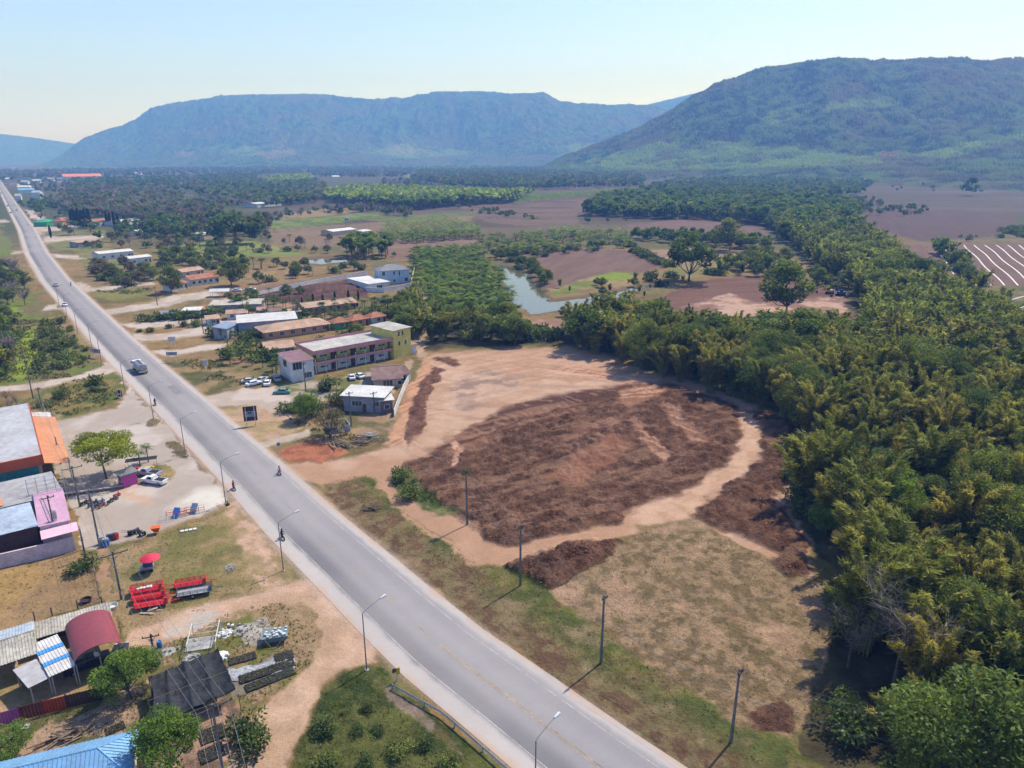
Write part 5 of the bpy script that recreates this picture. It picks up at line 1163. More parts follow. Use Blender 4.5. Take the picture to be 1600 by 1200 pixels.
def wall_run(name, label, pts, h, th, m_, cat='wall', zb=-.1):
    P = [W(*p) for p in pts]; o = P[0]; mb = MB(); cap = MB()
    for i, (a, b) in enumerate(zip(P, P[1:])):
        d = (b - a).normalized(); n = Vector((-d.y, d.x, 0))*th/2; e = Vector((0, 0, h)); z = Vector((0, 0, zb + .0005*i)); a0, b0 = a - o, b - o
        mb.hexa([a0-n+z, b0-n+z, b0+n+z, a0+n+z], [a0-n+e, b0-n+e, b0+n+e, a0+n+e])
        n2 = n*1.35; e2 = Vector((0, 0, h + .003 + .002*i)); e3 = e2 + Vector((0, 0, .07)); cap.hexa([a0-n2+e2, b0-n2+e2, b0+n2+e2, a0+n2+e2], [a0-n2+e3, b0-n2+e3, b0+n2+e3, a0+n2+e3])
    t = thing(name, label, cat, o); mb.build('wall_panel', m_, t); cap.build('coping', m_, t); return t
wall_run('boundary_wall', 'stained pale wall running in front of the maroon shed and pink shop', [(-60,905), (0,888), (60,874), (119,859)], 2.3, .25, PINKW)
# ---- sheds lower left
rc = rect((54,1017), (48,971), (0,1035), 3.2, D=16)
(cx, cyy), L, D, rz = rc
rc2 = ((cx, cyy), D, L, rz - math.pi/2)
t, L, D = house('ribbed_shed', 'ridged shed with one bluish and one beige ribbed slope at the left edge', 'shed', rc2, 3.0, 'gable', .9, .3, CONCR, R_BEIGE, walls=False)
MB().corr((L/2+.3, D/2+.3, 2.98), (-L/2-.3, D/2+.3, 2.98), (-L/2-.3, .05, 3.96), (L/2+.3, .05, 3.96)).build('bluish_slope', R_PALE, t)
rc = rect((52,997), (172,961), (49,978), 2.7)
t, L, D = house('long_shed', 'long narrow shed with beige fibre roof behind the red carport', 'shed', rc, 2.6, 'shed', .25, .2, CONCR, R_BEIGE, walls=False)
MB().box(-L/2, L/2, D/2-.15, D/2-.05, -.1, 2.5).build('back_wall', MAROON, t)
rc = rect((117,1039), (193,1011), (98,986), 3.0); (cx, cyy), L, D, rz = rc
t = thing('carport', 'carport with dark red barrel roof on steel posts', 'carport', (cx, cyy, 0), rz); m = MB(); n = 22; Rz = 1.5
def arc(i): a = math.pi*(i/n); return (-math.cos(a)*L/2, 3.0 + Rz*math.sin(a)**.85)
for i in range(n):
    (xa, za), (xb, zb_) = arc(i), arc(i+1); m.add([(xa,-D/2,za),(xb,-D/2,zb_),(xb,D/2,zb_),(xa,D/2,za),(xa,-D/2,za-.05),(xb,-D/2,zb_-.05),(xb,D/2,zb_-.05),(xa,D/2,za-.05)], [(0,1,2,3),(7,6,5,4),(0,4,5,1),(2,6,7,3)])
ro = m.build('roof', R_RED, t, smooth=False); MB().box(-L/2, L/2, -D/2+.02, -D/2+.08, 2.85, 3.0).build('edge_beam', DSTEEL, t)
m = MB()
for i in range(n-1): m.add([(arc(i)[0], -D/2+.04, arc(i)[1]-.06), (arc(i+1)[0], -D/2+.04, arc(i+1)[1]-.06), (arc(i+1)[0], -D/2+.04, 3.0), (arc(i)[0], -D/2+.04, 3.0)], [(0,1,2,3)])
for x in (-L/2+.1, 0, L/2-.1):
    for y in (-D/2+.1, 0, D/2-.1): MB().box(x-.06, x+.06, y-.06, y+.06, -.1, 2.98).build('post', STEEL, t)
car_c = (cx, cyy, rz)
rc = rect((78,1056), (117,1039), (64,1003), 2.9)
t, L, D = house('striped_lean_to', 'white sheet roof with two blue stripes beside the red carport', 'shed', rc, 2.85, 'shed', .15, .1, WHITE, R_WHITE, walls=False)
for f in (.27, .62): MB().corr((-L/2-.1, D*(f-.5), 2.95+.15*f), (L/2+.1, D*(f-.5), 2.95+.15*f), (L/2+.1, D*(f-.5)+.75, 2.97+.15*f), (-L/2-.1, D*(f-.5)+.75, 2.97+.15*f)).build('blue_sheet', STRIPE, t)
rc = rect((45,1074), (79,1057), (36,1041), 2.6)
house('grey_lean_to', 'grey sheet roof on thin posts at the end of the striped roof', 'shed', rc, 2.6, 'shed', .1, .1, WHITE, R_GREY, walls=False, ribbed=False, th=.04)
t = thing('metal_fence', 'fence of purple, dark red, bright red and maroon metal sheets', 'fence', W(0,1135))
pts = [(-45,1148), (33,1126), (70,1116), (105,1107), (180,1088)]; P = [W(*p) - W(0,1135) for p in pts]
for (a, b), mm in zip(zip(P, P[1:]), (PURPLE, DRED, BRED, MAROON)):
    d = (b - a).normalized(); m = MB(); up = Vector((0, 0, 1.75)); k = int((b - a).length/.3); n_ = Vector((-d.y, d.x, 0))
    for i in range(k):
        q0 = a.lerp(b, i/k); q1 = a.lerp(b, (i+.5)/k); q2 = a.lerp(b, (i+1)/k); o_ = n_*.05
        m.hexa([q0, q1, q1+n_*.02, q0+n_*.02], [q0+up, q1+up, q1+n_*.02+up, q0+n_*.02+up]); m.hexa([q1+o_, q2+o_, q2+o_+n_*.02, q1+o_+n_*.02], [q1+o_+up, q2+o_+up, q2+o_+n_*.02+up, q1+o_+n_*.02+up])
    m.build('sheet_panel', mm, t)
for p in P: MB().box(p.x-.06, p.x+.06, p.y+.1, p.y+.22, -.2, 1.9).build('post', DSTEEL, t)
# black shade net, sagging between posts
t = thing('shade_net', 'big black shade net stretched over posts beside the dirt track', 'shade net', W(300,1090)); o = W(300,1090)
A, B, Cc, Dd = (W(*p, 2.6) - o for p in ((232,1058), (341,1013), (373,1086), (231,1136)))
nu, nv = 60, 36; V = []
for j in range(nv+1):
    for i in range(nu+1):
        u, v = i/nu, j/nv; p = A.lerp(B, u).lerp(Dd.lerp(Cc, u), v); sag = -.30*abs(math.sin(u*math.pi*4))**.7 - .35*abs(math.sin(v*math.pi*5))**.6
        p = p + Vector((0, 0, sag + .25*float(vnoise(np.array([u*14.]), np.array([v*10.]))[0])))
        if v == 1 or v > .97: p += (A - Dd)*.05*math.sin(u*math.pi)*(1 if u < .5 else 1.6)
        if u < .03: p += (B - A)*.07*math.sin(v*math.pi)
        V.append(p)
Fq = [(j*(nu+1)+i, j*(nu+1)+i+1, (j+1)*(nu+1)+i+1, (j+1)*(nu+1)+i) for j in range(nv) for i in range(nu) if not (i/nu > .62 and j/nv > .86)]
m = MB(); m.add(V, Fq); no = m.build('net', NETM, t, smooth=True); sm = no.modifiers.new('cloth_thickness', 'SOLIDIFY'); sm.thickness = .03
for u in (0, .33, .66, 1):
    for v in (0, .5, 1): p = A.lerp(B, u).lerp(Dd.lerp(Cc, u), v); MB().tube((p.x, p.y, -.1), (p.x, p.y, 2.75), .05, n=6).build('post', WOOD, t)
for v in (0, .5, 1): a, b = A.lerp(Dd, v), B.lerp(Cc, v); MB().tube((a.x, a.y, 2.62), (b.x, b.y, 2.62), .03, n=5).build('rail', WOOD, t)
rc = rect((201,1215), (208,1141), (60,1260), 3.2, L=9, D=22)
rc = rect((196,1204), (208,1142), (0,1260), 3.2, D=20)
(cx, cyy), L, D, rz = rc
t, L, D = house('blue_roof_house', 'house with bright blue ribbed hipped roof at the lower left corner', 'house', ((cx, cyy), D, L, rz - math.pi/2), 3.1, 'hip', 1.3, .5, WHITE, R_BLUE, wins=[(2, 4, .9, 1.6, 1.2), (1, 0, .9, 1.4, 1.2)])
m = MB(); k = max(.05, L/2 - D/2); z0 = 3.1 - 1.3*.5/(D/2)
for i in range(int((L+1)/.4)):
    x = -L/2-.5+.4*i+.1; lim = max(0, abs(x) - k)/(L/2 + .5 - k); y1 = (D/2+.5)*lim
    for sg in (-1, 1): m.tube((x, sg*(D/2+.5), z0+.03), (x, sg*y1, z0 + (4.4 - z0)*(1 - lim)+.03), .045, n=4)
for i in range(int((D+1)/.4)):
    y = -D/2-.5+.4*i+.1; lim = abs(y)/(D/2+.5); x1 = k + (L/2+.5-k)*lim
    for sg in (-1, 1): m.tube((sg*(L/2+.5), y, z0+.03), (sg*x1, y, z0 + (4.4 - z0)*(1 - lim)+.03), .045, n=4)
m.build('roof_ribs', R_BLUE, t)

# ---- the pink and yellow motel
rc = rect((491,550), (614,528), (471,535), 6.6); (cx, cyy), L, D, rz = rc; D = max(D, 9.5)
t = thing('motel', 'long two-storey motel with yellow upper floor, pink bands and brown doors', 'building', (cx, cyy, 0), rz); hx, hy = L/2, D/2
MB().box(-hx, hx, -hy+1.5, hy, -.1, 3.0).build('lower_wall', WHITE, t); MB().box(-hx, hx, -hy+1.5, hy, 3.25, 6.0).build('upper_wall', YELW, t)
MB().box(-hx-.05, hx+.05, -hy, hy, 3.0, 3.25).build('floor_slab', CONCR, t); MB().box(-hx-.08, hx+.08, -hy-.12, -hy-.003, 2.75, 3.45).build('pink_band', PINK, t)
MB().box(-hx-.2, hx+.2, -hy-.2, hy+.2, 6.0, 6.25).build('roof', STAINC, t)
m = MB(); m.box(-hx-.32, hx+.32, -hy-.34, -hy-.203, 5.75, 6.95); m.box(-hx-.32, hx+.32, hy+.203, hy+.34, 5.9, 6.95); m.box(-hx-.34, -hx-.203, -hy-.2, hy+.2, 5.9, 6.95); m.box(hx+.203, hx+.34, -hy-.2, hy+.2, 5.9, 6.95); m.build('pink_parapet', PINK, t)
nb = 8
for i in range(nb+1): x = -hx + .12 + i*(L-.24)/nb; MB().box(x-.12, x+.12, -hy+.02, -hy+.26, -.1, 2.99).build('pillar', WHITE, t); MB().box(x-.10, x+.10, -hy+.02, -hy+.22, 3.46, 4.4).build('railing_post', WHITE, t)
for i in range(nb):
    x0 = -hx + .12 + i*(L-.24)/nb; x1 = x0 + (L-.24)/nb; m = MB()
    for z in (3.6, 4.35): m.box(x0+.14, x1-.14, -hy+.07, -hy+.12, z, z+.05)
    for k in range(12): xx = x0 + .3 + k*(x1-x0-.6)/11; m.box(xx-.015, xx+.015, -hy+.08, -hy+.11, 3.65, 4.35)
    m.build('railing', DSTEEL, t); xc = (x0+x1)/2
    for z in (0, 3.26):
        opening(t, 0, L, D-3, xc + (1.1 if i % 2 else -1.1), z, .95, 2.05, 'door'); opening(t, 0, L, D-3, xc - (1.0 if i % 2 else -1.0), z+1.1, 1.1, .5)
for o_ in t.children:
    if o_.name.startswith(('door', 'window')): o_.location.y = 0
for i in range(9): x = -hx + (i+.5)*L/9; MB().tube((x, hy+.1, 6.9), (x, hy+.1, 7.5), .05, n=5).build('roof_post', PINK, t)
rc = rect((455,566), (489,560), (449,552), 6.0); (cx, cyy), L2, D2, rz2 = rc
t, L2, D2 = house('sunroom_block', 'white end block of the motel with teal glazing and reddish roof', 'building', rc, 5.9, 'shed', .6, .35, WHITE, mat('dusky_pink_roof', (.30,.17,.18), .7), wins=[(0, -L2/2+1.6, 3.6, 2.6, 2.), (3, 0, 3.6, 2.6, 2.), (0, 1.2, .8, 2.4, 1.5)])
rc = rect((614,516), (641,510), (591,505), 9.2); (cx, cyy), L2, D2, rz2 = rc
t, L2, D2 = house('motel_tower', 'yellow three-storey stair tower at the end of the motel', 'building', ((cx, cyy), L2, D2, rz2), 8.9, 'flat', over=.45, wm=YELW, rm=R_BEIGE, wins=[(0, u, 7.0, .8, 1.4) for u in (-1.3, .2)] + [(0, u, 4.0, .8, 1.3) for u in (-1.3, 1.3)] + [(1, u, 7., .9, 1.4) for u in (-1.5, 1.5)])
rc = rect((620,541), (650,536), (617,531), 3.4)
house('annex_room', 'small white room with pinkish roof beside the motel tower', 'building', rc, 3.2, 'shed', .3, .4, WHITE, R_TAN, wins=[(0, 0, 1., 1., 1.)])
rc = rect((584,592), (627,589), (580,572), 2.9)
t, L2, D2 = house('brown_roof_house', 'house with brown tiled gable roof between the motel and the grey house', 'house', rc, 2.8, 'gable', 1.6, .6, CREAM, R_BRN, wins=[(0, 0, .7, 2.6, 1.5), (0, 3.2, .9, 1., 1.)])
rc = rect((618,584), (640,580), (614,572), 2.9)
house('brown_roof_wing', 'lower brown tiled wing beside the white garden wall', 'house', rc, 2.5, 'gable', 1.1, .5, WHITE, R_BRN, wins=[(0, 0, .7, 1.6, 1.3)])
rc = rect((536,616), (598,619), (526,602), 4.4); (cx, cyy), L2, D2, rz2 = rc
t, L2, D2 = house('grey_house', 'grey concrete house with flat sloping white roof and four-pane window', 'house', rc, 4.3, 'shed', .25, .7, GREYW, R_WHITE, wins=[(0, -L2/2+3.4, 1.6, 2.6, 1.2), (0, 3.2, 1.7, 1.6, 1.1)], ribbed=False)
opening(t, 0, L2, D2, .2, 0, .95, 2.1, 'door')
rc = rect((595,625), (613,623), (592,610), 3.6)
house('grey_house_wing', 'brown side room with white roof joined to the grey house', 'house', rc, 3.5, 'shed', .2, .5, mat('brown_wall', (.20,.14,.13), .8), R_WHITE, wins=[(0, 0, 1.2, 1.2, 1.)], ribbed=False)
rc = rect((516,668), (547,663), (513,657), 1.6); (cx, cyy), L2, D2, rz2 = rc
t = thing('lattice_pen', 'white lattice pen with planks on top beside the grey house', 'pen', (cx, cyy, 0), rz2); m = MB()
for sg in (-1, 1):
    for z in (.1, .6, 1.1, 1.5): m.box(-L2/2, L2/2, sg*D2/2-.03, sg*D2/2+.03, z, z+.09)
    for i in range(14): x = -L2/2 + .05 + i*(L2-.1)/13; m.box(x-.04, x+.04, sg*D2/2-.036, sg*D2/2+.036, 0, 1.6)
m.build('lattice', FRAME, t)
for sg in (-1, 1): MB().box(sg*L2/2-.04, sg*L2/2+.04, -D2/2+.04, D2/2-.04, 0, 1.55).build('end_panel', FRAME, t)
MB().plate((-L2/2+.1, -D2/2+.1, 1.62), (L2/2-1, -D2/2+.2, 1.68), (L2/2-1.2, D2/2-.1, 1.7), (-L2/2, D2/2-.1, 1.66), .06).build('planks', WOOD, t)
wall_run('garden_wall', 'white sheet wall along the orange dirt track', [(616,652), (624,630), (632,610), (641,592)], 1.9, .12, FRAME, 'wall')
# garden buildings
for args in [
 ('guest_block', 'long tan hip-roofed block behind the motel', ((415,518), (516,504), (410,508), 3.), 2.9, 'hip', 1.5, .7, PEACH, R_TAN, 6),
 ('pale_hall', 'grey-walled hall with long white roof', ((372,504), (464,497), (367,493), 4.6), 4.5, 'shed', .5, .4, GREYW, R_WHITE, 3),
 ('hall_annex', 'side shed with pale bluish roof at the left end of the hall', ((354,513), (372,505), (350,501), 4.), 3.9, 'shed', .5, .3, GREYW, R_PALE, 1),
 ('garden_cabin', 'small cabin with bright green wall and orange hip roof', ((522,503), (546,500), (519,496), 3.), 2.8, 'hip', 1.3, .5, GREENP, R_OR, 1),
 ('garden_cabin', 'small cabin with orange wall, middle of the three orange-roofed cabins', ((550,499), (576,495), (547,492), 3.), 2.8, 'hip', 1.3, .5, PEACH, R_OR, 1),
 ('garden_cabin', 'small cabin with blue glazing, rightmost of the three orange-roofed cabins', ((580,495), (603,491), (576,488), 3.), 2.8, 'hip', 1.3, .5, BLUEW, R_OR, 1),
 ('peach_row_house', 'long peach-walled row house behind small palms', ((477,480), (557,471), (475,472), 3.), 2.8, 'gable', 1.1, .5, PEACH, R_TAN, 7),
 ('dusty_house', 'dusty tan-roofed house below the small cabins', ((415,545), (460,540), (413,533), 3.), 2.8, 'gable', 1.2, .4, CREAM, R_TAN, 2),
 ('blue_cabin', 'tiny cabin with pink roof and blue wall', ((402,484), (415,483), (401,478), 2.8), 2.6, 'gable', .8, .3, BLUEW, mat('rose_roof', (.42,.22,.20), .8), 1),
 ('white_cabin', 'tiny cabin with dull pink roof and white wall', ((421,486), (440,484), (420,478), 2.8), 2.6, 'gable', .8, .3, WHITE, R_BRN, 1),
 ('green_cabin', 'tiny cabin with green wall half hidden by palms', ((452,487), (470,485), (451,481), 2.8), 2.6, 'gable', .8, .3, GREENP, R_TAN, 1),
 ('tan_bungalow', 'tan-roofed bungalow between palms', ((354,489), (386,487), (352,482), 2.8), 2.6, 'gable', .9, .4, WHITE, R_TAN, 2),
 ('gate_office', 'small blue-walled office with beige roof', ((323,498), (343,496), (321,491), 2.8), 2.6, 'shed', .4, .4, BLUEW, R_TAN, 1),
 ('long_market_roof', 'long pale roof beyond the garden cabins', ((326,477), (408,474), (324,470), 3.), 2.9, 'shed', .3, .3, CONCR, R_BEIGE, 0),
 ('white_roof_shed', 'white-roofed shed with red annex by the hedge', ((284,485), (312,484), (282,479), 3.), 2.9, 'shed', .3, .3, CONCR, R_WHITE, 0),
 ('red_annex', 'small shed with faded red roof beside the white-roofed shed', ((314,483), (323,482), (311,476), 3.), 2.9, 'shed', .3, .2, CONCR, mat('faded_red_roof', (.40,.16,.13), .8), 0),
 ('dark_lean_to', 'low dark lean-to behind the clipped hedge', ((252,490), (282,487), (250,486), 2.4), 2.3, 'shed', .2, .2, DSTEEL, R_SLATE, 0),
 ('farm_shed', 'long white-roofed farm shed by the side path', ((155,396), (208,391), (152,389), 4.), 3.8, 'gable', .8, .5, WHITE, R_WHITE, 4),
 ('farm_shed', 'wider white-roofed farm shed with open front', ((200,403), (236,399), (190,394), 4.), 3.6, 'gable', .8, .5, WHITE, R_WHITE, 2),
 ('orange_farmhouse', 'orange-roofed farmhouse with white walls', ((266,444), (293,439), (254,432), 3.5), 3.3, 'hip', 1.8, .6, WHITE, R_OR, 4),
 ('orange_row_house', 'long orange-roofed row house beside the round tree', ((298,436), (342,430), (292,430), 3.5), 3.3, 'gable', 1.5, .6, WHITE, R_OR, 5),
 ('brick_roof_house', 'small house with dull orange roof among trees', ((285,425), (318,420), (280,420), 3.), 3., 'gable', 1.2, .4, CREAM, R_TAN, 2),
 ('open_barn', 'rusty-roofed open barn by the second side path', ((122,379), (160,375), (120,372), 3.5), 3.4, 'shed', .6, .3, CONCR, R_TAN, 0),
 ('field_shed', 'white two-tier shed in front of the far trees', ((318,366), (342,363), (316,357), 4.), 3.8, 'shed', .8, .4, CREAM, R_WHITE, 0),
 ('far_bungalow', 'pale roofed bungalow among the far palms', ((217,361), (241,358), (215,356), 4.), 3.6, 'gable', 1., .4, WHITE, R_WHITE, 0),
 ('compound_house', 'orange and red roofed house beside the green canopy', ((95,345), (112,343), (92,335), 5.), 5., 'hip', 2.4, .5, PEACH, R_OR, 2),
 ('compound_hall', 'white hall with red-edged roof behind the cypress row', ((148,346), (184,342), (144,338), 4.5), 4.3, 'gable', 1.4, .4, BLUEW, R_OR, 3),
 ('compound_store', 'low white store right of the cypress row', ((186,347), (220,343), (184,341), 3.5), 3.4, 'gable', 1.2, .4, WHITE, R_WHITE, 2),
 ('green_canopy', 'bright green canopy beside the road far away', ((72,347), (91,344), (70,338), 4.), 3.9, 'hip', 1.6, .3, GREENP, mat('green_canopy_cloth', (.02,.30,.16), .7), 0),
 ('field_house', 'white-roofed house by the bare brown field', ((402,318), (440,315), (400,314), 5.), 4.4, 'gable', 1.2, .4, WHITE, R_WHITE, 0),
 ('tank_shed', 'white-roofed shed in the middle of the ploughed fields', ((520,361), (557,357), (518,356), 4.), 3.6, 'gable', 1., .4, CREAM, R_WHITE, 0),
 ('tank_shed', 'smaller white-roofed shed right of the field shed', ((567,361), (581,359), (566,355), 4.), 3.6, 'shed', .6, .3, CREAM, R_WHITE, 0),
 ('red_farm', 'reddish roofed farm at the edge of the long tree belt', ((942,309), (963,307), (940,303), 5.), 4.6, 'gable', 2., .4, PINKW, R_OR, 0),
 ('red_farm', 'right-hand reddish roofed farm at the edge of the tree belt', ((965,308), (980,306), (963,302), 5.), 4.6, 'gable', 2., .4, PINKW, R_OR, 0),
 ('barn', 'white-roofed barn at the foot of the right hill', ((1371,270), (1403,269), (1370,265), 5.), 5., 'gable', 1.5, .4, CONCR, R_WHITE, 0),
 ('barn', 'dark barn with bluish roof near the hill foot', ((1475,271), (1499,269), (1474,267), 5.), 5., 'gable', 1.5, .4, MAROON, R_PALE, 0),
 ('barn', 'small pale barn at the right edge below the hill', ((1586,280), (1608,279), (1585,277), 4.), 4., 'gable', 1.2, .4, CONCR, R_PALE, 0)]:
    nm, lb, (a, b, c_, z), zw, rf, rise, ov, wm_, rm_, nw = args; rc = rect(a, b, c_, z); (c0, L2, D2, r0) = rc; D2 = max(D2, 4.)
    if c0[1] > 230: D2 = min(D2, max(5., L2*.55))
    if c0[1] > 230: q_ = W((a[0]+b[0])/2, (a[1]+b[1])/2, z); c0 = (q_.x - math.sin(r0)*D2/2, q_.y + math.cos(r0)*D2/2)
    r = house(nm, lb, 'house' if 'house' in nm or 'cabin' in nm or 'bungalow' in nm else 'building', (c0, L2, D2, r0), zw, rf, rise, ov, wm_, rm_, wins=W2(0, L2, nw, .9, min(1.5, L2/nw*.45), 1.2) if nw else (), ribbed=rm_ in (R_WHITE, R_GREY, R_PALE, R_BEIGE) and c0[1] < 420, th=.1)
    if nw: opening(r[0], 0, L2, D2, L2/2 - .8, 0, .9, 2.1, 'door')
# long red roof and the far village
rc = rect((113,277), (174,276), (112,274), 13.); house('school_hall', 'very long building with salmon red roof far beyond the village', 'building', (rc[0], rc[1], 26, rc[3]), 13, 'gable', 6, 1, WHITE, mat('salmon_far_roof', (.62,.20,.13), .7), ribbed=False, wins=W2(0, rc[1], 14, 2, 3, 3))
for i, (x, y, w_, rm_, lb) in enumerate([(24,293,9,R_OR,'orange roof'),(40,288,8,R_PALE,'bluish roof'),(58,286,8,R_WHITE,'white roof'),(40,297,12,R_WHITE,'long white roof'),(42,302,16,R_BLUE,'blue roof'),(60,310,10,R_PALE,'tall pale walls'),(80,283,8,R_TAN,'tan roof'),(100,289,12,R_OR,'orange roof and white walls'),(98,283,9,R_SLATE,'dark roof'),(10,283,6,R_WHITE,'small white roof'),(216,273,7,R_WHITE,'white roof'),(264,286,5,R_OR,'orange roof'),(30,312,6,R_WHITE,'white roof'),(195,295,5,R_WHITE,'small white roof'),(524,279,9,R_WHITE,'white roof'),(395,292,5,R_TAN,'tan roof')]):
    p = W(x, y); wd = w_*p.y/1100*1.25
    house('village_house', 'far village house with %s, %s' % (lb, ['nearest the road','left of the big white roof','above the big white roof','in the middle of the village','below the white roofs','beside the road bend','at the village edge','right of the village','behind the orange one','farthest by the road','beside the long red roof','deep in the trees','by the road bridge','inside the dry wood','alone beyond the bright plantation','beside the low plantation'][i]), 'house', ((p.x, p.y), wd, wd*.7, .15*(i % 5)), 9 if i == 5 else 6., 'gable', 2.6, .5, WHITE, rm_, ribbed=False, group='far village houses')
# white two-storey house
rc = rect((594,424), (641,421), (590,417), 7.); (cx, cyy), L2, D2, rz2 = rc; D2 = 10
t, L2, D2 = house('white_house', 'white two-storey house with grey hipped roof beside the brown heaps', 'house', ((cx, cyy), L2, D2, rz2), 7., 'hip', 2.2, .5, BLUEW, R_SLATE, wins=[(0, -L2/2+2.2, 4.4, 1.4, 1.8), (0, 0, 4.4, .8, 1.8), (0, 2.6, 4.0, .7, 2.2), (0, 0, 1., 1., 1.2), (0, L2/2-1.6, 1., 1.6, 1.6)])
rc = rect((576,444), (609,440), (576,431), 3.3)
t, L2, D2 = house('terrace_block', 'white terrace with pale roof in front of the white house', 'house', rc, 3.2, 'flat', over=.3, wm=WHITE, rm=R_WHITE, wins=[(0, 0, .6, 3, 1.6)])
wall_run('compound_wall', 'low white wall around the white two-storey house', [(572,456), (600,457), (642,449), (648,420)], 2.0, .2, WHITE)
wall_run('lot_wall', 'long white wall between the brown lot and the heaps', [(398,463), (440,453), (500,441), (574,428)], 1.6, .2, WHITE)
wall_run('lot_wall', 'long dark wall below the brown heaps', [(405,487), (440,489), (500,484), (560,479)], 1.4, .15, MAROON)
p = W(543,355); t = thing('water_tower', 'small water tower above the field shed', 'water tower', p)
for x, y in ((-1.5,-1.5),(1.5,-1.5),(1.5,1.5),(-1.5,1.5)): MB().tube((x, y, -.2), (x, y, 6), .15, n=6).build('leg', CONCR, t)
MB().lathe([(0,6),(2.2,6),(2.2,8.3),(0,8.8)]).build('tank', CONCR, t)
# ---------------------------------------------------------------- street lamps, poles, wires
def road_dir(y):
    x0, x1 = np.interp([y-2, y+2], RY, RXC); d = Vector((x1 - x0, 4, 0)).normalized(); return d, Vector((d.y, -d.x, 0))
def make_lamp():
    t = thing('street_lamp', 'x', 'street lamp')
    MB().lathe([(0,-.05),(.28,-.05),(.28,.12),(0,.12)], n=10).build('base', CONCR, t)
    MB().tube((0,0,.1), (0,0,8.2), .095, .06, 8).build('pole', POLEG, t)
    m = MB(); P = [(0,0,8.15)] + [(2.6*math.sin(a)*1.05, 0, 8.15 + .95*(1-math.cos(a))*.95) for a in (.25,.55,.9,1.25)]
    a = m.path([(0,0,8.15),(.5,0,8.42),(1.5,0,8.75),(2.7,0,9.02)], .04).build('arm', POLEG, t)
    m = MB(); m.hexa([(2.55,-.14,8.93),(3.45,-.17,9.10),(3.45,.17,9.10),(2.55,.14,8.93)], [(2.6,-.08,9.10),(3.35,-.12,9.26),(3.35,.12,9.26),(2.6,.08,9.10)]); h = m.build('lamp_head', FRAME, t, bev=.03)
    MB().hexa([(2.75,-.12,8.90),(3.40,-.14,9.03),(3.40,.14,9.03),(2.75,.12,8.90)], [(2.75,-.12,8.95),(3.40,-.14,9.08),(3.40,.14,9.08),(2.75,.12,8.95)]).build('lens', LAMPG, h)
    return t
lamps = [(836,1262),(573,1047),(443,892),(353,787),(290,712),(240,655),(196,614),(159,569),(144,545),(122,522),(105,495),(93,479)]
lab = ['street lamp at the bottom edge, its head over the near lane','street lamp at the end of the guardrail','street lamp beside the black-clad motorcyclist','street lamp at the corner of the lawn','street lamp on the larger grass island','street lamp on the small round grass island','street lamp beside the black signboard','street lamp just beyond the blue-white sign','street lamp above the blue-white sign','street lamp beside the wild bushes, fourth beyond the tanker','street lamp at the first narrow side path','farthest street lamp, beyond the pair of white cars']
L0 = make_lamp()
for i, p in enumerate(lamps):
    q = W(*p); d, n = road_dir(q.y); a = math.atan2(n.y, n.x)
    if i == 0: L0.location = q; L0.rotation_euler.z = a; o = L0; o['label'] = lab[0]; o['group'] = 'street lamps along the road'
    else: o = dup(L0, q, a, label=lab[i], group='street lamps along the road')
def pole(px, py, ty, label, arm=1.2, rz=None, trans=False, name='power_pole', h=None, bushy=False):
    q = W(px, py); h = h or hpx(px, py, ty); t = thing(name, label, 'power pole', q, 0 if rz is None else rz, 'power poles')
    MB().hexa([(-.15,-.13,-.1),(.15,-.13,-.1),(.15,.13,-.1),(-.15,.13,-.1)], [(-.09,-.08,h),(.09,-.08,h),(.09,.08,h),(-.09,.08,h)]).build('pole', POLE, t, bev=.015)
    if arm:
        a = MB().box(-arm, arm, -.17, -.083, h-.45, h-.33).build('crossarm', DSTEEL, t)
        for x in (-arm+.08, 0.18, arm-.08): MB().lathe([(0,h-.33),(.06,h-.33),(.07,h-.2),(.04,h-.12),(.05,h-.08),(0,h-.05)], (x, -.125), 8).build('insulator', mat('insulator_glaze', (.15,.08,.06), .3), a)
        MB().path([(-arm*.6, -.13, h-.42), (0, -.1, h-1.1), (arm*.6, -.13, h-.42)], .02).build('brace', DSTEEL, t)
    for z in (h*.62, h*.70): MB().box(-.3, .3, -.13, -.115+.04, z, z+.06).build('bracket', DSTEEL, t)
    if trans:
        for x in (.42,): MB().lathe([(0,h*.52),(.26,h*.52),(.28,h*.56),(.28,h*.66),(.2,h*.69),(0,h*.69)], (x, -.1), 12).build('transformer', STEEL, t)
    if bushy:
        rng = np.random.RandomState(3); c = rng.normal(size=(260,3))*[.6,.3,.3] + [0,0,h-.3]; lv = leaves(rng, c, rng.normal(size=(260,3)), .2, .05); me = mesh_np('creeper', lv[0], lv[1]); attr(me, 'Leaf', lv[2]); link('creeper', me, M_DRY, t)
    return t, q, h
a_r = math.atan2(*reversed(road_dir(100)[1].to_2d()))
RP = [pole(549,666,612,'power pole before the grey house, left of the pair', .9, a_r), pole(585,646,612,'power pole before the grey house, right of the pair', .9, a_r), pole(730,820,735,'power pole overgrown with dry creeper in the dark heaps', .9, a_r, bushy=True),
      pole(813,915,820,'power pole at the corner of the low dark mound', .5, a_r), pole(939,1035,930,'power pole on the verge beside the stubble field', .5, a_r), pole(1142,1160,1045,'power pole with small brackets near the bottom dark heap', .5, a_r)]
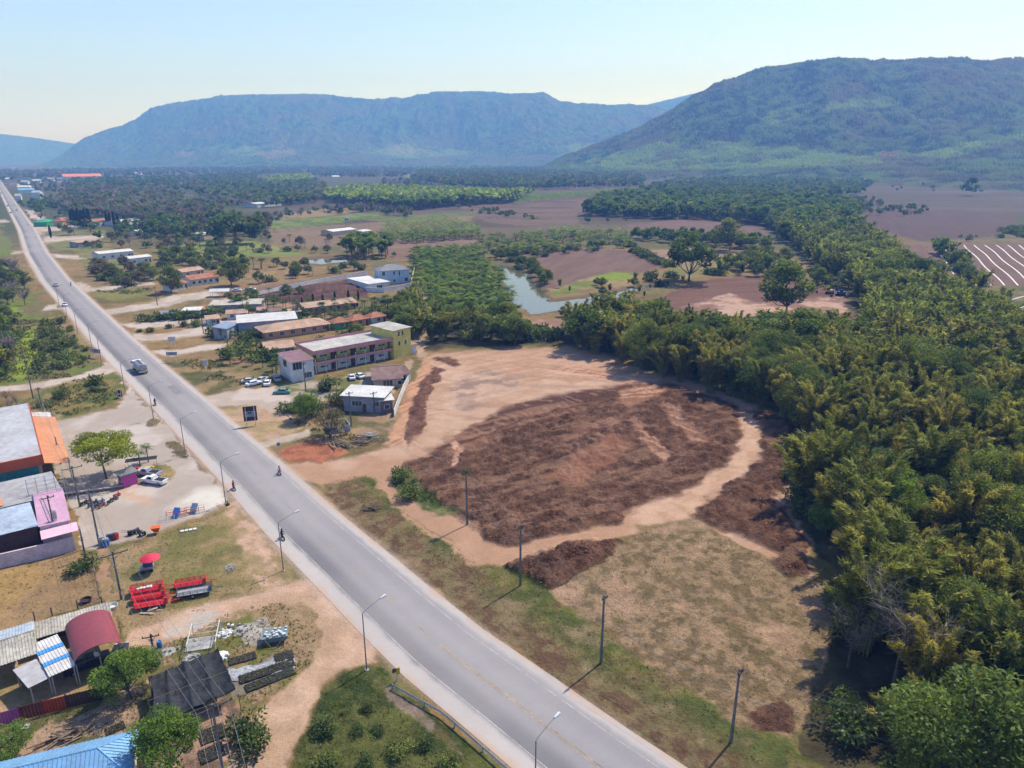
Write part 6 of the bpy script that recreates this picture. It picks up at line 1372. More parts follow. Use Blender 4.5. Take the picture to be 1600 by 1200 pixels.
LP = [pole(52,623,557,'grey power pole behind the leafless bushes', 1., a_r), pole(73,672,605,'dark power pole at the corner of the garden', .5, a_r), pole(95,725,683,'slim power pole beside the white van panel', 0, a_r), pole(125,792,728,'power pole with wide crossarm beside the motorcycles', 1.6, a_r),
      pole(91,852,774,'power pole carrying a transformer in front of the pink shop', .9, a_r, trans=True), pole(155,850,765,'tall slim power pole at the end of the equipment row', 0, a_r), pole(190,937,862,'power pole with wide crossarm on the lawn', 1.9, a_r), pole(349,1212,1128,'power pole with double crossarm in front of the black net', 1.9, a_r, h=9.),
      pole(246,477,448,'power pole at the fork of the pale side road', .6, a_r), pole(318,521,490,'power pole beside the second pale side road', .6, a_r), pole(478,612,566,'power pole in the motel garden', .6, a_r), pole(15,560,512,'grey power pole at the left edge among trees', 1., a_r), pole(473,660,612,'slim pole beside the green car', 0, a_r)]
pole(134,872,826,'thin bare post beside the pink shop', 0, a_r, name='post'); 
t, q, h = pole(240,1018,1048,'thin T-shaped post beside the blue barrel', 1.0, .35, name='post', h=2.7)
def wire(name, label, pts, sag=.5, r=.017):
    m = MB()
    for a, b in zip(pts, pts[1:]):
        P = []
        for i in range(11): t_ = i/10; p = a.lerp(b, t_); P.append(p - Vector((0, 0, sag*4*t_*(1-t_)*(b-a).length/40)))
        m.path(P, r, 4)
    o = m.build(name, WIRE); o['label'] = label; o['category'] = 'wire'; return o
def tops(lst, off, dz=-.3, along=0.): return [Vector((q.x + math.cos(t.rotation_euler.z)*off, q.y + math.sin(t.rotation_euler.z)*off, h + dz)) for t, q, h in lst]
end = [Vector((60,46,8.2))]
for k, (o_, z) in enumerate(((-.45,-.25), (.45,-.25), (.15,-3.1), (.15,-3.7))):
    wire('power_line', ['outer upper','inner upper','upper low','lowest'][k] + ' wire strung over the dirt track and verge poles', tops([RP[0]] + RP[2:], o_, z) + [Vector((60+o_,46,8.6+z))], .9)
for k, (o_, z) in enumerate(((-1.5,-.3), (-.5,-.3), (.5,-.3), (1.5,-.3))):
    sel = [LP[11], LP[0], LP[3], LP[6], LP[7]]
    wire('power_line', ['leftmost','second','third','rightmost'][k] + ' wire of the line along the forecourt and lawn', tops(sel, o_, z) + [Vector((-14+o_, 30, 8.5))], .9)
for k, z in enumerate((-.6, -1.2, -3.)):
    wire('power_line', ['upper','middle','lower'][k] + ' thin wire from the transformer pole across the lawn', tops([LP[1], LP[2], LP[5]], .1, z) + [Vector((LP[6][1].x, LP[6][1].y, 5.5 - k*.6))], .8)
# guardrail along the bend
def guardrail():
    y0, y1 = 74.2, 36.; n = 46; t = thing('guardrail', 'steel guardrail curving along the near left side of the road', 'guardrail', (0, 0, 0)); P = []
    for i in range(n):
        y = y0 + (y1 - y0)*i/(n-1); x = float(np.interp(y, RY, RXC)); d, nn = road_dir(y); off = RHW + .75 + max(0, (y - 69)*.28); P.append(Vector((x, y, 0)) - nn*off)
    m = MB()
    for (a, b) in zip(P, P[1:]):
        for z0, z1, o0, o1 in ((.45,.53,0,.06),(.53,.60,.06,.0),(.60,.67,.0,.06),(.67,.76,.06,0)):
            d = (b - a).normalized(); nn = Vector((d.y, -d.x, 0)); m.hexa([a-nn*o0+Vector((0,0,z0)), b-nn*o0+Vector((0,0,z0)), b-nn*(o0-.02)+Vector((0,0,z0)), a-nn*(o0-.02)+Vector((0,0,z0))], [a-nn*o1+Vector((0,0,z1)), b-nn*o1+Vector((0,0,z1)), b-nn*(o1-.02)+Vector((0,0,z1)), a-nn*(o1-.02)+Vector((0,0,z1))])
    m.build('rail', STEEL, t)
    for p in P[::4]: MB().box(p.x-.07, p.x+.07, p.y-.07, p.y+.07, -.2, .7).build('post', STEEL, t)
    for p in P[2::4]: MB().box(p.x-.09, p.x-.03, p.y-.05, p.y+.05, .77, .87).build('reflector', YELP, t)
guardrail()
def board(name, label, px, py, w_, h, z, rz, m_, legs=2, cat='sign', marks=None, legm=None):
    q = W(px, py); t = thing(name, label, cat, q, rz)
    MB().box(-w_/2, w_/2, -.05, .03, z, z + h).build('panel', m_, t)
    for i in range(legs): x = 0 if legs == 1 else (-w_*.32 if i == 0 else w_*.32); MB().box(x-.07, x+.07, -.17 if legs > 1 else -.10, -.053, -.1, z + h*.96).build('post', legm or FRAME, t)
    for mk in (marks or []): mm = MB(); mm.box(*mk[:2], -.062, -.053, *mk[2:4]) ; mm.build('marking', mk[4], t)
    return t
SB = mat('dark_brown_board', (.05,.022,.02), .7); BG = mat('blue_grey_board', (.24,.29,.36), .5); SBW = mat('sign_white', (.6,.6,.6), .5)
board('signboard', 'tall dark signboard on two white posts seen from behind beside the motel drive', 393, 665, 3.0, 3.6, 1.2, .30, SB, marks=[(-1.2,1.2,2.2,3.6,BG),(-.5,.3,3.0,3.4,BLK),(-.9,-.2,2.3,2.7,PINKW)])
board('signboard', 'wide blue-white sign beside the lamp on the left', 152, 559, 3.6, 1.3, 1.6, -.35, BG)
board('signboard', 'white notice on two posts between the side roads', 270, 542, 2.4, 1.7, 1.8, .2, SBW)
board('signboard', 'wide blue-grey sign on two posts beside the third side road', 270, 566, 3.2, 1.1, 2.2, .1, BG)
board('signboard', 'small white square sign in the motel shrubbery', 322, 578, 1.4, 1.6, 1.4, .1, SBW, 1)
board('signboard', 'small black signboard standing on the forecourt edge', 188, 622, 1.4, 1.8, .4, -.2, BLK, 2, marks=[(-.4,.4,.9,1.3,SBW)])
t = board('road_sign', 'blue octagonal road sign on a white post beside the entrance', 437, 714, .06, .06, 2.5, .6, SBW, 1)
MB().tube((0,-.02,2.9), (0,.02,2.9), .42, n=8).build('face', mat('sign_blue', (.10,.22,.42), .5), t)
q = W(620, 1064); t = thing('marker_sign', 'yellow and dark chevron marker on a white post at the guardrail', 'sign', q, .4)
MB().box(-.06, .06, -.06, .06, -.1, 1.5).build('post', FRAME, t); MB().box(-.02, .42, -.1, -.063, 1.0, 1.9).build('yellow_face', YELP, t); MB().box(-.5, -.03, -.12, -.085, 1.35, 1.95).build('dark_face', DSTEEL, t)
q = W(356, 789); t = thing('marker_post', 'orange marker and black tyre at the foot of the lamp at the lawn corner', 'marker', q)
MB().lathe([(0,0),(.35,0),(.4,.12),(.35,.24),(.18,.24),(.18,.1),(0,.1)]).build('tyre', TYRE, t); MB().box(-.15,.15,-.02,.02,.25,.9).build('plate', YELP, t)
# ---------------------------------------------------------------- vehicles
def wheels(t, xs, y, r, w_=.2):
    for x in xs:
        for sg in (-1, 1):
            a = MB().wheel((x, sg*y, r), r, w_).build('wheel', TYRE, t, bev=.02); MB().wheel((x, sg*(y + w_/2 - .01), r), r*.6, .04).build('rim', RIM, a)
def car(label, paint, loc, rz, kind='sedan', group=None, cat='car', name=None):
    t = thing(name or ('pickup_truck' if kind == 'pickup' else 'car'), label, cat, loc, rz, group)
    if kind == 'pickup':
        MB().prof([(-2.6,.42),(2.55,.42),(2.62,.75),(2.5,1.0),(1.35,1.08),(.2,1.08),(.2,1.06),(-2.6,1.06)], -.86, .86).build('body', paint, t, bev=.06)
        c = MB().hexa([(-.25,-.80,1.04),(1.4,-.80,1.04),(1.4,.80,1.04),(-.25,.80,1.04)], [(-.1,-.66,1.62),(.75,-.66,1.62),(.75,.66,1.62),(-.1,.66,1.62)]).build('cab', paint, t, bev=.05)
        MB().box(-2.48,-.42,-.72,.72,1.0,1.075).build('load_bed', BLK, t); MB().box(-2.5,-2.42,-.5,.5,1.06,1.12).build('tailgate', paint, t)
        g0, g1 = .2, .95
        for x in (-.35, -2.3): MB().path([(x,-.72,1.06),(x,-.68,1.6),(x,.68,1.6),(x,.72,1.06)], .03).build('roll_bar', DSTEEL, t)
    elif kind == 'sedan':
        MB().prof([(-2.2,.35),(2.2,.35),(2.25,.62),(2.1,.82),(1.2,.93),(-1.6,.98),(-2.15,.9),(-2.25,.6)], -.84, .84).build('body', paint, t, bev=.07)
        c = MB().hexa([(-1.55,-.76,.93),(1.1,-.76,.90),(1.1,.76,.90),(-1.55,.76,.93)], [(-1.0,-.60,1.42),(.35,-.60,1.42),(.35,.60,1.42),(-1.0,.60,1.42)]).build('cabin', paint, t, bev=.06)
    ws = mat('car_glass', (.02,.025,.03), .08, spec=.8)
    if kind == 'pickup':
        MB().add([(1.38,-.72,1.12),(1.38,.72,1.12),(.79,.60,1.58),(.79,-.60,1.58)], [(0,1,2,3)]).build('windscreen', ws, t).location = (.03,0,.02)
        for sg in (-1, 1): MB().add([(-.1,sg*.805,1.14),(1.15,sg*.805,1.14),(.72,sg*.70,1.55),(-.02,sg*.70,1.55)], [(0,1,2,3)]).build('side_window', ws, t).location = (0, sg*.01, 0)
        wheels(t, (-1.6, 1.65), .78, .36)
    else:
        MB().add([(1.1,-.68,.97),(1.1,.68,.97),(.42,.54,1.38),(.42,-.54,1.38)], [(0,1,2,3)]).build('windscreen', ws, t).location = (.03,0,.02)
        MB().add([(-1.55,-.68,.99),(-1.55,.68,.99),(-1.06,.54,1.38),(-1.06,-.54,1.38)], [(0,1,2,3)]).build('rear_window', ws, t).location = (-.03,0,.02)
        for sg in (-1, 1): MB().add([(-1.35,sg*.765,1.0),(.85,sg*.765,.98),(.3,sg*.64,1.36),(-.95,sg*.64,1.36)], [(0,1,2,3)]).build('side_window', ws, t).location = (0, sg*.012, 0)
        wheels(t, (-1.35, 1.4), .76, .31)
    xe = 2.6 if kind == 'pickup' else 2.2
    for sg in (-1, 1): MB().box(xe-.14, xe+.02, sg*.62-.16, sg*.62+.16, .66, .80).build('headlight', LAMPG, t); MB().box(-xe-.03, -xe+.08, sg*.68-.1, sg*.68+.1, .68, .86).build('tail_light', REDP, t)
    return t
def on_rd(px, py, up=True):
    q = W(px, py); d, n = road_dir(q.y); a = math.atan2(d.y, d.x); return (q.x, q.y, .03), a if up else a + math.pi
def gnd(px, py): q = W(px, py); return (q.x, q.y, max(0., zg(q.x, q.y)) if zg(q.x, q.y) > 0 else zg(q.x, q.y))
l, a = on_rd(102, 478, False); car('white car with dark glass driving beside the first narrow side path', CARW, l, a)
l, a = on_rd(88, 447, False); car('silver car driving above the first narrow side path', STEEL, l, a)
l, a = on_rd(44, 351, False); car('pale van-like car near the far side turning', CARW, l, a)
l, a = on_rd(17, 333, True); car('dark car far along the road, left of a grey one', CARD, l, a)
l, a = on_rd(26, 329, False); car('grey car far along the road, right of a dark one', CARG, l, a)
l, a = on_rd(12, 322, True); car('dark blue car farthest along the road', mat('blue_car', (.05,.07,.13), .3), l, a)
l, a = on_rd(22, 321, False); car('white car farthest along the road', CARW, l, a)
car('white pickup truck with racks parked in front of the pink kiosk', CARW, gnd(242,755), -.28 + math.pi, 'pickup', cat='pickup truck')
car('bluish pickup with a loaded bed parked behind the white pickup', mat('pale_blue_car', (.40,.44,.52), .3), gnd(233,743), -.28 + math.pi, 'pickup', cat='pickup truck')
car('dark pickup parked under the red barrel roof', CARD, (car_c[0]-.3, car_c[1]-1.6, 0), car_c[2], 'pickup', cat='pickup truck')
car('dark car parked half out of the red carport', CARD, (W(186,1030).x, W(186,1030).y, 0), car_c[2] + 1.2)
car('green car parked at the motel entrance', CARGR, gnd(441,615), .05 + math.pi)
car('white car parked before the motel, left of two', CARW, gnd(550,592), 1.9); car('white car parked before the motel, right of two', CARW, gnd(562,590), 2.2)
car('white pickup truck standing in the motel yard', mat('dusty_car', (.45,.47,.48), .4), gnd(433,594), 2.0, 'pickup', cat='pickup truck')
for i, (x, y, lb) in enumerate([(390,598,'upper left'),(397,602,'lower left'),(410,596,'upper middle'),(418,601,'right')]):
    car('dusty white car in the tight cluster beside the garden, %s' % lb, CARW if i % 2 else mat('dusty_car', (.45,.47,.48), .4), gnd(x, y), .3 + .5*i, group='white cars crammed beside the garden')
car('white pickup truck beside the brown heaps', CARW, gnd(391,454), .1, 'pickup', cat='pickup truck'); car('white car with red trim near the workshop', CARW, gnd(370,455), .2)
for i, (x, y) in enumerate([(57,345),(62,346),(110,349),(121,351)]): car(['white car parked left before the green canopy','white car parked right before the green canopy','dark car parked by the cypress row','white car parked right by the cypress row'][i], CARW if i != 2 else CARD, gnd(x, y), .4*i)
# tanker lorry
l, a = on_rd(219, 580, True); t = thing('tanker_truck', 'silver tanker lorry driving away along the road', 'tanker truck', l, a)
MB().box(-4.2, 2.2, -.5, .5, .75, 1.0).build('chassis', DSTEEL, t)
m = MB(); pr = []; n = 20
for i in range(n): an = 2*math.pi*i/n; pr.append((1.22*math.cos(an), 2.15 + .98*math.sin(an)))
m.add([(-4.3, y, z) for y, z in pr] + [(1.7, y, z) for y, z in pr], [tuple(range(n)), tuple(range(2*n-1, n-1, -1))] + [((i+1) % n, i, i + n, (i+1) % n + n) for i in range(n)]); tk = m.build('tank', STEEL, t, bev=.08)
MB().box(-3.8, 1.2, -.35, .35, 3.08, 3.18).build('walkway', DSTEEL, tk)
for x in (-3, -1.3, .4): MB().lathe([(0,3.1),(.25,3.1),(.25,3.3),(0,3.32)], (x, 0), 10).build('hatch', STEEL, tk)
for sg in (-1, 1): MB().box(-4.2, 1.6, sg*1.22-.04, sg*1.22+.04, 1.2, 1.75).build('side_skirt', mat('cream_paint', (.5,.42,.28), .5), t)
MB().box(-4.5, -4.32, -1.2, 1.2, .6, 1.15).build('rear_bumper', mat('cream_paint', (.5,.42,.28), .5), t)
cb = MB().prof([(2.0,.7),(4.0,.7),(4.05,1.6),(3.8,2.7),(2.1,2.8)], -1.15, 1.15).build('cab', CARW, t, bev=.08)
MB().box(3.84, 4.0, -1.0, 1.0, 1.7, 2.4).build('windscreen', GLASS, cb)
for sg in (-1, 1): MB().box(3.6, 3.7, sg*1.35-.12, sg*1.35+.12, 1.9, 2.4).build('mirror', BLK, cb); MB().box(2.6, 3.5, sg*1.16-.01, sg*1.16+.01, 1.7, 2.4).build('side_window', GLASS, cb)
wheels(t, (-3.4, -2.2, 3.0), 1.02, .5, .3)
# motorcycles and riders
def motorbike(label, paint, loc, rz, group=None):
    t = thing('motorcycle', label, 'motorcycle', loc, rz, group)
    for x in (-.62, .62):
        a = MB(); a.wheel((x, 0, .3), .3, .10, 16); w1 = a.build('wheel', TYRE, t, bev=.015); MB().wheel((x, 0, .3), .17, .11, 12).build('rim', RIM, w1)
    MB().prof([(-.75,.55),(-.55,.45),(.1,.36),(.28,.42),(.52,.78),(.42,.86),(.2,.62),(-.3,.66),(-.8,.74)], -.11, .11).build('body', paint, t, bev=.03)
    MB().prof([(-.78,.75),(-.05,.68),(.02,.74),(-.75,.82)], -.13, .13).build('seat', BLK, t, bev=.02)
    MB().tube((.62,0,.3), (.44,0,1.0), .04).build('fork', STEEL, t); MB().path([(.40,-.32,1.02),(.46,-.1,.98),(.46,.1,.98),(.40,.32,1.02)], .022).build('handlebar', DSTEEL, t)
    MB().box(.5,.6,-.08,.08,.78,.92).build('headlight', LAMPG, t); MB().box(-.2,.2,-.14,.14,.25,.45).build('engine', DSTEEL, t)
    return t
def skin_mesh(pts, edges, rad, m_, name, parent):
    me = bpy.data.meshes.new(name); me.from_pydata(pts, edges, []); o = link(name, me, m_, parent)
    o.modifiers.new('skin', 'SKIN'); sk = me.skin_vertices[0].data
    for i, r_ in enumerate(rad): sk[i].radius = (r_, r_) if not hasattr(r_, '__len__') else r_
    sk[0].use_root = True; s_ = o.modifiers.new('subdivision', 'SUBSURF'); s_.levels = 1; s_.render_levels = 1
    return o
def rider(label, top, loc, rz, helm):
    """seated, hands on the handlebar, feet on the pegs"""
    t = thing('person', label, 'person', loc, rz)
    P = [(-.30,0,.86),(-.26,0,1.05),(-.20,0,1.28),(-.17,0,1.42),(-.13,0,1.56),(-.12,0,1.68)]; E = [(0,1),(1,2),(2,3),(3,4),(4,5)]; Rr = [.15,.13,.155,.07,.09,.08]
    for sg in (-1, 1):
        b = len(P); P += [(-.28,sg*.10,.84),(.10,sg*.17,.78),(.0,sg*.17,.40),(.12,sg*.17,.34)]; E += [(0,b),(b,b+1),(b+1,b+2),(b+2,b+3)]; Rr += [.10,.075,.05,.04]
        b = len(P); P += [(-.19,sg*.19,1.36),(-.02,sg*.27,1.14),(.22,sg*.28,1.05),(.36,sg*.29,1.05)]; E += [(2,b),(b,b+1),(b+1,b+2),(b+2,b+3)]; Rr += [.07,.05,.04,.035]
    skin_mesh(P, E, Rr, top, 'body', t)
    h = MB().lathe([(0,1.86),(.08,1.85),(.135,1.78),(.15,1.68),(.13,1.58),(.10,1.56)], (-.12, 0), 14).build('helmet' if helm else 'hair', BLK if helm else mat('black_hair', (.015,.012,.01), .6), t, smooth=True)
    for o_ in (MB().box(-.03,.015,-.07,.07,1.58,1.72),): o_.build('face', SKIN, t, bev=.03)
    return t
CL = {'black': mat('black_cloth', (.03,.03,.035), .9), 'pink': mat('pink_cloth', (.50,.12,.20), .9), 'red': mat('red_cloth', (.35,.03,.05), .9), 'blue': mat('blue_cloth', (.06,.10,.22), .9)}
for (x, y, up, c, lm, lp, hl) in [(442,842,False,'black','dark motorcycle ridden beside the third lamp','person in black riding beside the third lamp',1),(366,765,False,'red','dark motorcycle with red rider on the road shoulder','person in red riding on the road shoulder',1),(437,741,True,'pink','pale motorcycle ridden past the dirt track entrance','person in pink riding past the dirt track entrance',0),(243,633,False,'black','dark motorcycle ridden beside the crack in the forecourt','person in black riding beside the small grass island',1),(111,446,True,'blue','small motorcycle ridden at the far right edge of the road','person riding at the far right edge of the road',0)]:
    l, a = on_rd(x, y, up); motorbike(lm, CL['black'] if c != 'pink' else CARW, l, a); rider(lp, CL[c], l, a, hl)
for i, (x, y) in enumerate([(133,789),(138,786),(143,791),(149,788),(153,793),(158,787),(160,792),(172,787),(179,783),(183,777),(78,667)]):
    pnt = [BLK, REDP, BLUEP, BLK, DSTEEL, BLUEP, REDP, BLK, DSTEEL, REDP, REDP][i]
    lb = ['black motorcycle at the left end of the parked row','red motorcycle second in the parked row','blue motorcycle third in the parked row','black motorcycle in the middle of the parked row','grey motorcycle right of the middle of the parked row','blue motorcycle at the back of the parked row','red motorcycle at the right end of the parked row','black motorcycle parked apart from the row','grey motorcycle parked nearest the red one','red motorcycle parked farthest right by the kiosk path','red motorcycle parked at the garden corner'][i]
    motorbike(lb, pnt, gnd(x, y), 1.2 + .12*(i % 4), 'parked motorcycles')
# kiosk, terrace, benches
rc = rect((195,742), (208,738), (190,735), 2.6); (cx, cyy), L2, D2, rz2 = rc
t, L2, D2 = house('kiosk', 'small magenta kiosk with dark flat roof beside the lime tree', 'kiosk', (rc[0], 2.6, 2.4, rz2), 2.5, 'flat', over=.4, wm=MAGE, rm=R_SLATE, wins=[(3, 0, 1., 1.4, 1.)])
t = thing('market_stall', 'low stall of yellow and red goods under a dark cloth behind the pickups', 'stall', gnd(222,735), .3)
for x in (-2.6, 2.6):
    for y in (-1.2, 1.2): MB().tube((x, y, -.05), (x, y, 2.1), .04, n=6).build('post', WOOD, t)
MB().plate((-2.9,.1,2.0), (2.9,.1,2.1), (2.9,1.5,2.25), (-2.9,1.5,2.2), .04).build('cloth_roof', CL['black'], t)
MB().box(-2.5, 2.5, -1.0, -.2, .6, .75).build('counter', YELP, t); MB().box(-2.4, -.4, -.9, -.3, .753, 1.0).build('goods', REDP, t); MB().box(0, 2.2, -.9, -.3, .753, .95).build('goods', YELP, t)
t = thing('planter_wall', 'long low brown planter wall near the parked motorcycles', 'planter', gnd(146,769), .36); MB().box(-5, 5, -.35, .35, -.05, .5).build('wall', WOOD, t); MB().box(-5.05, 5.05, -.3, .3, .503, .58).build('soil', PINKW, t)
one_v = W(167, 748); 
PLv, PLf, PLa = broadleaf(91, 9000, .24, 40, .52, .35, .3, layered=True)[1]
tv = broadleaf(91, 10, .24, 40, .52, .35, .3, layered=True)[0]
t = thing('broadleaf_tree', 'lime-green tree with flat layered crown on the forecourt', 'tree', one_v); hh = hpx(167, 748, 676)/9.6; t.scale = (hh*.92, hh*.92, hh*.95)
me = mesh_np('trunk', tv[0], tv[1], True); link('trunk', me, BARK, t); me = mesh_np('crown', PLv, PLf); attr(me, 'Leaf', PLa); link('crown', me, M_YEL, t)
# parasol and cart
t = thing('parasol', 'red parasol standing open on the lawn', 'parasol', gnd(238,893)); MB().tube((0,0,-.05), (0,0,2.9), .035).build('pole', STEEL, t)
m = MB(); n = 16; m.lathe([(0,2.95),(.6,2.78),(1.15,2.5),(1.45,2.3)], (0, 0), n); cn = m.build('canopy', mat('parasol_cloth', (.60,.03,.07), .7, 0, .15), t)
for i in range(8): a = math.pi*i/4; MB().tube((0,0,2.55), (1.4*math.cos(a), 1.4*math.sin(a), 2.28), .015, n=4).build('rib', STEEL, t)
t = thing('food_cart', 'small cart with blue cover beside the red parasol', 'cart', gnd(231,892), .35)
MB().box(-.9, .9, -.6, .6, .5, .9).build('body', STEEL, t, bev=.02); MB().box(-.5, .8, -.5, .6, .9, 1.5).build('cover', CL['blue'], t, bev=.12)
for x in (-.6, .6):
    for y in (-.65, .65): MB().wheel((x, y, .27), .27, .08).build('wheel', TYRE, t)
MB().path([(-.9,-.5,.9),(-1.5,-.5,1.0),(-1.5,.5,1.0),(-.9,.5,.9)], .025).build('handle', STEEL, t)
# trailers
def trailer(label, px, py, rz, pm, L_=4.2, Wd=1.5, fold=False, bed=None, load=False):
    t = thing('trailer', label, 'trailer', gnd(px, py), rz); b = MB().box(-L_/2, L_/2, -Wd/2, Wd/2, .55, .65); b.build('bed', bed or pm, t)
    for sg in (-1, 1):
        m = MB()
        for z in (.78, .95, 1.12): m.box(-L_/2, L_/2, sg*Wd/2-.02, sg*Wd/2+.02, z, z+.07)
        for i in range(6): x = -L_/2 + i*L_/5; m.box(x-.03 + (.03 if i == 0 else 0) - (.03 if i == 5 else 0), x+.03 + (.03 if i == 0 else 0) - (.03 if i == 5 else 0), sg*Wd/2-.025, sg*Wd/2+.025, .65, 1.19)
        m.build('side_panel', pm, t)
    for sg in (-1, 1): MB().box(sg*L_/2-.03, sg*L_/2+.03, -Wd/2+.03, Wd/2-.03, .65, 1.2 if sg < 0 else 1.5).build('end_panel', pm, t)
    MB().path([(L_/2,-.5,.6),(L_/2+1.1,0,.55),(L_/2,.5,.6)], .045).build('drawbar', pm, t); MB().tube((L_/2+1.1,0,.55),(L_/2+1.5,0,.55),.05).build('hitch', pm, t)
    for sg in (-1, 1): w1 = MB().wheel((-.2, sg*(Wd/2+.12), .32), .32, .16).build('wheel', TYRE, t, bev=.02); MB().wheel((-.2, sg*(Wd/2+.2), .32), .18, .04).build('rim', RIM, w1)
    return t
at_ = .32
trailer('red trailer at the back of the row of three, holding white sacks', 230, 926, at_, REDP); trailer('red trailer in the middle of the row of three', 234, 937, at_, REDP); trailer('red trailer at the front of the row of three', 238, 948, at_, REDP)
trailer('red trailer standing behind the grey one', 299, 917, at_, REDP); trailer('grey metal trailer with tilting bed in front of the lone red one', 305, 929, at_, DSTEEL, 4.6, 1.7, bed=TARP)
t = thing('white_sacks', 'white sacks lying in the rear red trailer', 'sacks', (*W(229,926).xy, .66), at_)
for i in range(5): MB().box(-1.2+i*.42, -.85+i*.42, -.3+.1*(i % 2), .3+.1*(i % 2), 0, .22+.04*i).build('sack', WHITE, t, bev=.08)
# equipment row at the forecourt edge
def frame_rack(label, px, py, rz, m_, L_=2.2, Wd=.9, h=1.0):
    t = thing('equipment_frame', label, 'frame', gnd(px, py), rz, 'frames for sale at the forecourt edge'); m = MB()
    for y in (-Wd/2, Wd/2):
        m.path([(-L_/2,y,0),(-L_/2,y,h),(L_/2,y,h),(L_/2,y,0)], .03)
        m.tube((-L_/2,y,h*.5),(L_/2,y,h*.5),.025)
    for x in np.linspace(-L_/2, L_/2, 5): m.tube((x,-Wd/2,h*.5),(x,Wd/2,h*.5),.022)
    m.build('frame', m_, t); return t
for i, (x, y, m_) in enumerate([(262,813,FRAME),(271,806,REDP),(282,806,REDP),(292,803,ORP),(300,801,STEEL),(309,800,ORP)]):
    frame_rack(['white','red leftmost','red second','orange middle','grey','orange rightmost'][i] + ' tubular frame in the equipment row', x, y, .4, m_)
for i, (x, y) in enumerate([(273,810),(301,803)]):
    t = thing('tilted_hopper', ['left','right'][i] + ' blue and grey tilted hopper in the equipment row', 'hopper', gnd(x, y), 1.5)
    MB().hexa([(-.2,-.5,.1),(.2,-.5,.1),(.2,.5,.1),(-.2,.5,.1)], [(1.2,-.5,1.5),(1.35,-.5,1.4),(1.35,.5,1.4),(1.2,.5,1.5)]).build('panel', BLUEP if i == 0 else mat('blue_grey_paint', (.12,.22,.34), .5), t); MB().path([(1.25,-.45,1.4),(1.4,-.45,0)], .03).build('leg', STEEL, t); MB().path([(1.25,.45,1.4),(1.4,.45,0)], .03).build('leg', STEEL, t)
t = thing('orange_hopper', 'bright orange hopper standing in the equipment row', 'hopper', gnd(245,833), .3); MB().hexa([(-.3,-.3,.3),(.3,-.3,.3),(.3,.3,.3),(-.3,.3,.3)], [(-.75,-.6,1.2),(.75,-.6,1.2),(.75,.6,1.2),(-.75,.6,1.2)]).build('hopper', ORP, t, bev=.03)
for x in (-.3, .3): MB().path([(x,-.3,.35),(x,-.45,0)], .03).build('leg', DSTEEL, t); MB().path([(x,.3,.35),(x,.45,0)], .03).build('leg', DSTEEL, t)
for i, (x, y) in enumerate([(204,836),(214,833),(223,837)]):
    t = thing('hand_tractor', ['left','middle','right'][i] + ' dark two-wheeled walking tractor on the forecourt edge', 'tractor', gnd(x, y), .4 + i); MB().box(-.4,.5,-.18,.18,.4,.85).build('engine', DSTEEL, t, bev=.04); MB().path([(-.3,-.2,.7),(-1.3,-.35,1.0)], .03).build('handle', DSTEEL, t); MB().path([(-.3,.2,.7),(-1.3,.35,1.0)], .03).build('handle', DSTEEL, t)
    for sg in (-1, 1): MB().wheel((0, sg*.4, .35), .35, .16).build('wheel', TYRE, t)
for i, (x, y, m_, lb) in enumerate([(181,842,REDP,'red'),(173,844,DSTEEL,'dark'),(160,850,STEEL,'grey'),(166,853,BLUEP,'blue-grey')]):
    t = thing('machine_box', lb + ' boxy machine at the left end of the equipment row', 'machine', gnd(x, y), .4); MB().box(-.5,.5,-.4,.4,.1,1.1).build('housing', m_, t, bev=.05); MB().box(-.4,.4,-.3,.3,1.103,1.35).build('cap', STEEL, t, bev=.03)
t = thing('white_crate_pile', 'pile of white sacks beside the orange frames', 'sacks', gnd(295,829), .4)
for i in range(4): MB().box(-1.3+i*.65, -.75+i*.65, -.3, .3, 0, .2).build('sack', WHITE, t, bev=.06)
t = thing('wire_chair_pile', 'heap of white wire chairs on the lawn', 'chairs', gnd(355,893), .5); m = MB(); rr = random.Random(3)
for i in range(16): p = Vector((rr.uniform(-.8,.8), rr.uniform(-.6,.6), 0)); m.path([p, p + Vector((.1,.1,.8)), p + Vector((.5,.2,.75)), p + Vector((.55,.1,0))], .025, 4)
m.build('frame', FRAME, t)
t = thing('barrel', 'blue plastic barrel beside the T-shaped post', 'barrel', gnd(250,1012)); MB().lathe([(0,0),(.28,0),(.31,.1),(.30,.45),(.31,.85),(.28,.95),(.25,.95),(.25,.88),(0,.88)]).build('drum', BLUEP, t, smooth=True)
t = thing('scaffold_frame', 'white steel scaffold frame lying over pale slabs', 'scaffold', gnd(320,1005), .25); m = MB()
for x in (-1.7, 1.7): m.path([(x,-2.2,0),(x,-2.2,1.5),(x,2.2,1.7),(x,2.2,0)], .06)
for y in np.linspace(-2.1, 2.1, 5): m.tube((-1.7,y,1.6),(1.7,y,1.6),.04)
m.build('frame', FRAME, t); MB().box(-2.2, 1.0, -1.4, 1.2, .02, .14).build('slab', CONCR, t)
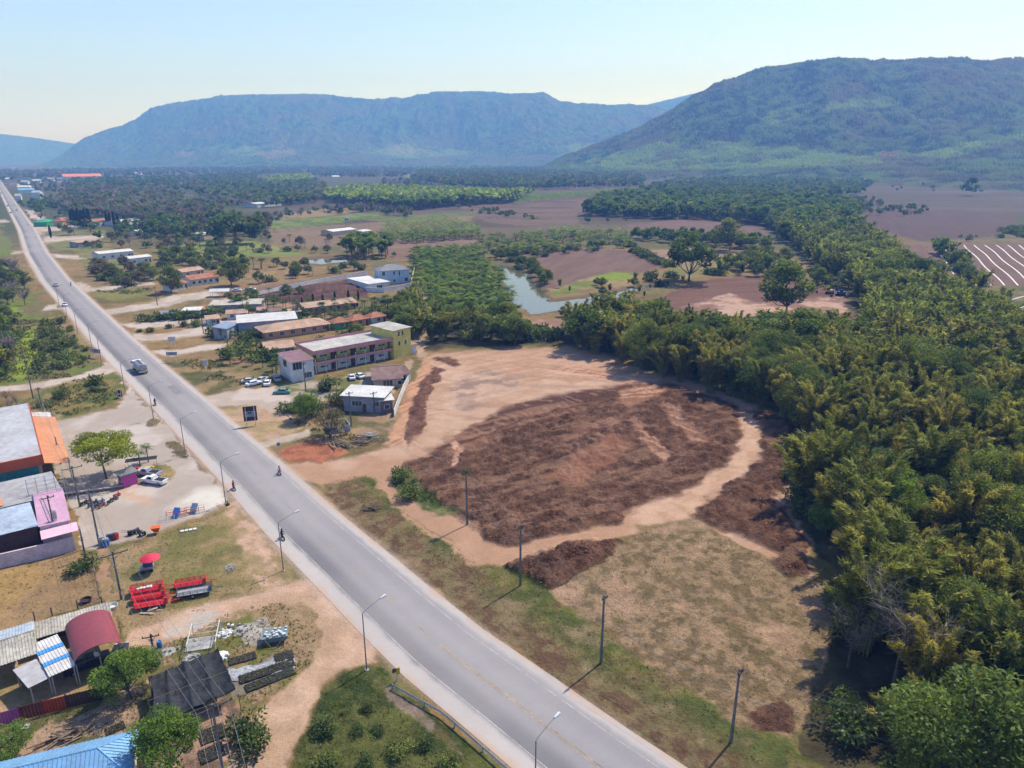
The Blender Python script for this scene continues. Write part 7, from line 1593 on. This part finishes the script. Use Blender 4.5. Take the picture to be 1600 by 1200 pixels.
for i, (x, y) in enumerate([(262,1018),(352,990),(375,985),(345,1025),(300,1028)]):
    t = thing('rubble_pile', ['cream slabs beside the barrel','white rubble heap beside the scaffold','grey rubble heap on the grass','pale blocks near the net corner','scattered pale blocks before the net'][i], 'rubble', gnd(x, y), i); m = MB(); rr = random.Random(i + 40)
    for k in range(18 if i in (1, 2) else 6):
        p = (rr.gauss(0, .7), rr.gauss(0, .5)); s_ = rr.uniform(.10, .32); zz = rr.uniform(0, .3); an = rr.random()*3; c_, sn = math.cos(an)*s_, math.sin(an)*s_
        m.hexa([(p[0]-c_,p[1]-sn,zz-.1),(p[0]+sn,p[1]-c_,zz-.1),(p[0]+c_,p[1]+sn,zz-.08),(p[0]-sn,p[1]+c_,zz-.1)], [(p[0]-c_*.8,p[1]-sn*.8,zz+s_*.7),(p[0]+sn*.7,p[1]-c_*.8,zz+s_*.5),(p[0]+c_*.8,p[1]+sn*.7,zz+s_*.8),(p[0]-sn*.8,p[1]+c_*.8,zz+s_*.6)])
    m.lathe([(1.1,-.05),(.8,.08),(0,.14)], (0, 0), 9); m.build('blocks', CONCR if i % 2 == 0 else WHITE, t)
t = thing('tipped_skip', 'rusty skip of bricks tilted on struts in the weeds', 'skip', gnd(431,1000), .25)
MB().hexa([(-1.3,-.8,.3),(1.3,-.8,.3),(1.3,.8,.3),(-1.3,.8,.3)], [(-1.6,-1.0,1.1),(1.6,-1.0,1.1),(1.6,1.0,1.2),(-1.6,1.0,1.2)]).build('skip', mat('faded_teal_paint', (.16,.22,.24), .7), t); m = MB(); rr = random.Random(9)
for k in range(30): x, y = rr.uniform(-1.4,1.4), rr.uniform(-.8,.8); m.box(x-.14, x+.14, y-.1, y+.1, 1.15, 1.3 + rr.random()*.12)
m.build('bricks', WHITE, t); MB().path([(-1.2,-1.1,1.0),(-.2,-1.9,0),(1.2,-1.1,1.0)], .04).build('strut', WOOD, t)
# nursery beds, timber, frames
def bed(label, px0, py0, px1, py1, wd, m_, seed):
    a, b = W(px0, py0), W(px1, py1); d = b - a; t = thing('seedling_bed', label, 'plant bed', (a + b)/2, math.atan2(d.y, d.x)); l_ = d.length
    MB().box(-l_/2, l_/2, -wd/2, wd/2, -.05, .16).build('pots', BLK, t); rng = np.random.RandomState(seed); n = int(l_*wd*60); c = np.stack([rng.uniform(-l_/2, l_/2, n), rng.uniform(-wd/2, wd/2, n), rng.uniform(.16, .34, n)], 1)
    lv = leaves(rng, c, rng.normal(size=(n,3)) + [0,0,1], .11, .045); me = mesh_np('seedlings', lv[0], lv[1]); attr(me, 'Leaf', lv[2]); link('seedlings', me, m_, t)
bed('long bed of reddish seedlings right of the net', 374, 1064, 460, 1035, 1.5, M_DRY, 1); bed('long bed of greenish seedlings nearest the dirt track', 384, 1078, 460, 1048, 1.4, M_WEED, 2); bed('short bed of dark seedlings beside the tarp', 430, 1030, 458, 1022, 1.6, M_DRY, 3); bed('bed of dark seedlings against the net', 358, 1036, 400, 1024, 1.4, M_DRY, 4)
bed('bed of seedlings below the net, upper', 312, 1156, 352, 1140, 2.2, M_DRY, 5); bed('bed of seedlings below the net, lower', 312, 1186, 350, 1170, 2.0, M_DRY, 6); bed('bed of reddish plants behind the blue roof', 165, 1146, 195, 1133, 1.2, M_DRY, 7)
t = thing('ground_sheet', 'grey plastic sheet spread between the seedling beds', 'sheet', W(405,1048), .28); m = MB(); rng = np.random.RandomState(4); V = []; n1, n2 = 24, 10
for j in range(n2): 
    for i in range(n1): V.append((-4.2 + 8.4*i/(n1-1), -1.1 + 2.2*j/(n2-1) + .15*math.sin(i), .05 + .12*rng.rand()))
m.add(V, [(j*n1+i, j*n1+i+1, (j+1)*n1+i+1, (j+1)*n1+i) for j in range(n2-1) for i in range(n1-1)]); so_ = m.build('sheet', TARP, t); so_.modifiers.new('thickness', 'SOLIDIFY').thickness = .02
def timber(name, label, px, py, rz, n, l_, spread, m_, seed, cat='timber'):
    t = thing(name, label, cat, gnd(px, py), rz); m = MB(); rr = random.Random(seed)
    for i in range(n):
        x, y = rr.gauss(0, spread), rr.gauss(0, spread*.6); a = rr.gauss(0, .35); l2 = l_*rr.uniform(.5, 1.); dx, dy = math.cos(a)*l2/2, math.sin(a)*l2/2; z = rr.uniform(.06, .6); w_ = rr.uniform(.05, .12)
        nx, ny = -math.sin(a)*w_, math.cos(a)*w_; dz = rr.uniform(-.15, .2)
        m.hexa([(x-dx-nx,y-dy-ny,z),(x+dx-nx,y+dy-ny,z+dz),(x+dx+nx,y+dy+ny,z+dz),(x-dx+nx,y-dy+ny,z)], [(x-dx-nx,y-dy-ny,z+w_),(x+dx-nx,y+dy-ny,z+dz+w_),(x+dx+nx,y+dy+ny,z+dz+w_),(x-dx+nx,y-dy+ny,z+w_)])
    m.build('pieces', m_, t); return t
timber('timber_pile', 'pile of long grey poles and planks beside the orange patch', 532, 694, -1.0, 40, 5., 1.3, WOOD, 1); timber('timber_pile', 'heap of scrap boards and sheets near the dirt track', 568, 690, .3, 40, 2.6, 1.6, WOOD, 2); timber('scrap_pile', 'low heap of grey scrap metal before the fence corner', 577, 683, .1, 30, 1.8, .9, STEEL, 3, 'scrap')
timber('log_pile', 'pair of pale logs lying before the red trailers', 240, 957, .6, 4, 2.2, .5, CREAM, 4, 'logs'); timber('branch', 'dead branch lying on the verge', 583, 797, -.5, 6, 3.5, .5, BARK, 5, 'branch'); timber('bamboo_rack', 'rack of crossed bamboo poles behind the blue roof', 98, 1152, .5, 18, 2.6, .9, WOOD, 6, 'rack')
for i, (x, y) in enumerate([(135,940),(176,950)]):
    t = thing('water_trough', ['brown round trough in the pasture corner','white round trough at the end of the long shed'][i], 'trough', gnd(x, y)); MB().lathe([(0,0),(.6,0),(.75,.5),(.68,.5),(.55,.12),(0,.12)]).build('basin', MAROON if i == 0 else WHITE, t)
# pasture fence
t = thing('post_fence', 'post and wire fence around the brown pasture', 'fence', (0, 0, 0)); P = [W(*p) for p in ((146,878),(150,905),(156,935),(160,945))] + [W(*p) for p in ((122,951),(82,962),(55,970),(30,975))]; Q = []
for a, b in zip(P, P[1:]):
    k = max(1, int((b - a).length/2.2))
    for i in range(k): Q.append(a.lerp(b, i/k))
for p in Q: MB().box(p.x-.06, p.x+.06, p.y-.06, p.y+.06, -.1, 1.35).build('post', DSTEEL, t)
m = MB()
for z in (.5, .9, 1.25): m.path([p + Vector((0, 0, z)) for p in Q], .012, 4)
m.build('wire', STEEL, t)
# mulch strips on the far right field
for i in range(10):
    x0 = 1455 + i*17; x1 = 1502 + i*22.5; a, b = W(x0+ (0 if i else 6), 383), W(x1, 446); m = MB(); n = 14; dd = (b - a).normalized(); nn = Vector((-dd.y, dd.x, 0))*.42; P = [a.lerp(b, j/n) + Vector((math.sin(j*.9 + i)*.5, 0, .08)) for j in range(n+1)]
    for p, q in zip(P, P[1:]): m.hexa([p-nn-Vector((0,0,.1)), q-nn-Vector((0,0,.1)), q+nn-Vector((0,0,.1)), p+nn-Vector((0,0,.1))], [p-nn*.8, q-nn*.8, q+nn*.8, p+nn*.8])
    o = m.build('mulch_strip', WHITE); o['label'] = 'white plastic mulch strip laid across the ploughed field on the right'; o['category'] = 'mulch strip'; o['group'] = 'mulch strips on the upper right field'
for i in range(4):
    a, b = W(1548 + i*14, 480 + i*15), W(1640 + i*10, 454 + i*12); m = MB(); n = 10; P = [a.lerp(b, j/n) + Vector((0, math.sin(j*.35)*2, .08)) for j in range(n+1)]; nn = Vector((0, .4, 0))
    for p, q in zip(P, P[1:]): m.hexa([p-nn-Vector((0,0,.1)), q-nn-Vector((0,0,.1)), q+nn-Vector((0,0,.1)), p+nn-Vector((0,0,.1))], [p-nn*.8, q-nn*.8, q+nn*.8, p+nn*.8])
    o = m.build('mulch_strip', WHITE); o['label'] = 'white plastic mulch strip curving below the ploughed field'; o['category'] = 'mulch strip'; o['group'] = 'mulch strips below the right field'
# excavators in the dug-out field
for i, (x, y, m_, lb) in enumerate([(1296,459,YELP,'yellow excavator parked under the bamboo by the dug-out field'), (1313,462,BLUEP,'dark blue lorry-like machine beside the yellow excavator')]):
    t = thing('excavator', lb, 'excavator', gnd(x, y), 2.6 + i)
    for sg in (-1, 1): MB().prof([(-1.8,.25),(-1.5,0),(1.5,0),(1.8,.25),(1.8,.6),(1.5,.85),(-1.5,.85),(-1.8,.6)], sg*1.1-.25, sg*1.1+.25).build('track', TYRE, t)
    MB().box(-2.0, 1.2, -1.2, 1.2, .95, 1.9).build('body', m_, t, bev=.08); MB().box(-.2, 1.1, .2, 1.15, 1.9, 2.9).build('cab', GLASS, t, bev=.08)
    MB().path([(1.0,-.3,1.6),(3.2,-.3,3.8),(5.2,-.3,2.6),(5.4,-.3,.9)], .2).build('boom', m_, t); MB().box(5.0,5.9,-.8,.2,.1,.9).build('bucket', DSTEEL, t, bev=.05)
# workshop clutter by the brown lot
rc = rect((333,456), (352,455), (331,451), 3.); house('workshop_tent', 'makeshift workshop with white awning beside the brown lot', 'tent', (rc[0], 8, 5, .2), 2.8, 'gable', .8, .3, DSTEEL, R_WHITE, walls=False, ribbed=False, th=.05)
# more litter on the lots
for i, (x, y) in enumerate([(35,1137),(17,1152)]): t = thing('rubble_pile', ['white sheet lying in the garden behind the blue roof','small white sheet left of the larger one'][i], 'rubble', gnd(x, y), i); MB().plate((-.8,-.3,.1), (.8,-.2,.15), (.7,.35,.3), (-.7,.3,.12), .04).build('sheet', WHITE, t)
